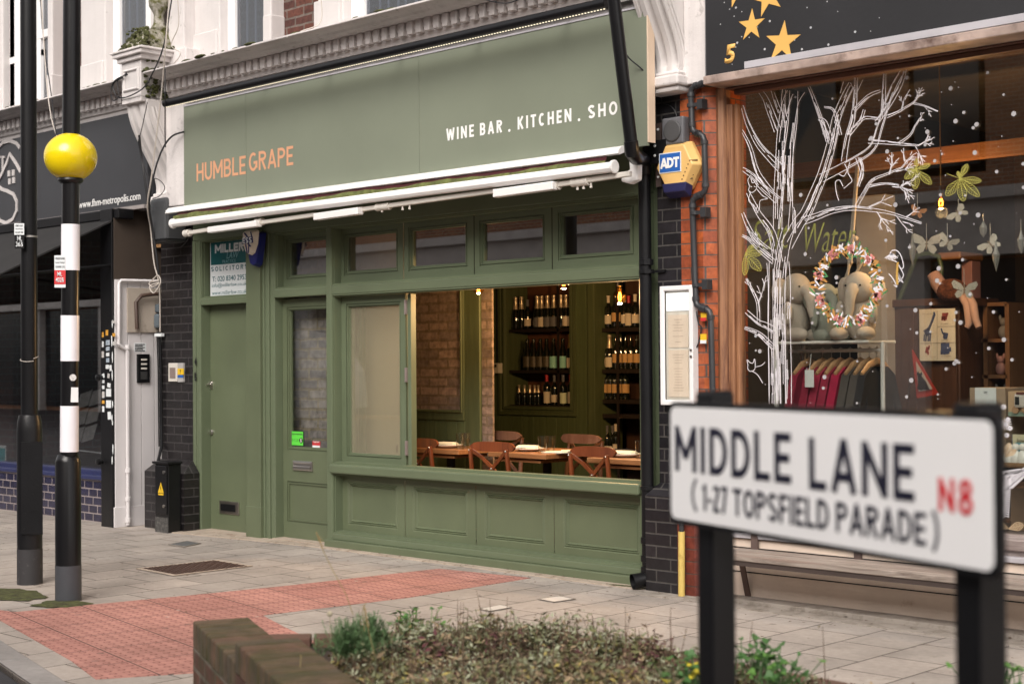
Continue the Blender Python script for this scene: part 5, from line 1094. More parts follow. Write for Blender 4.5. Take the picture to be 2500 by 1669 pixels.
MB().box(-1.9, at(838, 850, .34).x, .24, .30, 0, 2.60).build('lobby_brick_wall', LOBRICK, room)
MB().box(at(838, 850, .34).x, at(993, 850, .34).x, .34, .36, 0, 2.78).build('reflection_panel', M('cream_reflection_tone', (.62, .55, .43), .8, var=.04, bmp=.1), room)  # last panel is added: its cream imitates the reflection in the folding leaf
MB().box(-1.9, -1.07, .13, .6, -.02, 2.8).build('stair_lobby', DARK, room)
# green post and framed lining over the brick wall
gp0, gp1 = at(1140, 800, BY-.1).x, at(1171, 800, BY-.1).x
GI2 = woodm('green_post_boards', (.055, .072, .032), (.095, .118, .052), .55, 'z', .8)
fl0, fl1 = at(1000, 800, BY-.06).x-.3, at(1137, 800, BY-.06).x
gz = at(1080, 1000, BY-.06).z; m = MB(); m.box(at(1134, 800, BY-.03).x, at(1170, 800, BY-.03).x, BY-.03, BY-.002, 0, 2.78); m.build('post', GI2, room, bev=.004)
m = MB(); hx1 = at(1122, 800, BY-.05).x; m.box(hx1, at(1134, 800, BY-.03).x, BY-.05, BY-.002, gz-.0, 2.78); m.box(hx1+.012, hx1+.03, BY-.065, BY-.05, gz, 2.78); m.box(-.5, at(1134, 800, BY-.03).x, BY-.05, BY-.002, gz-.085, gz); m.box(-.5, hx1+.03, BY-.066, BY-.05, gz-.02, gz-.002); m.build('moulded_frame', GI2, room, bev=.004)
def boards(x0, x1, y, z0, z1, wd, par, th=.02, mat=GREENI, name='boarding'):
    m = MB(); x = x0
    while x < x1-.01: m.box(x+.002, min(x+wd, x1)-.002, y-th, y, z0, z1); x += wd
    return m.build(name, mat, par, bev=.003)
boards(-.5, at(1134, 800, BY-.03).x, BY-.004, 0, gz-.086, .125, room, .03)
# back wall: y = 3.0 with framed cabinet opening and shelving
WY = 3.0
cx0, cx1 = at(1243, 850, WY).x, at(1404, 850, WY).x; cz0, cz1 = at(1320, 990, WY).z, at(1320, 706, WY).z+.12
pz0, pz1 = at(1414, 850, WY).x, at(1450, 850, WY).x
m = MB(); ex0 = at(1176, 850, WY).x-1
boards(ex0, cx0-.10, WY, 0, 2.78, .15, room, .03); boards(cx0-.10, cx1+.04, WY, 0, cz0-.09, .15, room, .03); boards(cx1+.04, pz1, WY, 0, 2.78, .14, room, .035)
MB().box(pz1, at(1467, 850, WY).x, WY-.09, WY+.3, 0, 2.78).build('post', GI2, room, bev=.004)
m = MB(); m.mould(cx0-.10, cx1+.05, cz0-.09, cz1+.2, [(0, WY-.03), (0, WY-.055), (.03, WY-.055), (.035, WY-.035), (.05, WY-.035), (.055, WY-.05), (.075, WY-.05), (.085, WY-.02), (.085, WY+.28)]); m.build('cabinet_frame', GI2, room)
shf = thing('wine_cabinet', 'dark framed wine cabinet with three shelves let into the green boarded wall', 'cabinet', ((cx0+cx1)/2, WY+.1, 1.4))
DW = M('black_shelf_wood', (.018, .012, .010), .5); BB = M('amber_back_panel', (.12, .045, .02), .8)
MB().box(cx0-.1, cx1+.1, WY+.29, WY+.31, 0.8, 2.7).build('back_panel', BB, shf)
zr = [at(1300, 803, WY+.05).z, at(1300, 903, WY+.05).z, at(1300, 988, WY+.05).z]
for z in zr: MB().box(cx0, cx1, WY+.0, WY+.29, z-.03, z).build('shelf', DW, shf)
MB().box(at(1362, 850, WY).x-.012, at(1362, 850, WY).x+.012, WY-.0, WY+.01, cz0, cz1+.2).build('upright', DW, shf)
sh2 = thing('wine_shelving', 'dark open wine shelving at the right of the bar with rows of bottles', 'shelving', (.8, WY+.1, 1.2))
sx0, sx1 = at(1470, 850, WY).x, 2.4
MB().box(sx0, sx1, WY+.34, WY+.36, 0, 2.7).build('back_panel', M('dark_amber_panel', (.045, .018, .01), .8), sh2)
zq = [at(1520, 800, WY+.05).z, at(1520, 901, WY+.05).z, at(1520, 975, WY+.05).z, at(1490, 1010, WY+.05).z, at(1490, 1115, WY+.05).z]
for z in zq: MB().box(sx0, sx1, WY+.0, WY+.33, z-.035, z).build('shelf', DW, sh2)
for px in (1509, 1600, 1700): MB().box(at(px, 850, WY).x-.012, at(px, 850, WY).x+.012, WY-.012, WY+.0, 0, 2.6).build('upright', DW, sh2)
# bottles
def bottle_proto(kind, H=.30, R=.038, fizz=False, lab=None, foil=None, labz=(.06, .15), labr=1.02):
    t = thing('wine_bottle', 'x', 'bottle')
    if fizz: prof = [(.0, 0), (R*.9, 0), (R, .01), (R, H*.42), (R*.93, H*.50), (R*.6, H*.64), (R*.42, H*.76), (R*.36, H*.93), (R*.42, H*.94), (R*.42, H*.98), (R*.3, H)]
    else: prof = [(.0, 0), (R*.9, 0), (R, .01), (R, H*.58), (R*.9, H*.64), (R*.5, H*.70), (R*.36, H*.75), (R*.35, H*.95), (R*.42, H*.955), (R*.42, H), (0, H)]
    m = MB(); m.lathe([(max(r, .001), z) for r, z in prof], (0, 0, 0), 16); m.build('body', BGLASS, t, smooth=True)
    if foil:
        m = MB(); a = .62 if fizz else .78
        if fizz: m.lathe([(R*.66, H*a), (R*.48, H*.75), (R*.42, H*.92), (R*.50, H*.94), (R*.5, H*.99), (R*.34, H*1.01)], (0, 0, 0), 14)
        else: m.lathe([(R*.40, H*a), (R*.40, H*.95), (R*.47, H*.955), (R*.47, H*1.004), (.001, H*1.004)], (0, 0, 0), 14)
        m.build('foil', foil, t, smooth=True)
    if lab:
        m = MB(); n = 12; r = R*labr; aa = [(-150+k*120/n)*math.pi/180 for k in range(n+1)]
        a = [m.bm.verts.new((r*math.cos(x), r*math.sin(x), labz[0])) for x in aa]; b = [m.bm.verts.new((r*math.cos(x), r*math.sin(x), labz[1])) for x in aa]
        for i in range(n): m.face([a[i], a[i+1], b[i+1], b[i]])
        m.build('label', lab, t, smooth=True)
    return t
LABO = M('amber_paper_label', (.50, .30, .12), .7, bmp=0)
PK = {'fsil': bottle_proto('', .315, .043, True, None, SILV), 'fwhite': bottle_proto('', .315, .043, True, LABW, SILV, (.02, .11)), 'fgrey': bottle_proto('', .315, .043, True, LABG, SILV, (.02, .11)),
      'fblack': bottle_proto('', .30, .046, True, LABK, None, (.03, .13)), 'fteal': bottle_proto('', .30, .046, True, LABT, None, (.02, .13)), 'fgold': bottle_proto('', .335, .046, True, LABW, GOLD, (.02, .115)),
      'mini': bottle_proto('', .19, .028, True, None, SILV), 'red': bottle_proto('', .29, .038, False, LABW, REDF, (.02, .13)), 'dark': bottle_proto('', .285, .037, False, LABW, LABG, (.03, .10)),
      'green': bottle_proto('', .29, .037, False, M('green_white_label', (.55, .62, .45), .6, bmp=0), LABG, (.02, .12)), 'amber': bottle_proto('', .30, .038, False, LABO, None, (.06, .14)), 'cream': bottle_proto('', .30, .038, False, LABW, LABW, (.04, .12))}
usedk = set(); ordn = ['first', 'second', 'third', 'fourth', 'fifth', 'sixth', 'seventh', 'eighth', 'ninth', 'tenth']
desc = {'fsil': 'dark sparkling bottle with pale foil neck', 'fwhite': 'pale foiled sparkling bottle with cream label', 'fgrey': 'pale foiled sparkling bottle with grey label', 'fblack': 'black bottle with gold printed label', 'fteal': 'bottle with a rounded teal label', 'fgold': 'tall gold necked sparkling bottle with white label', 'mini': 'miniature pale foiled bottle', 'red': 'bottle with a red capsule and white label', 'dark': 'slim dark wine bottle with pale label', 'green': 'bottle with green and white label', 'amber': 'dark bottle with amber label', 'cream': 'dark bottle with cream label and capsule'}
def bput(kind, px, z, y, row, k, grp):
    P = at(px, 850, y); lab = '%s, %s from left on %s' % (desc[kind], ordn[k], row)
    if kind in usedk: o = dup(PK[kind], (P.x, y, z), lab)
    else: o = PK[kind]; o.location = (P.x, y, z); o['label'] = lab; usedk.add(kind)
    o.rotation_euler = (0, 0, .75+random.uniform(-.15, .15)+.9*0); o['group'] = grp
s3 = lambda x: x/4.7525+1180
G1, G2 = 'bottles in the framed wine cabinet', 'bottles on the right hand shelving'
for k, (x, kd) in enumerate([(378, 'fsil'), (446, 'fsil'), (515, 'dark'), (630, 'fgrey'), (680, 'fwhite'), (748, 'fgrey'), (822, 'fgrey'), (905, 'fsil'), (965, 'fwhite'), (1048, 'fwhite')]): bput(kd, s3(x), zr[0], WY+.07, 'top cabinet shelf', k, G1)
for k, (x, kd) in enumerate([(512, 'fblack'), (585, 'fblack'), (662, 'fblack'), (735, 'fblack'), (815, 'fteal'), (922, 'fteal'), (1012, 'fgold'), (1062, 'fgold')]): bput(kd, s3(x), zr[1], WY+.07, 'middle cabinet shelf', k, G1)
for k, (x, kd) in enumerate([(412, 'mini'), (475, 'mini'), (537, 'mini'), (592, 'mini'), (635, 'mini'), (733, 'red'), (822, 'dark'), (922, 'green'), (1012, 'red')]): bput(kd, s3(x), zr[2], WY+.07, 'bottom cabinet shelf', k, G1)
for k, (x, kd) in enumerate([(1400, 'amber'), (1455, 'cream'), (1530, 'amber'), (1590, 'amber'), (1640, 'cream'), (1690, 'red'), (1765, 'cream')]): bput(kd, s3(x), zq[0], WY+.08, 'top right hand shelf', k, G2)
for k, (x, kd) in enumerate([(1405, 'dark'), (1465, 'fwhite'), (1535, 'amber'), (1598, 'amber'), (1650, 'amber'), (1712, 'amber'), (1780, 'amber')]): bput(kd, s3(x), zq[1], WY+.08, 'second right hand shelf', k, G2)
for k, (x, kd) in enumerate([(1420, 'amber'), (1475, 'amber'), (1525, 'amber'), (1595, 'amber'), (1645, 'amber')]): bput(kd, s3(x), zq[2], WY+.08, 'third right hand shelf', k, G2)
for k, px in enumerate((1481, 1494, 1502)): bput('dark' if k < 2 else 'cream', px, zq[4], WY+.08, 'lowest right hand shelf', k, G2)
# neck tags
tg = MB()
for x in (503, 1467, 1585, 1642, 1780): pass
# thermostat
tb = thing('thermostat', 'small white wall controller with a cable above it beside the brick corner', 'thermostat', at(1208, 898, 2.9))
a, b = at(1195, 886, 2.93), at(1223, 911, 2.93); MB().box(a.x, b.x, 2.90, 2.97, b.z, a.z).build('case', CREAM, tb, bev=.006); MB().box(a.x+.01, b.x-.03, 2.895, 2.90, a.z-.04, a.z-.015).build('display', BLACKP, tb)
MB().box((a.x+b.x)/2-.006, (a.x+b.x)/2+.006, 2.955, 2.967, a.z, 2.78).build('cable', CABLEB, tb)
# pendant bulbs with their own warm light
def bulb(px, py, y, lab, r=.048, on=True, en=6, name='pendant_bulb', L=None):
    P = at(px, py, y); t = thing(name, lab, 'lamp', P, 'warm pendant bulbs')
    m = MB(); m.lathe([(.004, -r*1.15), (r*.5, -r*1.05), (r*.95, -r*.45), (r, 0), (r*.9, r*.5), (r*.5, r*1.05), (r*.32, r*1.5), (r*.3, r*1.7)], P, 20); m.build('glass_bulb', BULBG, t, smooth=True)
    m = MB(); m.tube([P+Vector((-.008, 0, -r*.6)), P+Vector((-.012, 0, 0)), P+Vector((-.005, 0, r*.6)), P+Vector((.005, 0, r*.6)), P+Vector((.012, 0, 0)), P+Vector((.008, 0, -r*.6))], .004, 6); m.build('filament', BULB, t)
    m = MB(); m.lathe([(r*.36, r*1.5), (r*.42, r*1.55), (r*.42, r*2.6), (r*.15, r*2.9)], P, 14); m.build('holder', BLACKP, t, smooth=True)
    m = MB(); m.tube([P+Vector((0, 0, r*2.8)), (P.x, P.y, L or 2.78)], .004, 6); m.build('cord', M('brass_cord', (.35, .2, .06), .5), t)
    ld = bpy.data.lights.new('bulb_light', 'POINT'); ld.energy = en; ld.color = (1, .60, .27); ld.shadow_soft_size = r; lo_ = bpy.data.objects.new('bulb_light', ld); C.objects.link(lo_); lo_.location = P; lo_.location.z -= r*1.6; lo_.parent = t; lo_.location = Vector(lo_.location)-P
    return t
bulb(1513, 724, 1.3, 'glowing amber globe bulb hanging near the right edge of the open window', .052, en=45)
bulb(1168, 700, .66, 'amber bulb just under the transom, above the brick corner', .05, en=9)
bulb(1376, 688, .95, 'amber bulb just under the transom, above the wine cabinet', .05, en=26)
# tables
def table(x0, x1, y0, y1, lab):
    t = thing('bistro_table', lab, 'table', ((x0+x1)/2, (y0+y1)/2, 0), 'wooden bistro tables in the wine bar')
    MB().box(x0, x1, y0, y1, .722, .76).build('tabletop', TABLE, t, bev=.005)
    MB().box(x0+.04, x1-.08, y0+.03, y1-.03, .69, .712).build('under_board', TABLE, t, bev=.003)
    cx, cy = (x0+x1)/2, (y0+y1)/2; m = MB(); m.tube([(cx, cy, .03), (cx, cy, .70)], .035, 16); m.build('pedestal', BLACKM, t, smooth=True); MB().box(cx-.2, cx+.2, cy-.2, cy+.2, .008, .03).build('foot_plate', BLACKM, t, bev=.01)
    return t
T2 = at(1332, 1105, .62); T1 = at(1119, 1092, .62); T3 = at(1432, 1108, .55)
table(T1.x-.62, T1.x, .62, 1.05, 'oiled wooden table nearest the folded window leaf'); table(T2.x-.60, T2.x, .62, 1.30, 'oiled wooden table in the middle of the open window'); table(T3.x, T3.x+.75, .55, 1.25, 'oiled wooden table at the right end of the open window')
# cross back chairs
def chair(mat):
    t = thing('cross_back_chair', 'x', 'chair', (0, 0, 0), 'cross back wooden chairs')
    W_, H_ = .19, .845
    def stile(s):
        m = MB(); m.tube([(s*.185, -.01, .0), (s*.185, .02, .45), (s*.175, -.02, .80)], [.013, .018, .015], 10, flat=1.2); m.build('leg', mat, t, smooth=True)
    stile(-1); stile(1)
    for s in (-1, 1): m = MB(); m.tube([(s*.19, .40, 0), (s*.175, .38, .43)], [.012, .018], 10); m.build('leg', mat, t, smooth=True)
    m = MB(); m.loft([[(.21*math.cos(a)*k, .2+.205*math.sin(a)*k, z) for a in [i*math.pi/12 for i in range(24)]] for k, z in ((.93, .432), (1, .44), (1, .458), (.94, .466))]); m.build('seat', mat, t, smooth=True)
    m = MB(); rings = []
    for i in range(15):
        u = -1+2*i/14; x = u*.215; y = .02+.055*u*u*-1+.012; hh = .037*math.sqrt(max(.02, 1-abs(u)**5)); y = .065-.035*u*u
        rings.append([(x, y-.010, .815-hh), (x, y+.010, .815-hh), (x, y+.010, .815+hh), (x, y-.010, .815+hh)])
    m.loft(rings); m.build('crest_rail', mat, t, smooth=True, bev=.0)
    for s, yo in ((-1, -.012), (1, .0)):
        m = MB(); pts = [(s*(-.172), -.01+yo, .79), (s*(-.095), .02+yo, .735), (0, .035+yo, .655), (s*.09, .03+yo, .575), (s*.17, .015+yo, .49)]; rr_ = []
        for i, p in enumerate(pts):
            p = Vector(p); d = (Vector(pts[min(i+1, 4)])-Vector(pts[max(i-1, 0)])).normalized(); n_ = d.cross(Vector((0, 1, 0))).normalized()*.013; rr_.append([p+n_+Vector((0, -.006, 0)), p+n_+Vector((0, .006, 0)), p-n_+Vector((0, .006, 0)), p-n_+Vector((0, -.006, 0))])
        m.loft(rr_); m.build('cross_slat', mat, t, smooth=True)
    m = MB()
    for x, y, z in ((-.178, -.034, .79), (.178, -.034, .79), (.0, .012, .655), (-.182, .0, .55), (.182, 0, .55)): m.ell((x, y, z), .0075, 8, 6)
    m.build('screw', CHROME, t, smooth=True)
    m = MB(); m.tube([(-.185, .01, .2), (.185, .01, .2)], .009, 8); m.tube([(-.18, .39, .22), (.18, .39, .22)], .009, 8); m.build('stretcher', mat, t, smooth=True)
    return t
ch = chair(MAHOG); P = at(1196, 1080, .36); ch.location = (P.x, .36, 0); ch['label'] = 'reddish cross back chair with its back to the street, left of the two whole ones'; ch.rotation_euler = (0, 0, R_(4))
P = at(1441, 1090, .34); dup(ch, (P.x, .34, 0), 'reddish cross back chair with its back to the street, beside the right end table', (0, 0, R_(-3)))
P = at(1010, 1070, .36); dup(ch, (P.x, .38, 0), 'reddish cross back chair half hidden by the folded window leaf', (0, 0, R_(3)))
P = at(1244, 1066, 1.36); ch2 = chair(MAHOG2); ch2.location = (P.x, 1.30, 0.03); ch2.rotation_euler = (0, 0, R_(182)); ch2['label'] = 'darker worn chair facing the street behind the middle table, next to the brick corner'
P = at(1432, 1076, 1.45); dup(ch2, (P.x, 1.42, .02), 'darker worn chair facing the street, in front of the green boards right of middle', (0, 0, R_(178)))
# plates, napkins, glasses
def plate(px, py, y, lab, z=.761):
    P = at(px, py, y); P.z = z; t = thing('plate', lab, 'plate', P, 'place settings on the bistro tables')
    m = MB(); m.lathe([(.05, 0), (.07, .003), (.105, .014), (.118, .022), (.116, .025), (.07, .010), (.02, .008)], P, 28); m.build('rim', PORC, t, smooth=True)
    m = MB(); m.loft([[P+Vector((a*.10*k, b*.045*k, h)) for a, b in ((-1, -1), (0, -1.2), (1, -1), (1.05, .4), (.6, 1), (-1, 1))] for k, h in ((1, .026), (1, .032), (.8, .045))]); m.build('folded_napkin', NAPK, t, bev=.004)
    m = MB(); m.tube([P+Vector((-.12, .02, .05)), P+Vector((.0, .01, .055)), P+Vector((.10, .02, .046))], .004, 6); m.box(P.x-.13, P.x-.02, P.y+.012, P.y+.03, P.z+.048, P.z+.052); m.build('cutlery', BLACKM, t)
plate(1095, 1083, .80, 'white plate with folded napkin on the table nearest the folded leaf'); plate(1292, 1089, .85, 'white plate with folded napkin on the middle table'); plate(1527, 1100, .75, 'white plate with folded napkin on the right end table')
def glass(px, y, lab, H=.125):
    P = at(px, 1090, y); P.z = .761; m = MB(); m.lathe([(.030, 0), (.034, .004), (.037, H), (.0345, H), (.031, .012), (.0, .010)], P, 20); o = m.build('tumbler', CLEARG, smooth=True); tag(o, lab, 'glass', 'clear tumblers on the bistro tables')
glass(1124, .72, 'clear tumbler on the table nearest the folded leaf, nearer one'); glass(1137, .80, 'clear tumbler on the table nearest the folded leaf, farther one'); glass(1325, .74, 'clear tumbler on the middle table, left one'); glass(1344, .84, 'clear tumbler on the middle table, right one'); glass(1563, .70, 'clear tumbler at the far right end of the open window')
P = at(1362, 1095, .80); m = MB(); m.prism([(P.x-.10, .72, .7615), (P.x+.09, .74, .7615), (P.x+.12, .9, .7615), (P.x-.06, .88, .7615)], (0, 0, .012)); m.prism([(P.x+.03, .80, .774), (P.x+.12, .80, .774), (P.x+.10, .86, .774)], (0, 0, .012)); o = m.build('napkin', NAPK, bev=.004); tag(o, 'cream cloth napkin lying flat at the back of the middle table', 'napkin')
# ================= toy shop interior
tr = thing('toy_shop_room', 'dim warm interior of the toy shop behind the painted window', 'interior', (5.5, 2, 0))
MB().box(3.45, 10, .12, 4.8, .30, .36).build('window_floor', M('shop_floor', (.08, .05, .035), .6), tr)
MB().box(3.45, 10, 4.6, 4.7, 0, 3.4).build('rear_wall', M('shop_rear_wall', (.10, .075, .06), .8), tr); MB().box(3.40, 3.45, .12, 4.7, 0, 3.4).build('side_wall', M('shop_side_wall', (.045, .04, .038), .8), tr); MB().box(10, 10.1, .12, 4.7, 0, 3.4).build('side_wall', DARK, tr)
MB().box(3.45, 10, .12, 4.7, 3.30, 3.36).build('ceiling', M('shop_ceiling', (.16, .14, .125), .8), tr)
cm = woodm('oak_beam', (.13, .06, .028), (.24, .12, .06), .5, 'x', 1)
a, b = at(2065, 410, 1.0), at(2500, 345, 1.0); MB().box(a.x-.6, 8, 1.0, 1.1, (a.z+b.z)/2-.045, (a.z+b.z)/2+.045).build('oak_beam', cm, tr)
MB().box(at(2092, 700, 1.5).x, at(2165, 700, 1.5).x, 1.5, 1.62, .3, 2.55).build('reflection_band', M('pale_reflection_tone', (.42, .38, .35), .7), tr)  # added upright imitating a pale band reflected in the shop window
# garment rail
rk = thing('garment_rail', 'white tubular garment rail with a shelf, in the toy shop window', 'rack', (4.2, .5, .4))
WT = M('white_tube', (.72, .70, .68), .35, bmp=0)
A1_, A2_ = at(1894, 775, .42), at(1953, 795, .72); bx = at(2150, 836, .55).x; ax_ = A1_.x; zs = at(2010, 836, .5).z; zt2 = A1_.z
m = MB(); m.tube([(ax_, .42, .36), (ax_, .42, zt2-.0)], .016, 12); m.tube([(ax_, .42, zt2-.03), (ax_, .66, zt2-.03), (ax_, .70, zt2-.05), (ax_, .72, zt2-.10), (ax_, .72, .36)], .016, 12)
m.tube([(bx, .57, .36), (bx, .57, zs)], .014, 10); m.build('frame', WT, rk, smooth=True)
m = MB(); m.tube([(ax_, .42, zs), (bx, .42, zs)], .010, 10); m.tube([(ax_, .72, zs), (bx, .72, zs)], .010, 10); m.box(ax_, bx, .43, .71, zs-.006, zs+.006); m.tube([(ax_, .57, zs-.05), (bx, .57, zs-.05)], .012, 10); m.build('shelf', WT, rk)
zr_ = zs-.05
HW = woodm('pale_hanger_wood', (.42, .24, .12), (.60, .38, .21), .45, 'y', .6)
def jumper(x, mat, lab, hang=True, grp='jumpers on the garment rail'):
    t = thing('jumper', lab, 'jumper', (x, .57, zr_), grp)
    z = zr_-.10; m = MB(); n = 12
    # body hangs in the y-z plane, sleeves drooping
    out = [(-.055, 0), (-.09, .0), (-.17, -.05), (-.26, -.30), (-.22, -.33), (-.155, -.16), (-.16, -.52), (.16, -.52), (.155, -.16), (.22, -.33), (.26, -.30), (.17, -.05), (.09, .0), (.055, 0), (.03, -.03), (-.03, -.03)]
    m.loft([[(x-.026*k, .57+a*q, z+b) for a, b in out] for k, q in ((-.9, .93), (-1.1, 1), (1.1, 1), (.9, .93))]); m.build('knitted_body', mat, t, bev=.006)
    h = MB(); h.tube([(x, .57-.17, z-.045), (x, .57-.09, z+.01), (x, .57, z+.035), (x, .57+.09, z+.01), (x, .57+.17, z-.045)], [.010, .014, .016, .014, .010], 8, flat=1.6); hg = h.build('hanger', HW, t, smooth=True)
    h = MB(); h.tube([(x, .57, z+.03), (x, .57, z+.085), (x, .585, z+.10), (x, .585, z+.115), (x, .57, z+.118), (x, .557, z+.112)], .003, 6); h.build('hook', CHROME, hg)
    return t
CRIM = M('crimson_knit', (.26, .012, .04), .9, var=.2, vs_=6, bmp=.5, bs=150); CRIM2 = M('bright_crimson_knit', (.36, .007, .05), .9, var=.2, vs_=6, bmp=.5, bs=150); GRYK = M('grey_knit', (.075, .065, .06), .9, var=.2, bmp=.5, bs=150); BLKK = M('charcoal_knit', (.022, .02, .022), .9, bmp=.5, bs=150)
xs = [at(px, 870, .57).x for px in (1975, 2008, 2030, 2052, 2075, 2100, 2122, 2140)]
lab_ = ['crimson jumper hanging nearest the white rail post, with a white swing tag', 'crimson jumper, second on the rail', 'crimson jumper, third on the rail', 'crimson jumper, fourth on the rail', 'brighter crimson jumper, last of the red ones', 'mid grey jumper, next to the red ones', 'dark grey jumper, second of the grey ones', 'charcoal jumper at the right end of the rail']
for x, mt_, l in zip(xs, [CRIM, CRIM, CRIM, CRIM, CRIM2, GRYK, GRYK, BLKK], lab_): jumper(x, mt_, l)
P = at(1976, 925, .32); t = thing('swing_tag', 'white swing tag hanging in front of the crimson jumpers', 'tag', P); MB().box(P.x-.032, P.x+.032, .318, .322, P.z-.05, P.z+.055).build('card', SIGNW, t, bev=.002); MB().tube([(P.x, .32, P.z+.05), (P.x-.005, .35, P.z+.15)], .002, 5).build('string', SIGNW, t)
# plush elephants
def elephant(px, y, sc, yaw, mat, lab):
    P = at(px, 838, y); P.z = zs+.008; t = thing('soft_toy', lab, 'soft toy', P, 'plush elephants on the rail shelf')
    Rz = Matrix.Rotation(yaw, 3, 'Z'); L = lambda v: P+Rz @ (Vector(v)*sc)
    m = MB(); RY = lambda a: (Rz @ Matrix.Rotation(a, 3, 'X'))
    def E(c, r, rot=None): m.ell(L(c), tuple(x*sc for x in r), 18, 12, rot or Rz)
    E((0, .02, .15), (.115, .10, .155)); E((-.10, -.12, .05), (.055, .11, .05)); E((.10, -.12, .05), (.055, .11, .05)); E((-.12, -.05, .20), (.035, .04, .085)); E((.12, -.05, .20), (.035, .04, .085))
    E((0, -.01, .375), (.105, .11, .115))
    m.tube([L((0, -.08, .37)), L((0, -.14, .345)), L((0, -.165, .28)), L((0, -.17, .21)), L((0, -.19, .17))], [.05*sc, .045*sc, .038*sc, .032*sc, .026*sc], 12)
    m.build('plush_body', mat, t, smooth=True)
    for s in (-1, 1): m = MB(); m.ell(L((s*.125, .02, .36)), (.062*sc, .02*sc, .095*sc), 16, 10, Rz @ Matrix.Rotation(s*.5, 3, 'Z')); m.build('ear', mat, t, smooth=True)
    m = MB()
    for s in (-1, 1): m.ell(L((s*.055, -.105, .39)), .008*sc, 8, 6)
    m.build('eye', BLACKP, t)
    return t
PL = M('grey_plush', (.50, .43, .37), .95, var=.1, bmp=.6, bs=220); PL2 = M('sage_plush', (.27, .28, .24), .95, var=.1, bmp=.6, bs=220)
elephant(1943, .54, .88, R_(75), PL, 'large pale grey plush elephant sitting sideways at the left end of the rail shelf')
elephant(2015, .60, .74, R_(60), PL2, 'smaller sage green plush elephant, middle of the rail shelf')
elephant(2098, .56, .86, R_(8), PL, 'pale grey plush elephant facing the street at the right end of the rail shelf')
m = MB(); 
for a, b in (((2095, 405), (2078, 640)), ((2092, 405), (2066, 720)), ((2105, 640), (2060, 720)), ((2078, 640), (2050, 720))): m.tube([at(*a, .75), at(*b, .72)], .009, 7)
for px, py in ((2089, 582), (2076, 640), (2062, 718)): m.ell(at(px, py, .74), .017, 9, 7)
o = m.build('knotted_rope', M('pale_rope', (.40, .34, .28), .9), smooth=True); tag(o, 'pale knotted rope swing hanging behind the painted wreath', 'rope')
# dresser, poster, road sign, shelves
CAB = woodm('dark_cupboard_wood', (.045, .018, .010), (.10, .042, .022), .5, 'z', .7)
def ybox(name, mat, par, p0, p1, y, dep, **k):
    a, b = at(p0[0], p0[1], y), at(p1[0], p1[1], y); return MB().box(a.x, b.x, y, y+dep, b.z, a.z).build(name, mat, par, **k)
cb1 = thing('cupboard', 'dark wooden cupboard with a pinned animal poster in the toy shop', 'cupboard', at(2270, 900, 1.6))
ybox('carcass', CAB, cb1, (2182, 745), (2348, 1250), 1.6, .45, bev=.01); ybox('top_board', CAB, cb1, (2176, 732), (2352, 744), 1.57, .5, bev=.005); ybox('door', CAB, cb1, (2200, 752), (2236, 1200), 1.585, .015, bev=.004); ybox('door', CAB, cb1, (2240, 752), (2340, 1200), 1.585, .015, bev=.004)
ps = thing('animal_poster', 'cream poster of five small blue and red animals in a grid', 'poster', at(2288, 815, 1.55))
py_ = 1.55; ybox('sheet', M('cream_poster', (.66, .60, .50), .7, bmp=0), ps, (2244, 755), (2333, 880), py_, .004)
INK = M('poster_blue', (.07, .09, .19), .7, bmp=0, dirt='#8a90a8', dscale=40, damt=.3); INKR = M('poster_red', (.30, .06, .06), .7, bmp=0, dirt='#222222', dscale=40, damt=.3); LINE = M('poster_line', (.38, .34, .30), .7, bmp=0)
def drawn(pts, mat, name, par=ps, y=py_-.002, w_=.012):
    m = MB()
    for poly in pts: ribbon(m, poly, w_, y, .001)
    return m.build(name, mat, par)
drawn([[(2288, 758), (2288, 878)], [(2246, 838), (2332, 836)], [(2289, 797), (2332, 796)]], LINE, 'grid_line', w_=.004)
drawn([[(2279, 765), (2283, 764)], [(2282, 766), (2275, 785), (2266, 806)]], INK, 'giraffe', w_=.016); drawn([[(2258, 814), (2270, 806)]], INK, 'giraffe', w_=.045); drawn([[(2257, 815), (2256, 832)], [(2262, 816), (2260, 833)], [(2267, 815), (2266, 833)], [(2272, 812), (2270, 832)]], INK, 'giraffe', w_=.010)
drawn([[(2300, 772), (2312, 772)]], INKR, 'zebra', w_=.045); drawn([[(2301, 772), (2300, 782)], [(2306, 772), (2306, 783)], [(2311, 773), (2314, 763)]], INKR, 'zebra', w_=.012)
drawn([[(2298, 801), (2301, 812), (2306, 818)]], INK, 'ostrich', w_=.010); drawn([[(2303, 818), (2314, 820)]], INK, 'ostrich', w_=.038); drawn([[(2306, 822), (2305, 829)], [(2310, 822), (2309, 829)]], INK, 'ostrich', w_=.006)
drawn([[(2260, 853), (2267, 855)]], INKR, 'rooster', w_=.04); drawn([[(2267, 853), (2269, 843)], [(2266, 858), (2266, 866)]], INKR, 'rooster', w_=.012)
drawn([[(2297, 849), (2318, 849)]], INK, 'elephant_picture', w_=.075); drawn([[(2299, 855), (2299, 865)], [(2306, 855), (2306, 865)], [(2313, 855), (2312, 864)], [(2319, 847), (2320, 858)]], INK, 'elephant_picture', w_=.016)
for s, r in (('une girafe', (2252, 2275, 767)), ('un zebre', (2297, 2315, 790)), ('une oie', (2298, 2315, 830)), ('le coq', (2270, 2285, 871)), ('un elephant', (2298, 2322, 870))):
    a = at(r[0], r[2], py_), ; A_ = at(r[0], r[2], py_-.001); B_ = at(r[1], r[2], py_-.001); text('poster_lettering', s, LINE, ps, (A_.x, B_.x, A_.z-.006, A_.z+.008), y=py_-.002, depth=.0006, shear=.2)
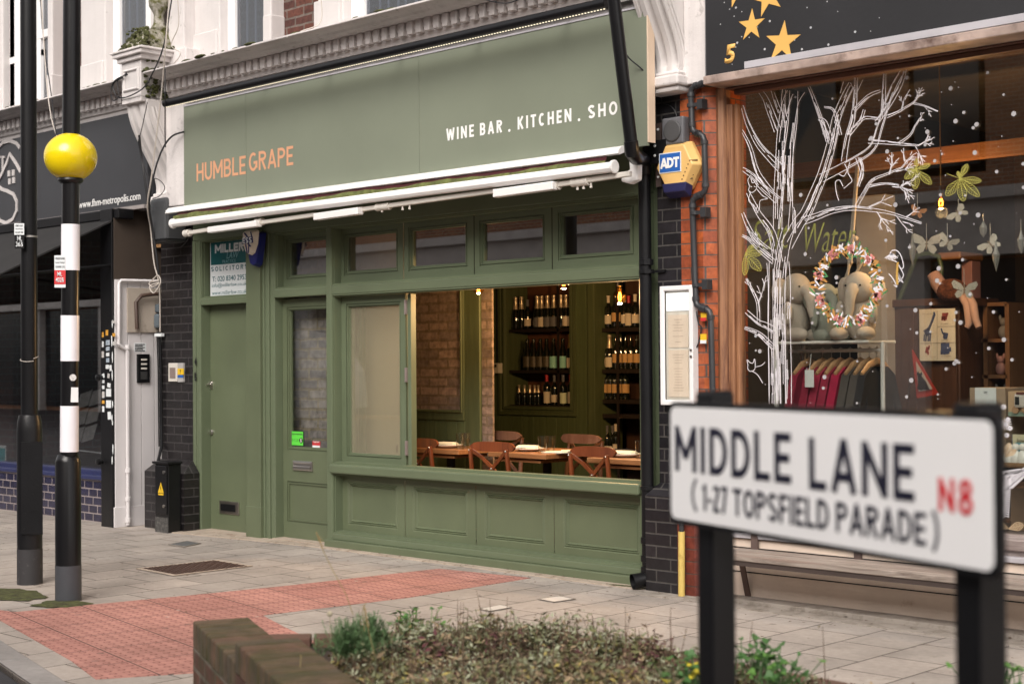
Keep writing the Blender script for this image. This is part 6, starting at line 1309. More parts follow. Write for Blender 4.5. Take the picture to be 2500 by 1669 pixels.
rsn = thing('road_works_sign', 'red edged triangular digging man road sign standing in the toy shop', 'sign', at(2262, 930, 1.2))
def tri(k, y, mat, name, th=.008):
    c = [(2226, 852), (2238, 972), (2291, 962)]; cx = sum(p[0] for p in c)/3; cy = sum(p[1] for p in c)/3
    m = MB(); m.prism([at(cx+(a-cx)*k, cy+(b-cy)*k, y) for a, b in c], (0, th, 0)); return m.build(name, mat, rsn)
tri(1, 1.2, M('sign_red', (.35, .03, .02), .5, bmp=0), 'red_border'); tri(.62, 1.195, M('sign_pale', (.42, .38, .35), .6, bmp=0), 'white_panel', .004)
drawn([[(2246, 918), (2247, 935), (2243, 950)], [(2247, 935), (2253, 951)], [(2247, 922), (2256, 934), (2262, 946)]], BLACKP, 'digging_figure', rsn, 1.192, .028)
m = MB(); m.ell(at(2245, 912, 1.19), .018, 10, 8); m.prism([at(2256, 951, 1.192), at(2270, 951, 1.192), at(2264, 940, 1.192)], (0, -.001, 0)); m.build('digging_figure', BLACKP, rsn)
m = MB(); m.tube([at(2228, 880, 1.3), at(2210, 1010, 1.3)], .012, 6); m.tube([at(2232, 870, 1.22), at(2240, 1080, 1.22)], .012, 6); m.tube([at(2270, 960, 1.22), at(2280, 1080, 1.22)], .012, 6); m.build('easel', CAB, rsn)
ds_ = thing('cubby_shelf', 'wooden cubby shelf of small toys at the right of the toy shop', 'shelving', at(2410, 850, 1.9)); OAK = woodm('mid_oak', (.14, .065, .03), (.25, .12, .055), .5, 'z', .7)
a, b = at(2352, 745, 1.9), at(2462, 1100, 1.9)
for f in (0, .5, 1): MB().box(a.x+(b.x-a.x)*f-.015, a.x+(b.x-a.x)*f+.015, 1.9, 2.2, b.z, a.z).build('upright', OAK, ds_)
for k in range(7): z = a.z-k*.24; MB().box(a.x, b.x, 1.9, 2.2, z-.012, z+.012).build('shelf', OAK, ds_)
MB().box(a.x, b.x, 2.2, 2.22, b.z, a.z).build('back', CAB, ds_)
TOYC = [M('toy_cream', (.45, .38, .30), .7), M('toy_grey', (.22, .20, .19), .7), M('toy_brown', (.15, .07, .035), .7), M('toy_pink', (.42, .22, .20), .7)]
names_ = ['cream', 'grey', 'brown', 'pink']
for k in range(8):
    fx = (k % 2)*.5+.13+random.uniform(0, .2); row = k//2+1; P = Vector((a.x+(b.x-a.x)*fx, 1.98, a.z-row*.24+.012)); c = k % 4; s_ = random.uniform(.8, 1.1)
    t = thing('small_toy', 'small %s toy figure in the %s side of cubby row %s' % (names_[c], 'left' if k % 2 == 0 else 'right', ['one', 'two', 'three', 'four', 'five'][row-1]), 'toy', P)
    m = MB(); m.ell(P+Vector((0, 0, .05*s_)), (.045*s_, .04*s_, .055*s_), 12, 8); m.ell(P+Vector((0, 0, .125*s_)), (.033*s_,)*3, 12, 8); m.ell(P+Vector((-.03*s_, 0, .155*s_)), (.012*s_, .01*s_, .025*s_), 8, 6); m.ell(P+Vector((.03*s_, 0, .155*s_)), (.012*s_, .01*s_, .025*s_), 8, 6); m.build('body', TOYC[c], t, smooth=True)
# doll on top of the cupboard
dl = thing('rag_doll', 'rag doll lying along the cupboard top with pink stockinged legs hanging down', 'doll', at(2385, 740, 1.5))
SK = M('doll_pink_cloth', (.38, .24, .20), .9); m = MB(); m.tube([at(2350, 722, 1.5), at(2362, 745, 1.46), at(2366, 790, 1.45), at(2360, 800, 1.44)], [.03, .028, .024, .02], 10); m.tube([at(2362, 720, 1.5), at(2376, 745, 1.46), at(2382, 780, 1.45), at(2390, 800, 1.44)], [.03, .028, .024, .02], 10); m.build('legs', SK, dl, smooth=True)
m = MB(); m.ell(at(2322, 708, 1.52), (.11, .06, .075), 16, 10); m.build('rust_skirt', M('rust_fabric', (.16, .05, .02), .9, dirt='#301008', dscale=30), dl, smooth=True)
m = MB(); m.tube([at(2300, 712, 1.52), at(2290, 690, 1.52), at(2278, 668, 1.52)], [.04, .05, .042], 12); m.build('pink_body', M('doll_spotted_pink', (.36, .22, .20), .9), dl, smooth=True)
pk = thing('pink_box', 'tall dusky pink box standing on the cupboard top', 'box', at(2361, 700, 1.8)); ybox('carton', M('dusky_pink_card', (.27, .13, .13), .8), pk, (2347, 638), (2374, 730), 1.8, .12, bev=.004)
gc = thing('green_chair', 'green tubular school chair upside down on the dark cupboard', 'chair', at(2260, 680, 1.7)); GT = M('green_tube', (.045, .075, .035), .4)
m = MB()
for dy in (0, .3): m.tube([at(2192, 740, 1.65+dy), at(2232, 640, 1.65+dy), at(2240, 622, 1.65+dy), at(2270, 618, 1.65+dy), at(2292, 626, 1.65+dy), at(2298, 650, 1.65+dy), at(2297, 730, 1.65+dy)], .016, 10)
m.build('tube_frame', GT, gc, smooth=True); ybox('seat', M('bent_ply', (.20, .09, .035), .5), gc, (2288, 617), (2345, 632), 1.65, .32, bev=.01)
# boxed toys low at the right
tbx = thing('toy_box', 'kraft coloured gift box with a white label behind the street sign post', 'box', at(2410, 975, .5)); ybox('carton', M('kraft_card', (.36, .26, .18), .8), tbx, (2367, 946), (2456, 1120), .5, .25, bev=.003); ybox('label', SIGNW, tbx, (2380, 946), (2432, 1010), .496, .003)
text('label_lettering', 'toy', BLACKM, tbx, (at(2401, 960, .49).x, at(2410, 960, .49).x, at(2401, 962, .49).z, at(2401, 954, .49).z), y=.494, depth=.0006)
bt = thing('toy_boat_box', 'wooden toy camper in an open window box', 'toy', at(2480, 990, .45)); ybox('tray', M('pale_ply', (.52, .36, .22), .7), bt, (2461, 955), (2560, 1018), .5, .12); ybox('green_strip', M('sage_card', (.25, .33, .27), .8), bt, (2461, 1005), (2560, 1017), .495, .004)
ybox('camper_body', M('white_toy', (.55, .5, .45), .5), bt, (2474, 962), (2520, 996), .47, .05, bev=.012); ybox('camper_window', DARK, bt, (2478, 968), (2488, 988), .468, .004); 
m = MB(); 
for px in (2478, 2502): P = at(px, 1000, .48); m.lathe([(.02, 0), (.02, .03)], P, 14, 'y')
m.build('wheel', M('toy_wheel', (.42, .25, .14), .6), bt); ybox('roof', M('toy_roof', (.12, .04, .03), .6), bt, (2481, 957), (2500, 963), .47, .05)
bkk = thing('picture_book', 'blue edged picture book propped among small white figures', 'book', at(2485, 1090, .5)); ybox('cover', M('book_cream', (.62, .58, .40), .6, bmp=0), bkk, (2472, 1060), (2560, 1128), .5, .02); ybox('picture', M('book_blue', (.10, .33, .42), .6, bmp=0), bkk, (2479, 1080), (2550, 1120), .496, .003); ybox('spine', M('book_navy', (.02, .05, .15), .6, bmp=0), bkk, (2470, 1060), (2472, 1128), .499, .022)
P0 = at(2482, 1076, .495); P1 = at(2520, 1076, .495); text('title_lettering', 'Snow Child', BLACKM, bkk, (P0.x, P1.x, P0.z-.008, P0.z+.015), y=.495, depth=.0006, shear=.2)
for k, px in enumerate((2464, 2480, 2497)):
    P = at(px, 1120, .42); t = thing('china_figure', 'white china figure before the picture book, %s from left' % ('first', 'second', 'third')[k], 'figurine', P); m = MB(); m.ell(P, (.035, .03, .05), 12, 8); m.ell(P+Vector((0, 0, .065)), .022, 12, 8); m.build('body', PORC, t, smooth=True)
sl = thing('log_shelf', 'rough timber log shelf low in the right corner of the toy window', 'shelf', at(2480, 1140, .45)); ybox('log', woodm('rough_log', (.12, .06, .03), (.30, .17, .08), .8, 'x', .8), sl, (2440, 1128), (2560, 1146), .38, .25, bev=.01)
cbx = thing('cardboard_box', 'brown cardboard box behind the fern drawings at lower right', 'box', at(2480, 1230, .7)); ybox('carton', M('brown_card', (.22, .13, .07), .8), cbx, (2466, 1190), (2560, 1300), .7, .3, bev=.004)
# pendant bulb in the toy shop
bulb(2297, 495, .8, 'teardrop filament bulb on a brass cord in the toy shop window', .036, en=26, L=3.3)
# hanging butterflies and crystals
def butterfly(px, py, y, sc, rot, mat, lab, top):
    P = at(px, py, y); t = thing('paper_butterfly', lab, 'butterfly', P, 'paper butterflies on strings'); Rm = Matrix.Rotation(rot, 3, 'Y') @ Matrix.Rotation(.5, 3, 'Z')
    for s in (-1, 1):
        m = MB()
        for pts in ([(0, 0, .01), (.03, 0, .05), (.085, 0, .075), (.10, 0, .05), (.08, 0, .01), (.02, 0, -.005)], [(0, 0, -.0), (.05, 0, -.005), (.07, 0, -.035), (.05, 0, -.065), (.02, 0, -.05)]):
            m.prism([P+Rm @ Vector((s*a*sc, abs(a)*.35*sc, c*sc)) for a, b, c in pts], (0, .002, 0))
        m.build('wing', mat, t)
    m = MB(); m.tube([P+Rm @ Vector((0, -.003, -.04*sc)), P+Rm @ Vector((0, -.003, .04*sc))], .005*sc, 6); m.build('body', M('moth_body', (.3, .2, .12), .8), t); Q = at(px, top, y); m = MB(); m.tube([P, (P.x, P.y, Q.z)], .0018, 5); m.build('string', CABLEW, t)
WG = M('paper_wing', (.52, .46, .38), .8, bmp=0, dirt='#5a5040', dscale=55, damt=.36); WO = M('orange_wing', (.62, .27, .10), .8, bmp=0, dirt='#6a4020', dscale=50, damt=.3)
for px, py, sc, rot, mt_, lab, top in ((2240, 518, .75, .4, WO, 'small orange paper butterfly left of the teardrop bulb', 472), (2340, 520, 1.0, -.9, WG, 'pale paper butterfly hanging right of the bulb', 485), (2262, 596, 1.35, .05, WG, 'largest cream and black butterfly, below the orange one', 545), (2313, 593, .95, .5, WG, 'cream butterfly tilted right below the bulb', 545), (2418, 596, 1.05, -.8, WG, 'steeply tilted pale butterfly near the right crystals', 545), (2354, 708, 1.15, .1, WG, 'cream butterfly in front of the rag doll legs', 655)):
    butterfly(px, py, .32, sc*.62, rot, mt_, lab, top)
CR = M('smoky_crystal', (.35, .33, .30), .12, .3, bmp=0, coat=.6)
for k, (px, py, top, h_, lab) in enumerate(((2228, 610, 557, 42, 'long glass drop pendant left of the big butterfly'), (2401, 560, 523, 20, 'small glass drop pendant high at right'), (2432, 625, 573, 38, 'long glass drop pendant right of the tilted butterfly'), (2493, 590, 535, 30, 'glass drop pendant at the right edge'))):
    P = at(px, py, .3); Z0, Z1 = at(px, py+h_, .3).z, at(px, py-h_, .3).z; t = thing('crystal_drop', lab, 'ornament', P); m = MB(); m.lathe([(.001, Z0), (.018, P.z-.02), (.022, P.z+.01), (.012, P.z+.03), (.002, Z1)], (P.x, P.y, 0), 7); m.build('drop', CR, t); m = MB(); m.tube([(P.x, P.y, Z1), (P.x, P.y, at(px, top, .3).z)], .0015, 5); m.build('string', CABLEW, t)
# ================= drawings on the glass (children of the pane)
random.seed(11)
def strokes(lines, w_, mat, name, y=GY, par=None, th=.0012):
    m = MB()
    for L in lines:
        if len(L) > 1: ribbon(m, L, w_, y, th)
    return m.build(name, mat, par or pane)
def catmull(pts, k=5):
    out = []; n = len(pts)
    for i in range(n-1):
        p0, p1_, p2, p3 = pts[max(i-1, 0)], pts[i], pts[i+1], pts[min(i+2, n-1)]
        for j in range(k):
            t = j/k; out.append(tuple(.5*((2*p1_[a])+(-p0[a]+p2[a])*t+(2*p0[a]-5*p1_[a]+4*p2[a]-p3[a])*t*t+(-p0[a]+3*p1_[a]-3*p2[a]+p3[a])*t**3) for a in (0, 1)))
    out.append(pts[-1]); return out
def offs(pts, ws, f, jit):
    out = []; n = len(pts)
    for i, p in enumerate(pts):
        a, b = pts[max(i-1, 0)], pts[min(i+1, n-1)]; dx, dy = b[0]-a[0], b[1]-a[1]; l = math.hypot(dx, dy) or 1; w_ = ws[0]+(ws[1]-ws[0])*i/(n-1)
        out.append((p[0]-dy/l*w_*f+random.uniform(-jit, jit), p[1]+dx/l*w_*f+random.uniform(-jit, jit)))
    return out
TREE = []
def limb(pts, w0, w1, inner=2):
    p = catmull(pts, 5); TREE.append(offs(p, (w0, w1), 1, .12)); TREE.append(offs(p, (w0, w1), -1, .12))
    for k in range(inner):
        f = random.uniform(-.75, .75); i = random.randrange(0, max(1, len(p)//3)); j = random.randrange(len(p)//2, len(p)); q = offs(p, (w0, w1), f, .3)[i:j+1]
        while len(q) > 3:
            c = random.randint(3, 6); TREE.append(q[:c]); q = q[c+(random.random() < .4):]
def twig(x, y, ang, ln, dep):
    if dep == 0 or ln < 7: return
    ex, ey = x+math.cos(ang)*ln, y+math.sin(ang)*ln; TREE.append([(x, y), ((x+ex)/2+random.uniform(-1, 1), (y+ey)/2+random.uniform(-1, 1)), (ex, ey)])
    if dep > 1: TREE.append([(x+1.8, y+1.4), ((x+ex)/2+1.6, (y+ey)/2+1.5), (ex, ey)])
    for s in (-1, 1):
        if random.random() < .85: twig(x+(ex-x)*random.uniform(.4, 1), y+(ey-y)*random.uniform(.5, 1), ang+s*random.uniform(.35, .8), ln*random.uniform(.5, .75), dep-1)
    twig(ex, ey, ang+random.uniform(-.3, .3), ln*.65, dep-1)
# trunk
limb([(1905, 985), (1905, 900), (1902, 780), (1903, 700), (1899, 640)], 27, 27, 4); limb([(1899, 640), (1893, 600), (1880, 560), (1852, 520), (1826, 470)], 12, 4, 3)
limb([(1905, 985), (1903, 840), (1902, 700), (1912, 610), (1925, 560)], 15, 14, 5); limb([(1898, 985), (1896, 820), (1898, 640)], 20, 20, 3)
for k in range(20):
    x = random.uniform(1882, 1930); y = random.uniform(620, 940); h_ = random.uniform(15, 60); w_ = random.uniform(2.5, 5); TREE.append([(x, y), (x+random.uniform(-1, 1), y+h_), (x+w_, y+h_+1), (x+w_+random.uniform(-1, 1), y+2), (x, y)])
# upper left trunk going up
limb([(1912, 560), (1912, 480), (1914, 420), (1918, 330), (1930, 250), (1950, 215)], 24, 18, 5); limb([(1912, 560), (1920, 470), (1925, 380), (1935, 300), (1938, 222)], 12, 10, 4)
for k in range(14):
    x = random.uniform(1893, 1940); y = random.uniform(240, 520); h_ = random.uniform(15, 55); w_ = random.uniform(2.5, 5); TREE.append([(x, y), (x+random.uniform(-1, 1), y+h_), (x+w_, y+h_+1), (x+w_, y+2), (x, y)])
limb([(1899, 320), (1880, 270), (1868, 240), (1855, 222)], 9, 5, 3); limb([(1905, 275), (1895, 250), (1884, 216)], 5, 3, 1); limb([(1920, 300), (1912, 255), (1915, 214)], 5, 4, 2)
limb([(1905, 410), (1880, 385), (1850, 350), (1825, 300), (1812, 258)], 10, 3, 3); limb([(1900, 490), (1860, 455), (1838, 430), (1812, 412)], 9, 4, 3); limb([(1885, 470), (1850, 420), (1832, 360), (1811, 318)], 6, 2, 2)
limb([(1885, 620), (1850, 590), (1830, 560), (1813, 520)], 8, 3, 3); limb([(1890, 640), (1855, 610), (1830, 585), (1812, 575)], 6, 2, 2); twig(1860, 600, -2.2, 26, 3)
limb([(1897, 810), (1872, 795), (1850, 785), (1822, 760)], 8, 4, 3); limb([(1890, 850), (1860, 820), (1840, 808), (1818, 800)], 6, 3, 3); limb([(1852, 788), (1850, 740), (1835, 705), (1822, 680)], 3.5, 1.5, 1); twig(1850, 740, -1.2, 34, 3); twig(1838, 712, -2.1, 22, 2)
# big right limb and its branches
limb([(1920, 600), (1950, 545), (1968, 520), (1990, 470), (2010, 420), (2030, 350), (2042, 290), (2062, 240), (2080, 205)], 15, 8, 7)
limb([(1960, 540), (1995, 528), (2030, 515), (2080, 508), (2140, 514), (2180, 522), (2250, 545)], 9, 1.5, 4)
limb([(2005, 435), (2050, 412), (2090, 390), (2130, 360), (2148, 310), (2165, 255), (2185, 205), (2205, 172)], 10, 5, 5)
limb([(2030, 350), (2015, 300), (1998, 290)], 6, 3, 1); limb([(2022, 345), (2006, 296), (1990, 250), (1975, 212)], 5, 2.5, 2)
limb([(2060, 395), (2068, 340), (2082, 290), (2088, 240), (2090, 190)], 6, 4, 4); limb([(2072, 330), (2095, 302), (2112, 288), (2145, 290)], 4, 2.5, 2); limb([(2085, 270), (2120, 235), (2150, 222)], 4, 2.5, 2); limb([(2098, 300), (2105, 285), (2110, 268)], 3, 2.5, 1)
limb([(2052, 330), (2040, 280), (2030, 265), (2012, 262)], 3, 1.5, 1)
limb([(2155, 290), (2158, 230), (2160, 180)], 5, 3, 3); limb([(2140, 300), (2175, 250), (2200, 205), (2210, 170)], 5, 3, 3); limb([(2165, 285), (2195, 272), (2228, 252)], 3, 1.2, 1); twig(2228, 252, -.9, 22, 3); limb([(2228, 252), (2255, 258), (2290, 272)], 2, .6, 0); twig(2200, 268, -1.3, 26, 3); twig(2255, 258, .9, 20, 2)
limb([(2120, 345), (2160, 348), (2200, 352), (2240, 355)], 5, 1.5, 2); twig(2240, 355, -.5, 22, 3); limb([(2195, 350), (2222, 330), (2235, 305)], 2.5, 1, 0); twig(2235, 305, -1.0, 18, 3); twig(2235, 358, 1.1, 24, 3)
limb([(2090, 505), (2110, 470), (2130, 440), (2165, 425), (2200, 410)], 4, 1.2, 2); limb([(2100, 440), (2104, 420), (2092, 385)], 4, 3, 1); limb([(2095, 455), (2106, 415), (2100, 385)], 3, 1.5, 1)
for x, y, a in ((2200, 410, -.9), (2185, 418, -.2), (2178, 455, .1), (2190, 452, .7), (2170, 425, -1.3), (2200, 452, -.4)): twig(x, y, a, 26, 3)
limb([(2120, 455), (2160, 448), (2195, 452)], 2.5, 1, 1)
twig(2140, 516, 1.0, 34, 3); twig(2185, 524, .9, 30, 3); twig(2210, 530, -.6, 26, 2); twig(2120, 505, -.4, 40, 2)
for k in range(14):
    x = random.uniform(1965, 2120); y = at(2000, 1, GY) and random.uniform(195, 235); TREE.append([(x, y), (x+random.uniform(-14, 14), y-28)])
strokes([[p for p in L if p[0] > 1810 and (at(p[0], p[1], GY).z < gt-.005)] for L in TREE], .0029, CHALK, 'tree_drawing')
# squirrels and branch owl
SQ = [catmull(q) for q in ([(1830, 455), (1826, 440), (1832, 432), (1836, 445), (1842, 445), (1846, 432), (1848, 448), (1846, 462), (1836, 470), (1828, 465), (1830, 455)], [(1832, 470), (1828, 490), (1838, 500), (1844, 515), (1850, 500)], [(1848, 462), (1862, 478), (1874, 485), (1856, 490), (1854, 510), (1846, 520)], [(1832, 455), (1836, 457)], [(1841, 455), (1845, 457)],
      [(1826, 890), (1824, 878), (1830, 884), (1838, 886), (1842, 876), (1844, 888), (1842, 902), (1832, 906), (1826, 900), (1826, 890)], [(1845, 895), (1858, 892), (1868, 884)], [(1835, 905), (1850, 915), (1862, 935)], [(2075, 395), (2070, 420), (2080, 440), (2072, 450), (2060, 460)], [(2062, 400), (2068, 415), (2060, 430), (2048, 425)], [(2058, 455), (2050, 440), (2040, 445), (2042, 470), (2048, 490)])]
strokes(SQ, .0034, CHALK, 'squirrel_drawing')
def leafdraw(cx, cy, lobes, name='leaf_drawing'):
    L = []
    for ang, ln, wd_ in lobes:
        ux, uy = math.cos(ang), math.sin(ang); vx, vy = -uy, ux; pts = [(0, 0), (.25, .45), (.6, 1), (.85, .75), (1.04, 0), (.85, -.75), (.6, -1), (.25, -.45), (0, 0)]
        L.append(catmull([(cx+ux*a*ln+vx*b*wd_, cy+uy*a*ln+vy*b*wd_) for a, b in pts], 3)); L.append([(cx, cy), (cx+ux*ln, cy+uy*ln)])
        for k in range(1, 8):
            a = .12+k*.105; w_ = wd_*(.55+.4*math.sin(a*3.0)); 
            for s in (-1, 1): L.append([(cx+ux*a*ln, cy+uy*a*ln), (cx+ux*(a+.1)*ln+vx*s*w_*.8, cy+uy*(a+.1)*ln+vy*s*w_*.8)])
    return L
strokes(leafdraw(2236, 414, [(-1.45, 27, 6), (-.35, 36, 6), (.75, 50, 9), (1.62, 46, 10), (2.45, 34, 8), (3.0, 20, 5)]) + [[(2236, 414), (2220, 400)]], .0019, LIMEP, 'leaf_drawing')
strokes(leafdraw(2344, 436, [(-1.1, 38, 7), (-1.9, 18, 4), (.12, 50, 8), (.75, 62, 10), (1.42, 54, 11), (2.25, 52, 11)]) + [[(2344, 436), (2312, 424)]], .0019, LIMEP, 'leaf_drawing')
strokes([[p for p in L if p[0] > 1812] for L in leafdraw(1820, 618, [(-.75, 28, 6), (.0, 40, 8), (.85, 55, 11), (1.6, 52, 8)])], .0019, LIMEP, 'leaf_drawing')
# wreath
def blobs(pts, mat, name, y=GY):
    m = MB()
    for x, y_, rx, rz, an in pts:
        P = at(x, y_, y); u = Vector((math.cos(an), 0, math.sin(an)))*rx; v = Vector((-math.sin(an), 0, math.cos(an)))*rz; m.prism([P+u*math.cos(a*math.pi/5)+v*math.sin(a*math.pi/5) for a in range(10)], (0, -.0012, 0))
    return m.build(name, mat, pane)
WC = []; WO_ = []; WP = []; WGn = []; WD = []
for k in range(300):
    a = random.uniform(0, 6.283); rx = 73+random.gauss(0, 6); ry = 88+random.gauss(0, 7); x, y_ = 2070+rx*math.cos(a), 696+ry*math.sin(a); an = -a+random.uniform(-1, 1)
    q = random.random()
    if q < .36: WO_.append((x, y_, .030, .0075, an))
    elif q < .72: WGn.append((x, y_, .032, .0048, an))
    elif q < .9: WC.append((x, y_, .026, .005, an))
    else: WD.append((x, y_, .007, .007, 0))
for a in (.3, 1.15, 1.9, 2.7, 3.4, 4.15, 4.8, 5.5):
    for k in range(15): WP.append((2070+73*math.cos(a)+random.gauss(0, 5), 696+88*math.sin(a)+random.gauss(0, 5), .011, .007, random.uniform(0, 3)))
blobs(WGn, GRNP, 'wreath_painting', GY-.0004); blobs(WO_, ORGP, 'wreath_painting', GY-.0018); blobs(WC+WD, CHALK, 'wreath_painting', GY-.0032); blobs(WP, PINKP, 'wreath_painting', GY-.0046)
sn = []
for px, py in ((2127, 338), (2166, 370), (2264, 322), (2186, 500), (1966, 620), (2411, 178), (2321, 216), (2353, 275), (2333, 296), (2282, 393), (2475, 278), (2380, 373), (2384, 304), (2388, 525), (2350, 634), (2339, 650), (2292, 655), (2288, 685), (2345, 787), (2235, 757), (2335, 882), (2330, 887), (2225, 928), (2414, 850), (2451, 829), (2042, 677), (1983, 788), (2063, 1040), (2013, 920), (1955, 476), (1845, 820), (1855, 857), (2214, 160+30), (2372, 140)): sn.append((px, py, random.uniform(.008, .014)))
for k in range(110): sn.append((random.uniform(1815, 2500), random.uniform(200, 985), random.choice((.0028, .0035, .0035, .007, .0095))))
blobs([(x, y_, r, r, 0) for x, y_, r in sn if at(x, y_, GY).z < gt-.03], M('snow_paint', (.36, .35, .36), .8, bmp=0), 'snow_spots', GY-.006)['kind'] = 'stuff'
# bird drawing and fern drawings
B_ = [catmull(q) for q in ([(2172, 622), (2178, 612), (2190, 612), (2200, 625), (2206, 650), (2200, 655), (2190, 640), (2178, 635)], [(2170, 668), (2180, 680), (2190, 700), (2182, 695)], [(2195, 650), (2206, 672), (2192, 690)])]
for k in range(9): B_.append([(2178, 618), (2160+k*4, 636-abs(k-4)*1.5)]); B_.append([(2192, 665), (2205-k*1.5, 690-k)])
strokes(B_, .0045, CHALK, 'bird_drawing'); strokes([catmull([(2192, 640), (2190, 665), (2191, 695)])], .014, M('ochre_pen', (.5, .30, .07), .7, bmp=0), 'bird_drawing', GY-.002)
fn = []
for (x0, y0, x1, y1) in ((2440, 1270, 2458, 1160), (2450, 1200, 2520, 1140), (2440, 1165, 2500, 1150)):
    for k in range(20):
        t_ = k/20; x, y_ = x0+(x1-x0)*t_, y0+(y1-y0)*t_; l_ = 26*(1-t_*.5)
        for s in (-1, 1): fn.append([(x, y_), (x+s*l_*.6, y_-l_*.45), (x+s*l_*.9, y_-l_*.35)])
    fn.append([(x0, y0), (x1, y1)])
strokes(fn, .006, CHALK, 'fern_drawing'); strokes(leafdraw(2462, 1290, [(-.25, 36, 10), (3.6, 34, 9)]) + leafdraw(2455, 1115, [(-1.3, 34, 8), (-.6, 30, 6)]), .004, M('tan_pen', (.45, .33, .2), .7, bmp=0), 'leaf_drawing', GY-.002)
st = []
for cx_, cy_, r_2 in ((2456, 1035, 14), (2450, 993, 7), (2461, 1024, 6), (2466, 1045, 6), (2458, 1062, 6)):
    for k in range(14): a = k*.449; st.append([(cx_, cy_), (cx_+r_2*math.cos(a), cy_+r_2*math.sin(a))])
strokes(st, .003, CHALK, 'seed_head_drawing', GY-.003)
# olive shop lettering behind the glass
text('window_lettering', 'Salt', OLIVE, pane, (at(1832, 600, .07).x, at(1930, 600, .07).x, at(1880, 610, .07).z, at(1880, 535, .07).z), y=.0705, bold=-.005, shear=.35, depth=.001)
text('window_lettering', 'Water', OLIVE, pane, (at(1965, 600, .07).x, at(2090, 600, .07).x, at(1990, 618, .07).z, at(1990, 545, .07).z), y=.0705, bold=-.005, shear=.35, depth=.001)
# ================= street nameplate on two posts (foreground)
L0, L1 = CAMP+ray(1626, 985)*(2.96/FPX), CAMP+ray(1636, 1280)*(2.96/FPX)
Rk = 2.96*.727; R0, R1 = CAMP+ray(2434, 1003)*(Rk/FPX), CAMP+ray(2438, 1408)*(Rk/FPX)
zt_, zb_ = (L0.z+R0.z)/2, (L1.z+R1.z)/2
LA, RA = (L0+L1)/2, (R0+R1)/2; LA.z = RA.z = 0; SU = (RA-LA); SW = SU.length; SU.normalize(); SN = Vector((SU.y, -SU.x, 0)); SZ = Vector((0, 0, 1))
if SN.dot(CAMP-LA) < 0: SN = -SN
sn_ = thing('street_nameplate', 'white street name sign MIDDLE LANE N8 on two black posts in the planter', 'street sign', (LA+RA)/2)
def rrect(u0, u1, z0, z1, r, off, n=7):
    P = []
    for cu, cz, a0 in ((u1-r, z1-r, 0), (u0+r, z1-r, 90), (u0+r, z0+r, 180), (u1-r, z0+r, 270)):
        for k in range(n+1): a = R_(a0+90*k/n); P.append(LA+SU*(cu+r*math.cos(a))+SZ*(cz+r*math.sin(a))+SN*off)
    return P
def splate(name, mat, u0, u1, z0, z1, r, off, th, par): m = MB(); m.prism(rrect(u0, u1, z0, z1, r, off), SN*th); return m.build(name, mat, par, bev=.001)
bkp = splate('backing_plate', BLACKP, 0, SW, zb_, zt_, .022, -.016, .014, sn_)
fcp = splate('plate', M('white_enamel', (.93, .92, .92), .3, bmp=0, var=.015), .010, SW-.010, zb_+.010, zt_-.010, .016, -.002, .002, sn_)
INKB = M('sign_black', (.012, .012, .03), .4, bmp=0); INKD = M('sign_red', (.62, .02, .03), .4, bmp=0)
def uv(px, py):
    d = ray(px, py); t = (LA-CAMP).dot(SN)/d.dot(SN); P = CAMP+d*t; return (P-LA).dot(SU), P.z
def stext(s, a, b, h, mat, bold, spacing=1.05, zc=None):
    ua, za = uv(*a); ub, zb2 = uv(*b); z = (za+zb2)/2 if zc is None else zc
    return stroke_text('lettering', s, mat, fcp, (ua, ub, z-h/2, z+h/2), LA+SN*.0002, SU, SZ, bold, spacing, .0008)
H1 = uv(1650, 1040)[1]-uv(1650, 1142)[1]
stext('MIDDLE', (1649, 1090), (1932, 1122), .087, INKB, .165, .13); stext('LANE', (1976, 1128), (2233, 1156), .087, INKB, .165, .13)
stext('(', (1690, 1206), (1707, 1210), .058, INKB, .12, .1); stext('1-27', (1716, 1212), (1776, 1222), .050, INKB, .16, .10); stext('TOPSFIELD', (1790, 1226), (2024, 1255), .050, INKB, .16, .10); stext('PARADE', (2042, 1260), (2262, 1292), .050, INKB, .16, .10); stext(')', (2272, 1293), (2291, 1298), .058, INKB, .12, .1)
stext('N8', (2292, 1206), (2376, 1214), .050, INKD, .17, .16)
def upost(px, D_, wpx, top, lab=None):
    P = CAMP+ray(px, 1300)*(D_/FPX); u = (P-LA).dot(SU); c = LA+SU*u-SN*.052; w_ = .027; m = MB()
    m.prism([c+SU*w_+SN*w_, c-SU*w_+SN*w_, c-SU*w_-SN*w_, c+SU*w_-SN*w_], (0, 0, top))
    o = m.build('post', BLACKP, sn_, bev=.004); m = MB(); m.prism([c+SU*(w_-.003)+SN*(w_-.003), c-SU*(w_-.003)+SN*(w_-.003), c-SU*(w_-.003)-SN*(w_-.003), c+SU*(w_-.003)-SN*(w_-.003)], (0, 0, .004)); cp_ = m.build('post_cap', BLACKP, o, bev=.003)
    for q in cp_.data.vertices: q.co.z += top
    m = MB(); zz = zb_+.05
    for z in (zb_+.06, zt_-.06): m.lathe([(.006, -.0), (.006, .004)], LA+SU*u+SZ*z-Vector((0, 0, 0))+SN*.001, 8, 'y')
    return o
upost(1745, 2.9, 90, zt_+.018); upost(2370, 2.25, 110, zt_+.010)
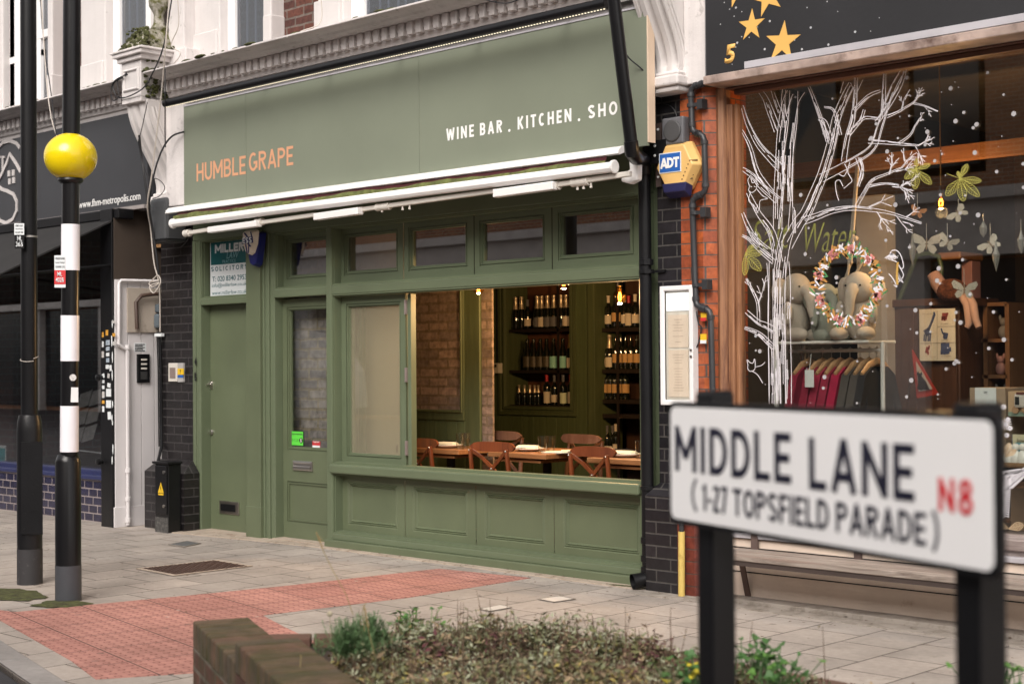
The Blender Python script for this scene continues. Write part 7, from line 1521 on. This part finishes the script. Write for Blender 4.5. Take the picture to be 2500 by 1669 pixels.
# ================= brick planter
pt = thing('planter_wall', 'mossy low brick planter wall with stepped brick on edge coping', 'planter', (5.2, -4.4, 0))
Z1, Z2 = .45, .515
c0 = gnd(471, 1513, Z1); c1 = gnd(590, 1505, Z1); DB = (c1-c0); DB.z = 0; WB = .215; DB.normalize(); DA = Vector((DB.y, -DB.x, 0))
e1 = gnd(619, 1562, Z2); t1 = (e1-c0).dot(DA)
def wallseg(t0, t1_, z, name, off=0.0, w_=WB):
    a = c0+DA*t0+DB*off; a.z = 0; b = c0+DA*t1_+DB*off; b.z = 0; m = MB(); m.prism([a, b, b+DB*w_, a+DB*w_], (0, 0, z-.106)); body = m.build(name, PWB, pt)
    n = int((t1_-t0)/.077); st_t = (t1_-t0)/n
    m = MB()
    for k in range(n):
        p = c0+DA*(t0+(k+.5)*st_t)+DB*(off+w_/2); j = random.uniform(-.0015, .0015); m.mi = random.choice((0, 0, 1, 2)); m.obox((p.x, p.y, z-.053+j), DA*(st_t/2-.0035), DB*(w_/2+random.uniform(-.002, .0015)), (0, 0, .051))
    m.build('coping_brick', CPB, body, bev=.007)
    m = MB(); m.prism([a+DA*.004+SZ*(z-.11)+DB*.006, b-DA*.004+SZ*(z-.11)+DB*.006, b-DA*.004+DB*(w_-.006)+SZ*(z-.11), a+DA*.004+DB*(w_-.006)+SZ*(z-.11)], (0, 0, .101)); m.build('mortar', M('mossy_mortar', (.16, .14, .09), .95, dirt='#3d3f15', dscale=12, damt=.5), body)
def orientbrick(name, ang, c1_, c2_, mort, dirt, damt):
    m, t, b = newmat(name); P = pos(t); mp = N(t, 'ShaderNodeMapping', vector_type='TEXTURE'); mp.inputs['Rotation'].default_value = (0, 0, ang); t.links.new(P, mp.inputs[0]); s = N(t, 'ShaderNodeSeparateXYZ'); t.links.new(mp.outputs[0], s.inputs[0])
    cb = N(t, 'ShaderNodeCombineXYZ'); t.links.new(math_(t, 'ADD', s.outputs[0], s.outputs[1]), cb.inputs[0]); t.links.new(math_(t, 'ADD', s.outputs[2], .030), cb.inputs[1])
    br = N(t, 'ShaderNodeTexBrick'); t.links.new(cb.outputs[0], br.inputs['Vector']); br.inputs['Scale'].default_value = 1; br.inputs['Brick Width'].default_value = .225; br.inputs['Row Height'].default_value = .075; br.inputs['Mortar Size'].default_value = .009; br.inputs['Bias'].default_value = 0
    br.inputs['Color1'].default_value = lin(c1_); br.inputs['Color2'].default_value = lin(c2_); br.inputs['Mortar'].default_value = lin(mort)
    n1 = noise(t, P, 24, 8, .7); o = mixc(t, 1, br.outputs[0], ramp(t, n1, [(.3, W1(.55)), (.7, W1(1.2))]), 'MULTIPLY'); n2 = noise(t, P, 6, 9, .75, .6); o = mixc(t, ramp(t, n2, [(1-damt-.1, W1(0)), (1-damt+.1, W1(.8))]), o, lin(dirt))
    t.links.new(o, b.inputs['Base Color']); b.inputs['Roughness'].default_value = .9; bump(t, b, math_(t, 'ADD', math_(t, 'MULTIPLY', n1, .6), math_(t, 'SUBTRACT', 1, br.outputs[1])), .9, .01); return m
PWB = orientbrick('planter_brickwork', math.atan2(DA.y, DA.x), (.17, .06, .032), (.085, .035, .022), (.16, .13, .10), '#34350f', .45)
CPB = [M('mossy_coping_a', (.10, .066, .038), .95, var=.3, vs_=14, bmp=1.4, bs=40, dirt='#3b3a18', dscale=5, damt=.42), M('mossy_coping_b', (.115, .065, .04), .95, var=.3, vs_=14, bmp=1.4, bs=40, dirt='#393816', dscale=5, damt=.40), M('mossy_coping_c', (.08, .058, .036), .95, var=.3, vs_=14, bmp=1.4, bs=40, dirt='#3d3c16', dscale=5, damt=.45)]
wallseg(0, t1, Z1, 'low_section'); wallseg(t1, t1+3.2, Z2, 'raised_section', .0)
# far coping strip along the pavement side and end return
f0 = gnd(1360, 1534, .40); f1 = gnd(1709, 1597, .40); FD = (f1-f0); FD.z = 0; FD.normalize(); FNn = Vector((-FD.y, FD.x, 0))
def fwall(a, b, w_, z):
    a = Vector((a.x, a.y, 0)); b = Vector((b.x, b.y, 0)); d = (b-a).normalized(); nn = Vector((-d.y, d.x, 0)); m = MB(); m.prism([a, b, b-nn*w_, a-nn*w_], (0, 0, z-.105)); body = m.build('far_section', PWB, pt)
    L = (b-a).length; n = int(L/.225); m = MB()
    for k in range(n): p = a+d*((k+.5)*L/n)-nn*w_/2; m.mi = random.choice((0, 1, 2)); m.obox((p.x, p.y, z-.053), d*(L/n/2-.005), nn*w_/2, (0, 0, .05))
    m.build('coping_brick', CPR, body, bev=.006)
CPR = [M('brown_coping_a', (.13, .068, .045), .9, var=.3, vs_=14, bmp=1, bs=40, dirt='#4a3a1c', dscale=9, damt=.3), M('brown_coping_b', (.11, .058, .04), .9, var=.3, bmp=1, bs=40, dirt='#4a3a1c', dscale=9, damt=.3), M('brown_coping_c', (.15, .08, .055), .9, var=.3, bmp=1, bs=40)]
corner = c0+DB*WB; FA = f0-FD*.06; FE = f0+FD*4.2
fwall(FA, FE, .105, .40); q9 = gnd(905, 1541, .40); dd = (q9-f0); aa_ = Vector((dd.x, dd.y)); u0_ = c0+DB*WB; k9 = ((u0_.x-f0.x)*DA.y-(u0_.y-f0.y)*DA.x)/(aa_.x*DA.y-aa_.y*DA.x); cc_ = f0+dd*k9
fwall(Vector((cc_.x, cc_.y, 0)), FA+FD*.02, .105, .40)
m = MB(); q_ = FA-FNn*.05; m.obox((q_.x, q_.y, .345), FD*.09, FNn*.054, (0, 0, .052)); m.build('corner_coping', CPR[0], pt, bev=.006)
# soil
p_a = cc_; p_b = c0+DA*(t1+3.2)+DB*.12; m = MB(); SOIL = M('dark_soil', (.035, .022, .014), .95, var=.5, bmp=1.5, bs=60)
m.prism([(p_a.x, p_a.y, 0), (p_b.x, p_b.y, 0), (FE.x, FE.y-.05, 0), (FA.x, FA.y-.05, 0)], (0, 0, .36)); o = m.build('planter_soil', SOIL); o['kind'] = 'structure'
# ================= planting
random.seed(5)
LG = [M('grey_green_leaf', (.155, .165, .085), .75, bmp=0, var=.25, vs_=20), M('olive_leaf', (.13, .13, .05), .75, bmp=0, var=.3, vs_=20), M('dry_tan_leaf', (.27, .195, .115), .85, bmp=0, var=.3, vs_=20), M('brown_stem', (.11, .07, .045), .9, bmp=0), M('pale_sage_leaf', (.31, .32, .215), .75, bmp=0, var=.2, vs_=20), M('plum_leaf', (.09, .025, .03), .8, bmp=0), M('yellow_leaf', (.36, .29, .08), .8, bmp=0)]
def leaf(m, p, r, mi, el=1.5):
    a = random.uniform(0, 6.283); up = Vector((random.gauss(0, .6), random.gauss(0, .6), 1)).normalized(); u = up.cross(Vector((math.cos(a), math.sin(a), .3))).normalized(); v = up.cross(u).normalized()
    m.mi = mi; m.poly([p-u*r*el, p-u*r*.2*el+v*r*.55, p+u*r*el, p-u*r*.2*el-v*r*.55])
def inside(x, y):
    P = Vector((x, y, 0)); q = P-c0; q.z = 0
    if q.dot(DB) < WB*.75 or q.dot(DA) < .35: return False
    r = P-FA; r.z = 0
    q3 = Vector((-dd.y, dd.x, 0)).normalized(); r2_ = P-f0; r2_.z = 0
    return r.dot(FNn) < -.02 and (r.dot(FD) > 0 or abs(r2_.dot(q3)) > .03 and r2_.dot(q3)*(p_b-f0).dot(q3) > 0)
m = MB(); cnt = 0
def sprig(x, y, z0, h, dens, pal, spread=.05, rr=(.0045, .009)):
    a = random.uniform(0, 6.3); lean_ = Vector((math.cos(a), math.sin(a), 0))*random.uniform(0, .35)*h; n = 5; P0 = Vector((x, y, z0)); top = P0+lean_+Vector((0, 0, h))
    m.mi = 3; d = Vector((.0018, .0008, 0)); m.poly([P0-d, P0+d, top+d*.4, top-d*.4])
    for k in range(dens):
        t = random.random()**.7; p = P0+(top-P0)*t+Vector((random.gauss(0, spread*.45), random.gauss(0, spread*.45), random.gauss(0, spread*.2))); leaf(m, p, random.uniform(*rr), random.choice(pal))
base = [0, 0, 0, 1, 1, 2, 2, 3, 4, 4, 1, 2]
clumps = []
for q_ in ((1290, 1540), (1340, 1536), (1385, 1540), (1240, 1545), (1190, 1548)):
    P = gnd(q_[0], q_[1]+30, .38); clumps.append((P.x, P.y, .11, .15, random.choice(([4, 0, 4, 2], [0, 1, 4, 0])), 1.1))
for i in range(260):
    P = gnd(random.uniform(860, 2540), random.uniform(1500, 1800), .38)
    if inside(P.x, P.y) and P.y > -5.3: clumps.append((P.x, P.y, random.uniform(.05, .13), random.uniform(.05, .17), random.choice(([4, 4, 0, 0], [0, 0, 1, 4], [1, 1, 0, 2], [2, 2, 3, 6], [3, 2, 5, 1], [0, 4, 4, 2], [0, 1, 0, 4])), random.uniform(.9, 1.5)))
for i in range(4200):   # low brown mat
    P = gnd(random.uniform(860, 2540), random.uniform(1500, 1800), .38)
    if inside(P.x, P.y) and P.y > -5.3: sprig(P.x, P.y, .35, random.uniform(.03, .06), 7, [3, 2, 1, 0, 1, 4, 0, 5], .05, (.004, .009))
for cx_, cy_, cr, chh, pal, sc_ in clumps:
    for k in range(int(26*cr/.09)):
        a = random.uniform(0, 6.3); r = cr*math.sqrt(random.random()); x, y = cx_+r*math.cos(a), cy_+r*math.sin(a)
        if not inside(x, y): continue
        D_ = (Vector((x, y, .4))-CAMP).dot(RR)
        hh = chh*(1-(r/cr)**2*.6)*random.uniform(.6, 1.15)*(.6 if D_ > .55 else 1)
        sprig(x, y, .35, hh, 13, pal, .032, (.0045*sc_, .010*sc_)); cnt += 1
for i in range(60):   # thin bare stalks standing above the mat
    P = gnd(random.uniform(880, 2100), random.uniform(1520, 1700), .38)
    if inside(P.x, P.y): sprig(P.x, P.y, .38, random.uniform(.12, .24), 4, [2, 3, 6], .012, (.004, .007))
gc_ = m.build('ground_cover', LG, recalc=False); tag(gc_, 'scrubby grey green and brown ground cover filling the planter', 'ground cover', kind='stuff')
def plant(name, lab, px, py, z, kind, mats, seed):
    global m
    random.seed(seed); P = gnd(px, py, z); t = thing(name, lab, 'plant', P); m = MB(); stems = MB()
    if kind == 'feather':
        for i in range(110):
            a = random.uniform(0, 6.3); r = abs(random.gauss(0, .05)); b = P+Vector((r*math.cos(a), r*math.sin(a), 0)); h = random.uniform(.03, .13)*(1-r*2.2); tp = b+Vector((random.gauss(0, .03), random.gauss(0, .03), max(.02, h)))
            stems.tube([b, tp], .0012, 4)
            for k in range(22): p = b+(tp-b)*random.uniform(.25, 1); q = p+Vector((random.gauss(0, .014), random.gauss(0, .014), random.uniform(.002, .016))); d = (q-p).normalized().cross(Vector((0, 0, 1)))*.0013; m.poly([p-d, p+d, q+d, q-d])
    elif kind == 'leafy':
        for i in range(40):
            a = random.uniform(0, 6.3); r = abs(random.gauss(0, .045)); b = P+Vector((r*math.cos(a), r*math.sin(a), 0)); tp = b+Vector((random.gauss(0, .035), random.gauss(0, .035), random.uniform(.04, .12))); stems.tube([b, tp], .0015, 4)
            u = Vector((random.gauss(0, 1), random.gauss(0, 1), .25)).normalized(); v = u.cross(Vector((0, 0, 1))).normalized(); R0_ = random.uniform(.009, .018)
            pts = [tp+u*R0_*math.cos(q)*(1+.2*math.cos(3*q))+v*R0_*math.sin(q)*(1+.2*math.cos(3*q))+Vector((0, 0, .004*math.cos(2*q))) for q in [k*math.pi/7 for k in range(14)]]
            m.mi = random.randrange(len(mats)); m.poly(pts)
    m.build('foliage', mats, t, recalc=False); stems.build('stems', mats[0], t)
    return t
FG = M('feathery_green', (.085, .16, .06), .7, bmp=0, var=.3, vs_=30); FG2 = M('bright_weed_green', (.09, .21, .035), .6, bmp=0, var=.2, vs_=30); FG3 = M('mid_weed_green', (.05, .13, .03), .6, bmp=0, var=.2, vs_=30); FY_ = M('yellow_petal', (.6, .5, .03), .6, bmp=0)
plant('feathery_weed', 'soft feathery green weed growing on the mossy wall end of the planter', 852, 1600, .46, 'feather', [FG], 2)
plant('feathery_weed', 'second smaller feathery weed just behind the first one', 905, 1580, .42, 'feather', [FG], 6)
plant('leafy_weed', 'bright green lobed weed at the left of the ground cover', 1010, 1556, .40, 'leafy', [FG2, FG3], 3)
plant('leafy_weed', 'round leaved green weed right of the left sign post', 1840, 1650, .42, 'leafy', [FG3, FG3], 4)
plant('leafy_weed', 'round leaved green weed with small yellow blooms at the foot of the left sign post', 1690, 1690, .42, 'leafy', [FG3, FG3, FG3, FY_], 8)
plant('leafy_weed', 'low green weed half way between the sign posts', 1900, 1690, .40, 'leafy', [FG3, FG2], 9)
plant('leafy_weed', 'low green sprout at the base of the right sign post', 2440, 1700, .42, 'leafy', [FG3, FG2], 12)
def stalk(lab, pts, D_, head):
    L = [CAMP+ray(*p)*(D_/FPX) for p in pts]; t = thing('grass_stalk', lab, 'grass', L[0]); m = MB(); m.tube(L, .0013, 5); m.build('stem', M('dry_grass', (.30, .24, .11), .9, bmp=0), t)
    if head:
        m = MB(); a, b = L[-1], L[-2]
        for i in range(60): tt = random.random(); p = a+(b-a)*tt*.9; q = p+Vector((random.gauss(0, .005), random.gauss(0, .005), .012)); d = Vector((.0014, 0, 0)); m.poly([p-d, p+d, q])
        m.build('seed_head', M('tan_seed', (.42, .30, .14), .9, bmp=0), t, recalc=False)
stalk('tall thin dry grass stalk with a seed head crossing the shop door', [(862, 1500), (845, 1450), (812, 1390), (790, 1345), (773, 1303)], 5.0, True)
stalk('thin dry stalk leaning left beside the feathery weed', [(890, 1540), (885, 1490), (893, 1470)], 5.0, False)
stalk('dry brown forked stalk right of the feathery weed', [(915, 1600), (900, 1540), (888, 1480)], 4.9, True)
stalk('short dry stalk standing on the raised mossy wall', [(731, 1650), (735, 1600), (733, 1598)], 4.6, False)
sdh = MB(); c_ = CAMP+ray(805, 1497)*(5.1/FPX); sdh.ell(c_, .010, 10, 8); sdh.tube([c_, c_+Vector((.005, 0, -.11))], .0014, 5); o = sdh.build('dandelion_head', M('seed_clock', (.4, .35, .25), .9, bmp=0)); tag(o, 'dried round seed head on a thin stem behind the wall end', 'plant')
# ================= opposite side of the street (seen only as reflections)
ot = thing('opposite_terrace', 'terrace across the street seen mirrored in the shop windows', 'building', (-10, -18, 0))
OB = brick('opposite_brick', (.50, .22, .11), (.36, .15, .08), (.5, .42, .34), rough=.85, var=.4)
MB().box(-70, 30, -24, -18, -.2, 8.5).build('brick_wall', OB, ot)
OWm = M('opposite_stone', (.78, .72, .68), .8, bmp=0); m = MB(); m.box(-70, 30, -18.5, -17.6, 3.3, 4.3); m.box(-70, 30, -18.5, -17.4, 4.3, 4.5); m.box(-70, 30, -18.5, -17.7, 7.5, 7.9); m.box(-70, 30, -18.5, -17.6, 8.4, 8.8)
for k in range(22): m.box(-70+k*4.6, -69.1+k*4.6, -18.5, -17.75, -.2, 3.3)
m.build('stone_bands', OWm, ot); m = MB()
for k in range(33): x = -68+k*3; m.box(x, x+1.3, -18.02, -17.99, 5.0, 7.0)
for k in range(22): x = -69.05+k*4.6; m.box(x, x+3.6, -18.02, -17.95, .1, 3.25)
m.build('dark_window', M('opposite_glass', (.03, .035, .04), .1, bmp=0), ot); m = MB()
for k in range(33): x = -68+k*3; m.box(x-.12, x+1.42, -18.06, -18.0, 4.85, 5.0); m.box(x-.12, x+1.42, -18.06, -18.0, 7.0, 7.2); m.box(x-.12, x, -18.06, -18.0, 4.9, 7.1); m.box(x+1.3, x+1.42, -18.06, -18.0, 4.9, 7.1); m.box(x+.6, x+.68, -18.05, -18.0, 5, 7)
m.build('window_frame', OWm, ot)
vn = thing('delivery_van', 'white box van parked across the street, mirrored in the far left window', 'van', (-20, -13.2, 0)); VW = M('van_white', (.8, .79, .78), .35, bmp=0)
MB().box(-23.5, -18.6, -14.3, -12.2, .45, 2.75).build('box_body', VW, vn, bev=.05); m = MB(); m.prism([(-18.6, -14.2, .45), (-16.5, -14.2, .45), (-16.6, -14.2, 1.25), (-17.4, -14.2, 2.1), (-18.6, -14.2, 2.2)], (0, 1.9, 0)); m.build('cab', VW, vn, bev=.05)
m = MB(); m.prism([(-18.3, -12.28, 1.3), (-17.0, -12.28, 1.3), (-17.5, -12.28, 2.0), (-18.3, -12.28, 2.05)], (0, .01, 0)); m.build('side_window', DARK, vn)
for x in (-22.6, -17.5): m = MB(); m.lathe([(.34, -12.5), (.36, -12.45), (.36, -12.28), (.3, -12.26)], (x, 0, .36), 24, 'y'); m.build('wheel', BLACKP, vn)
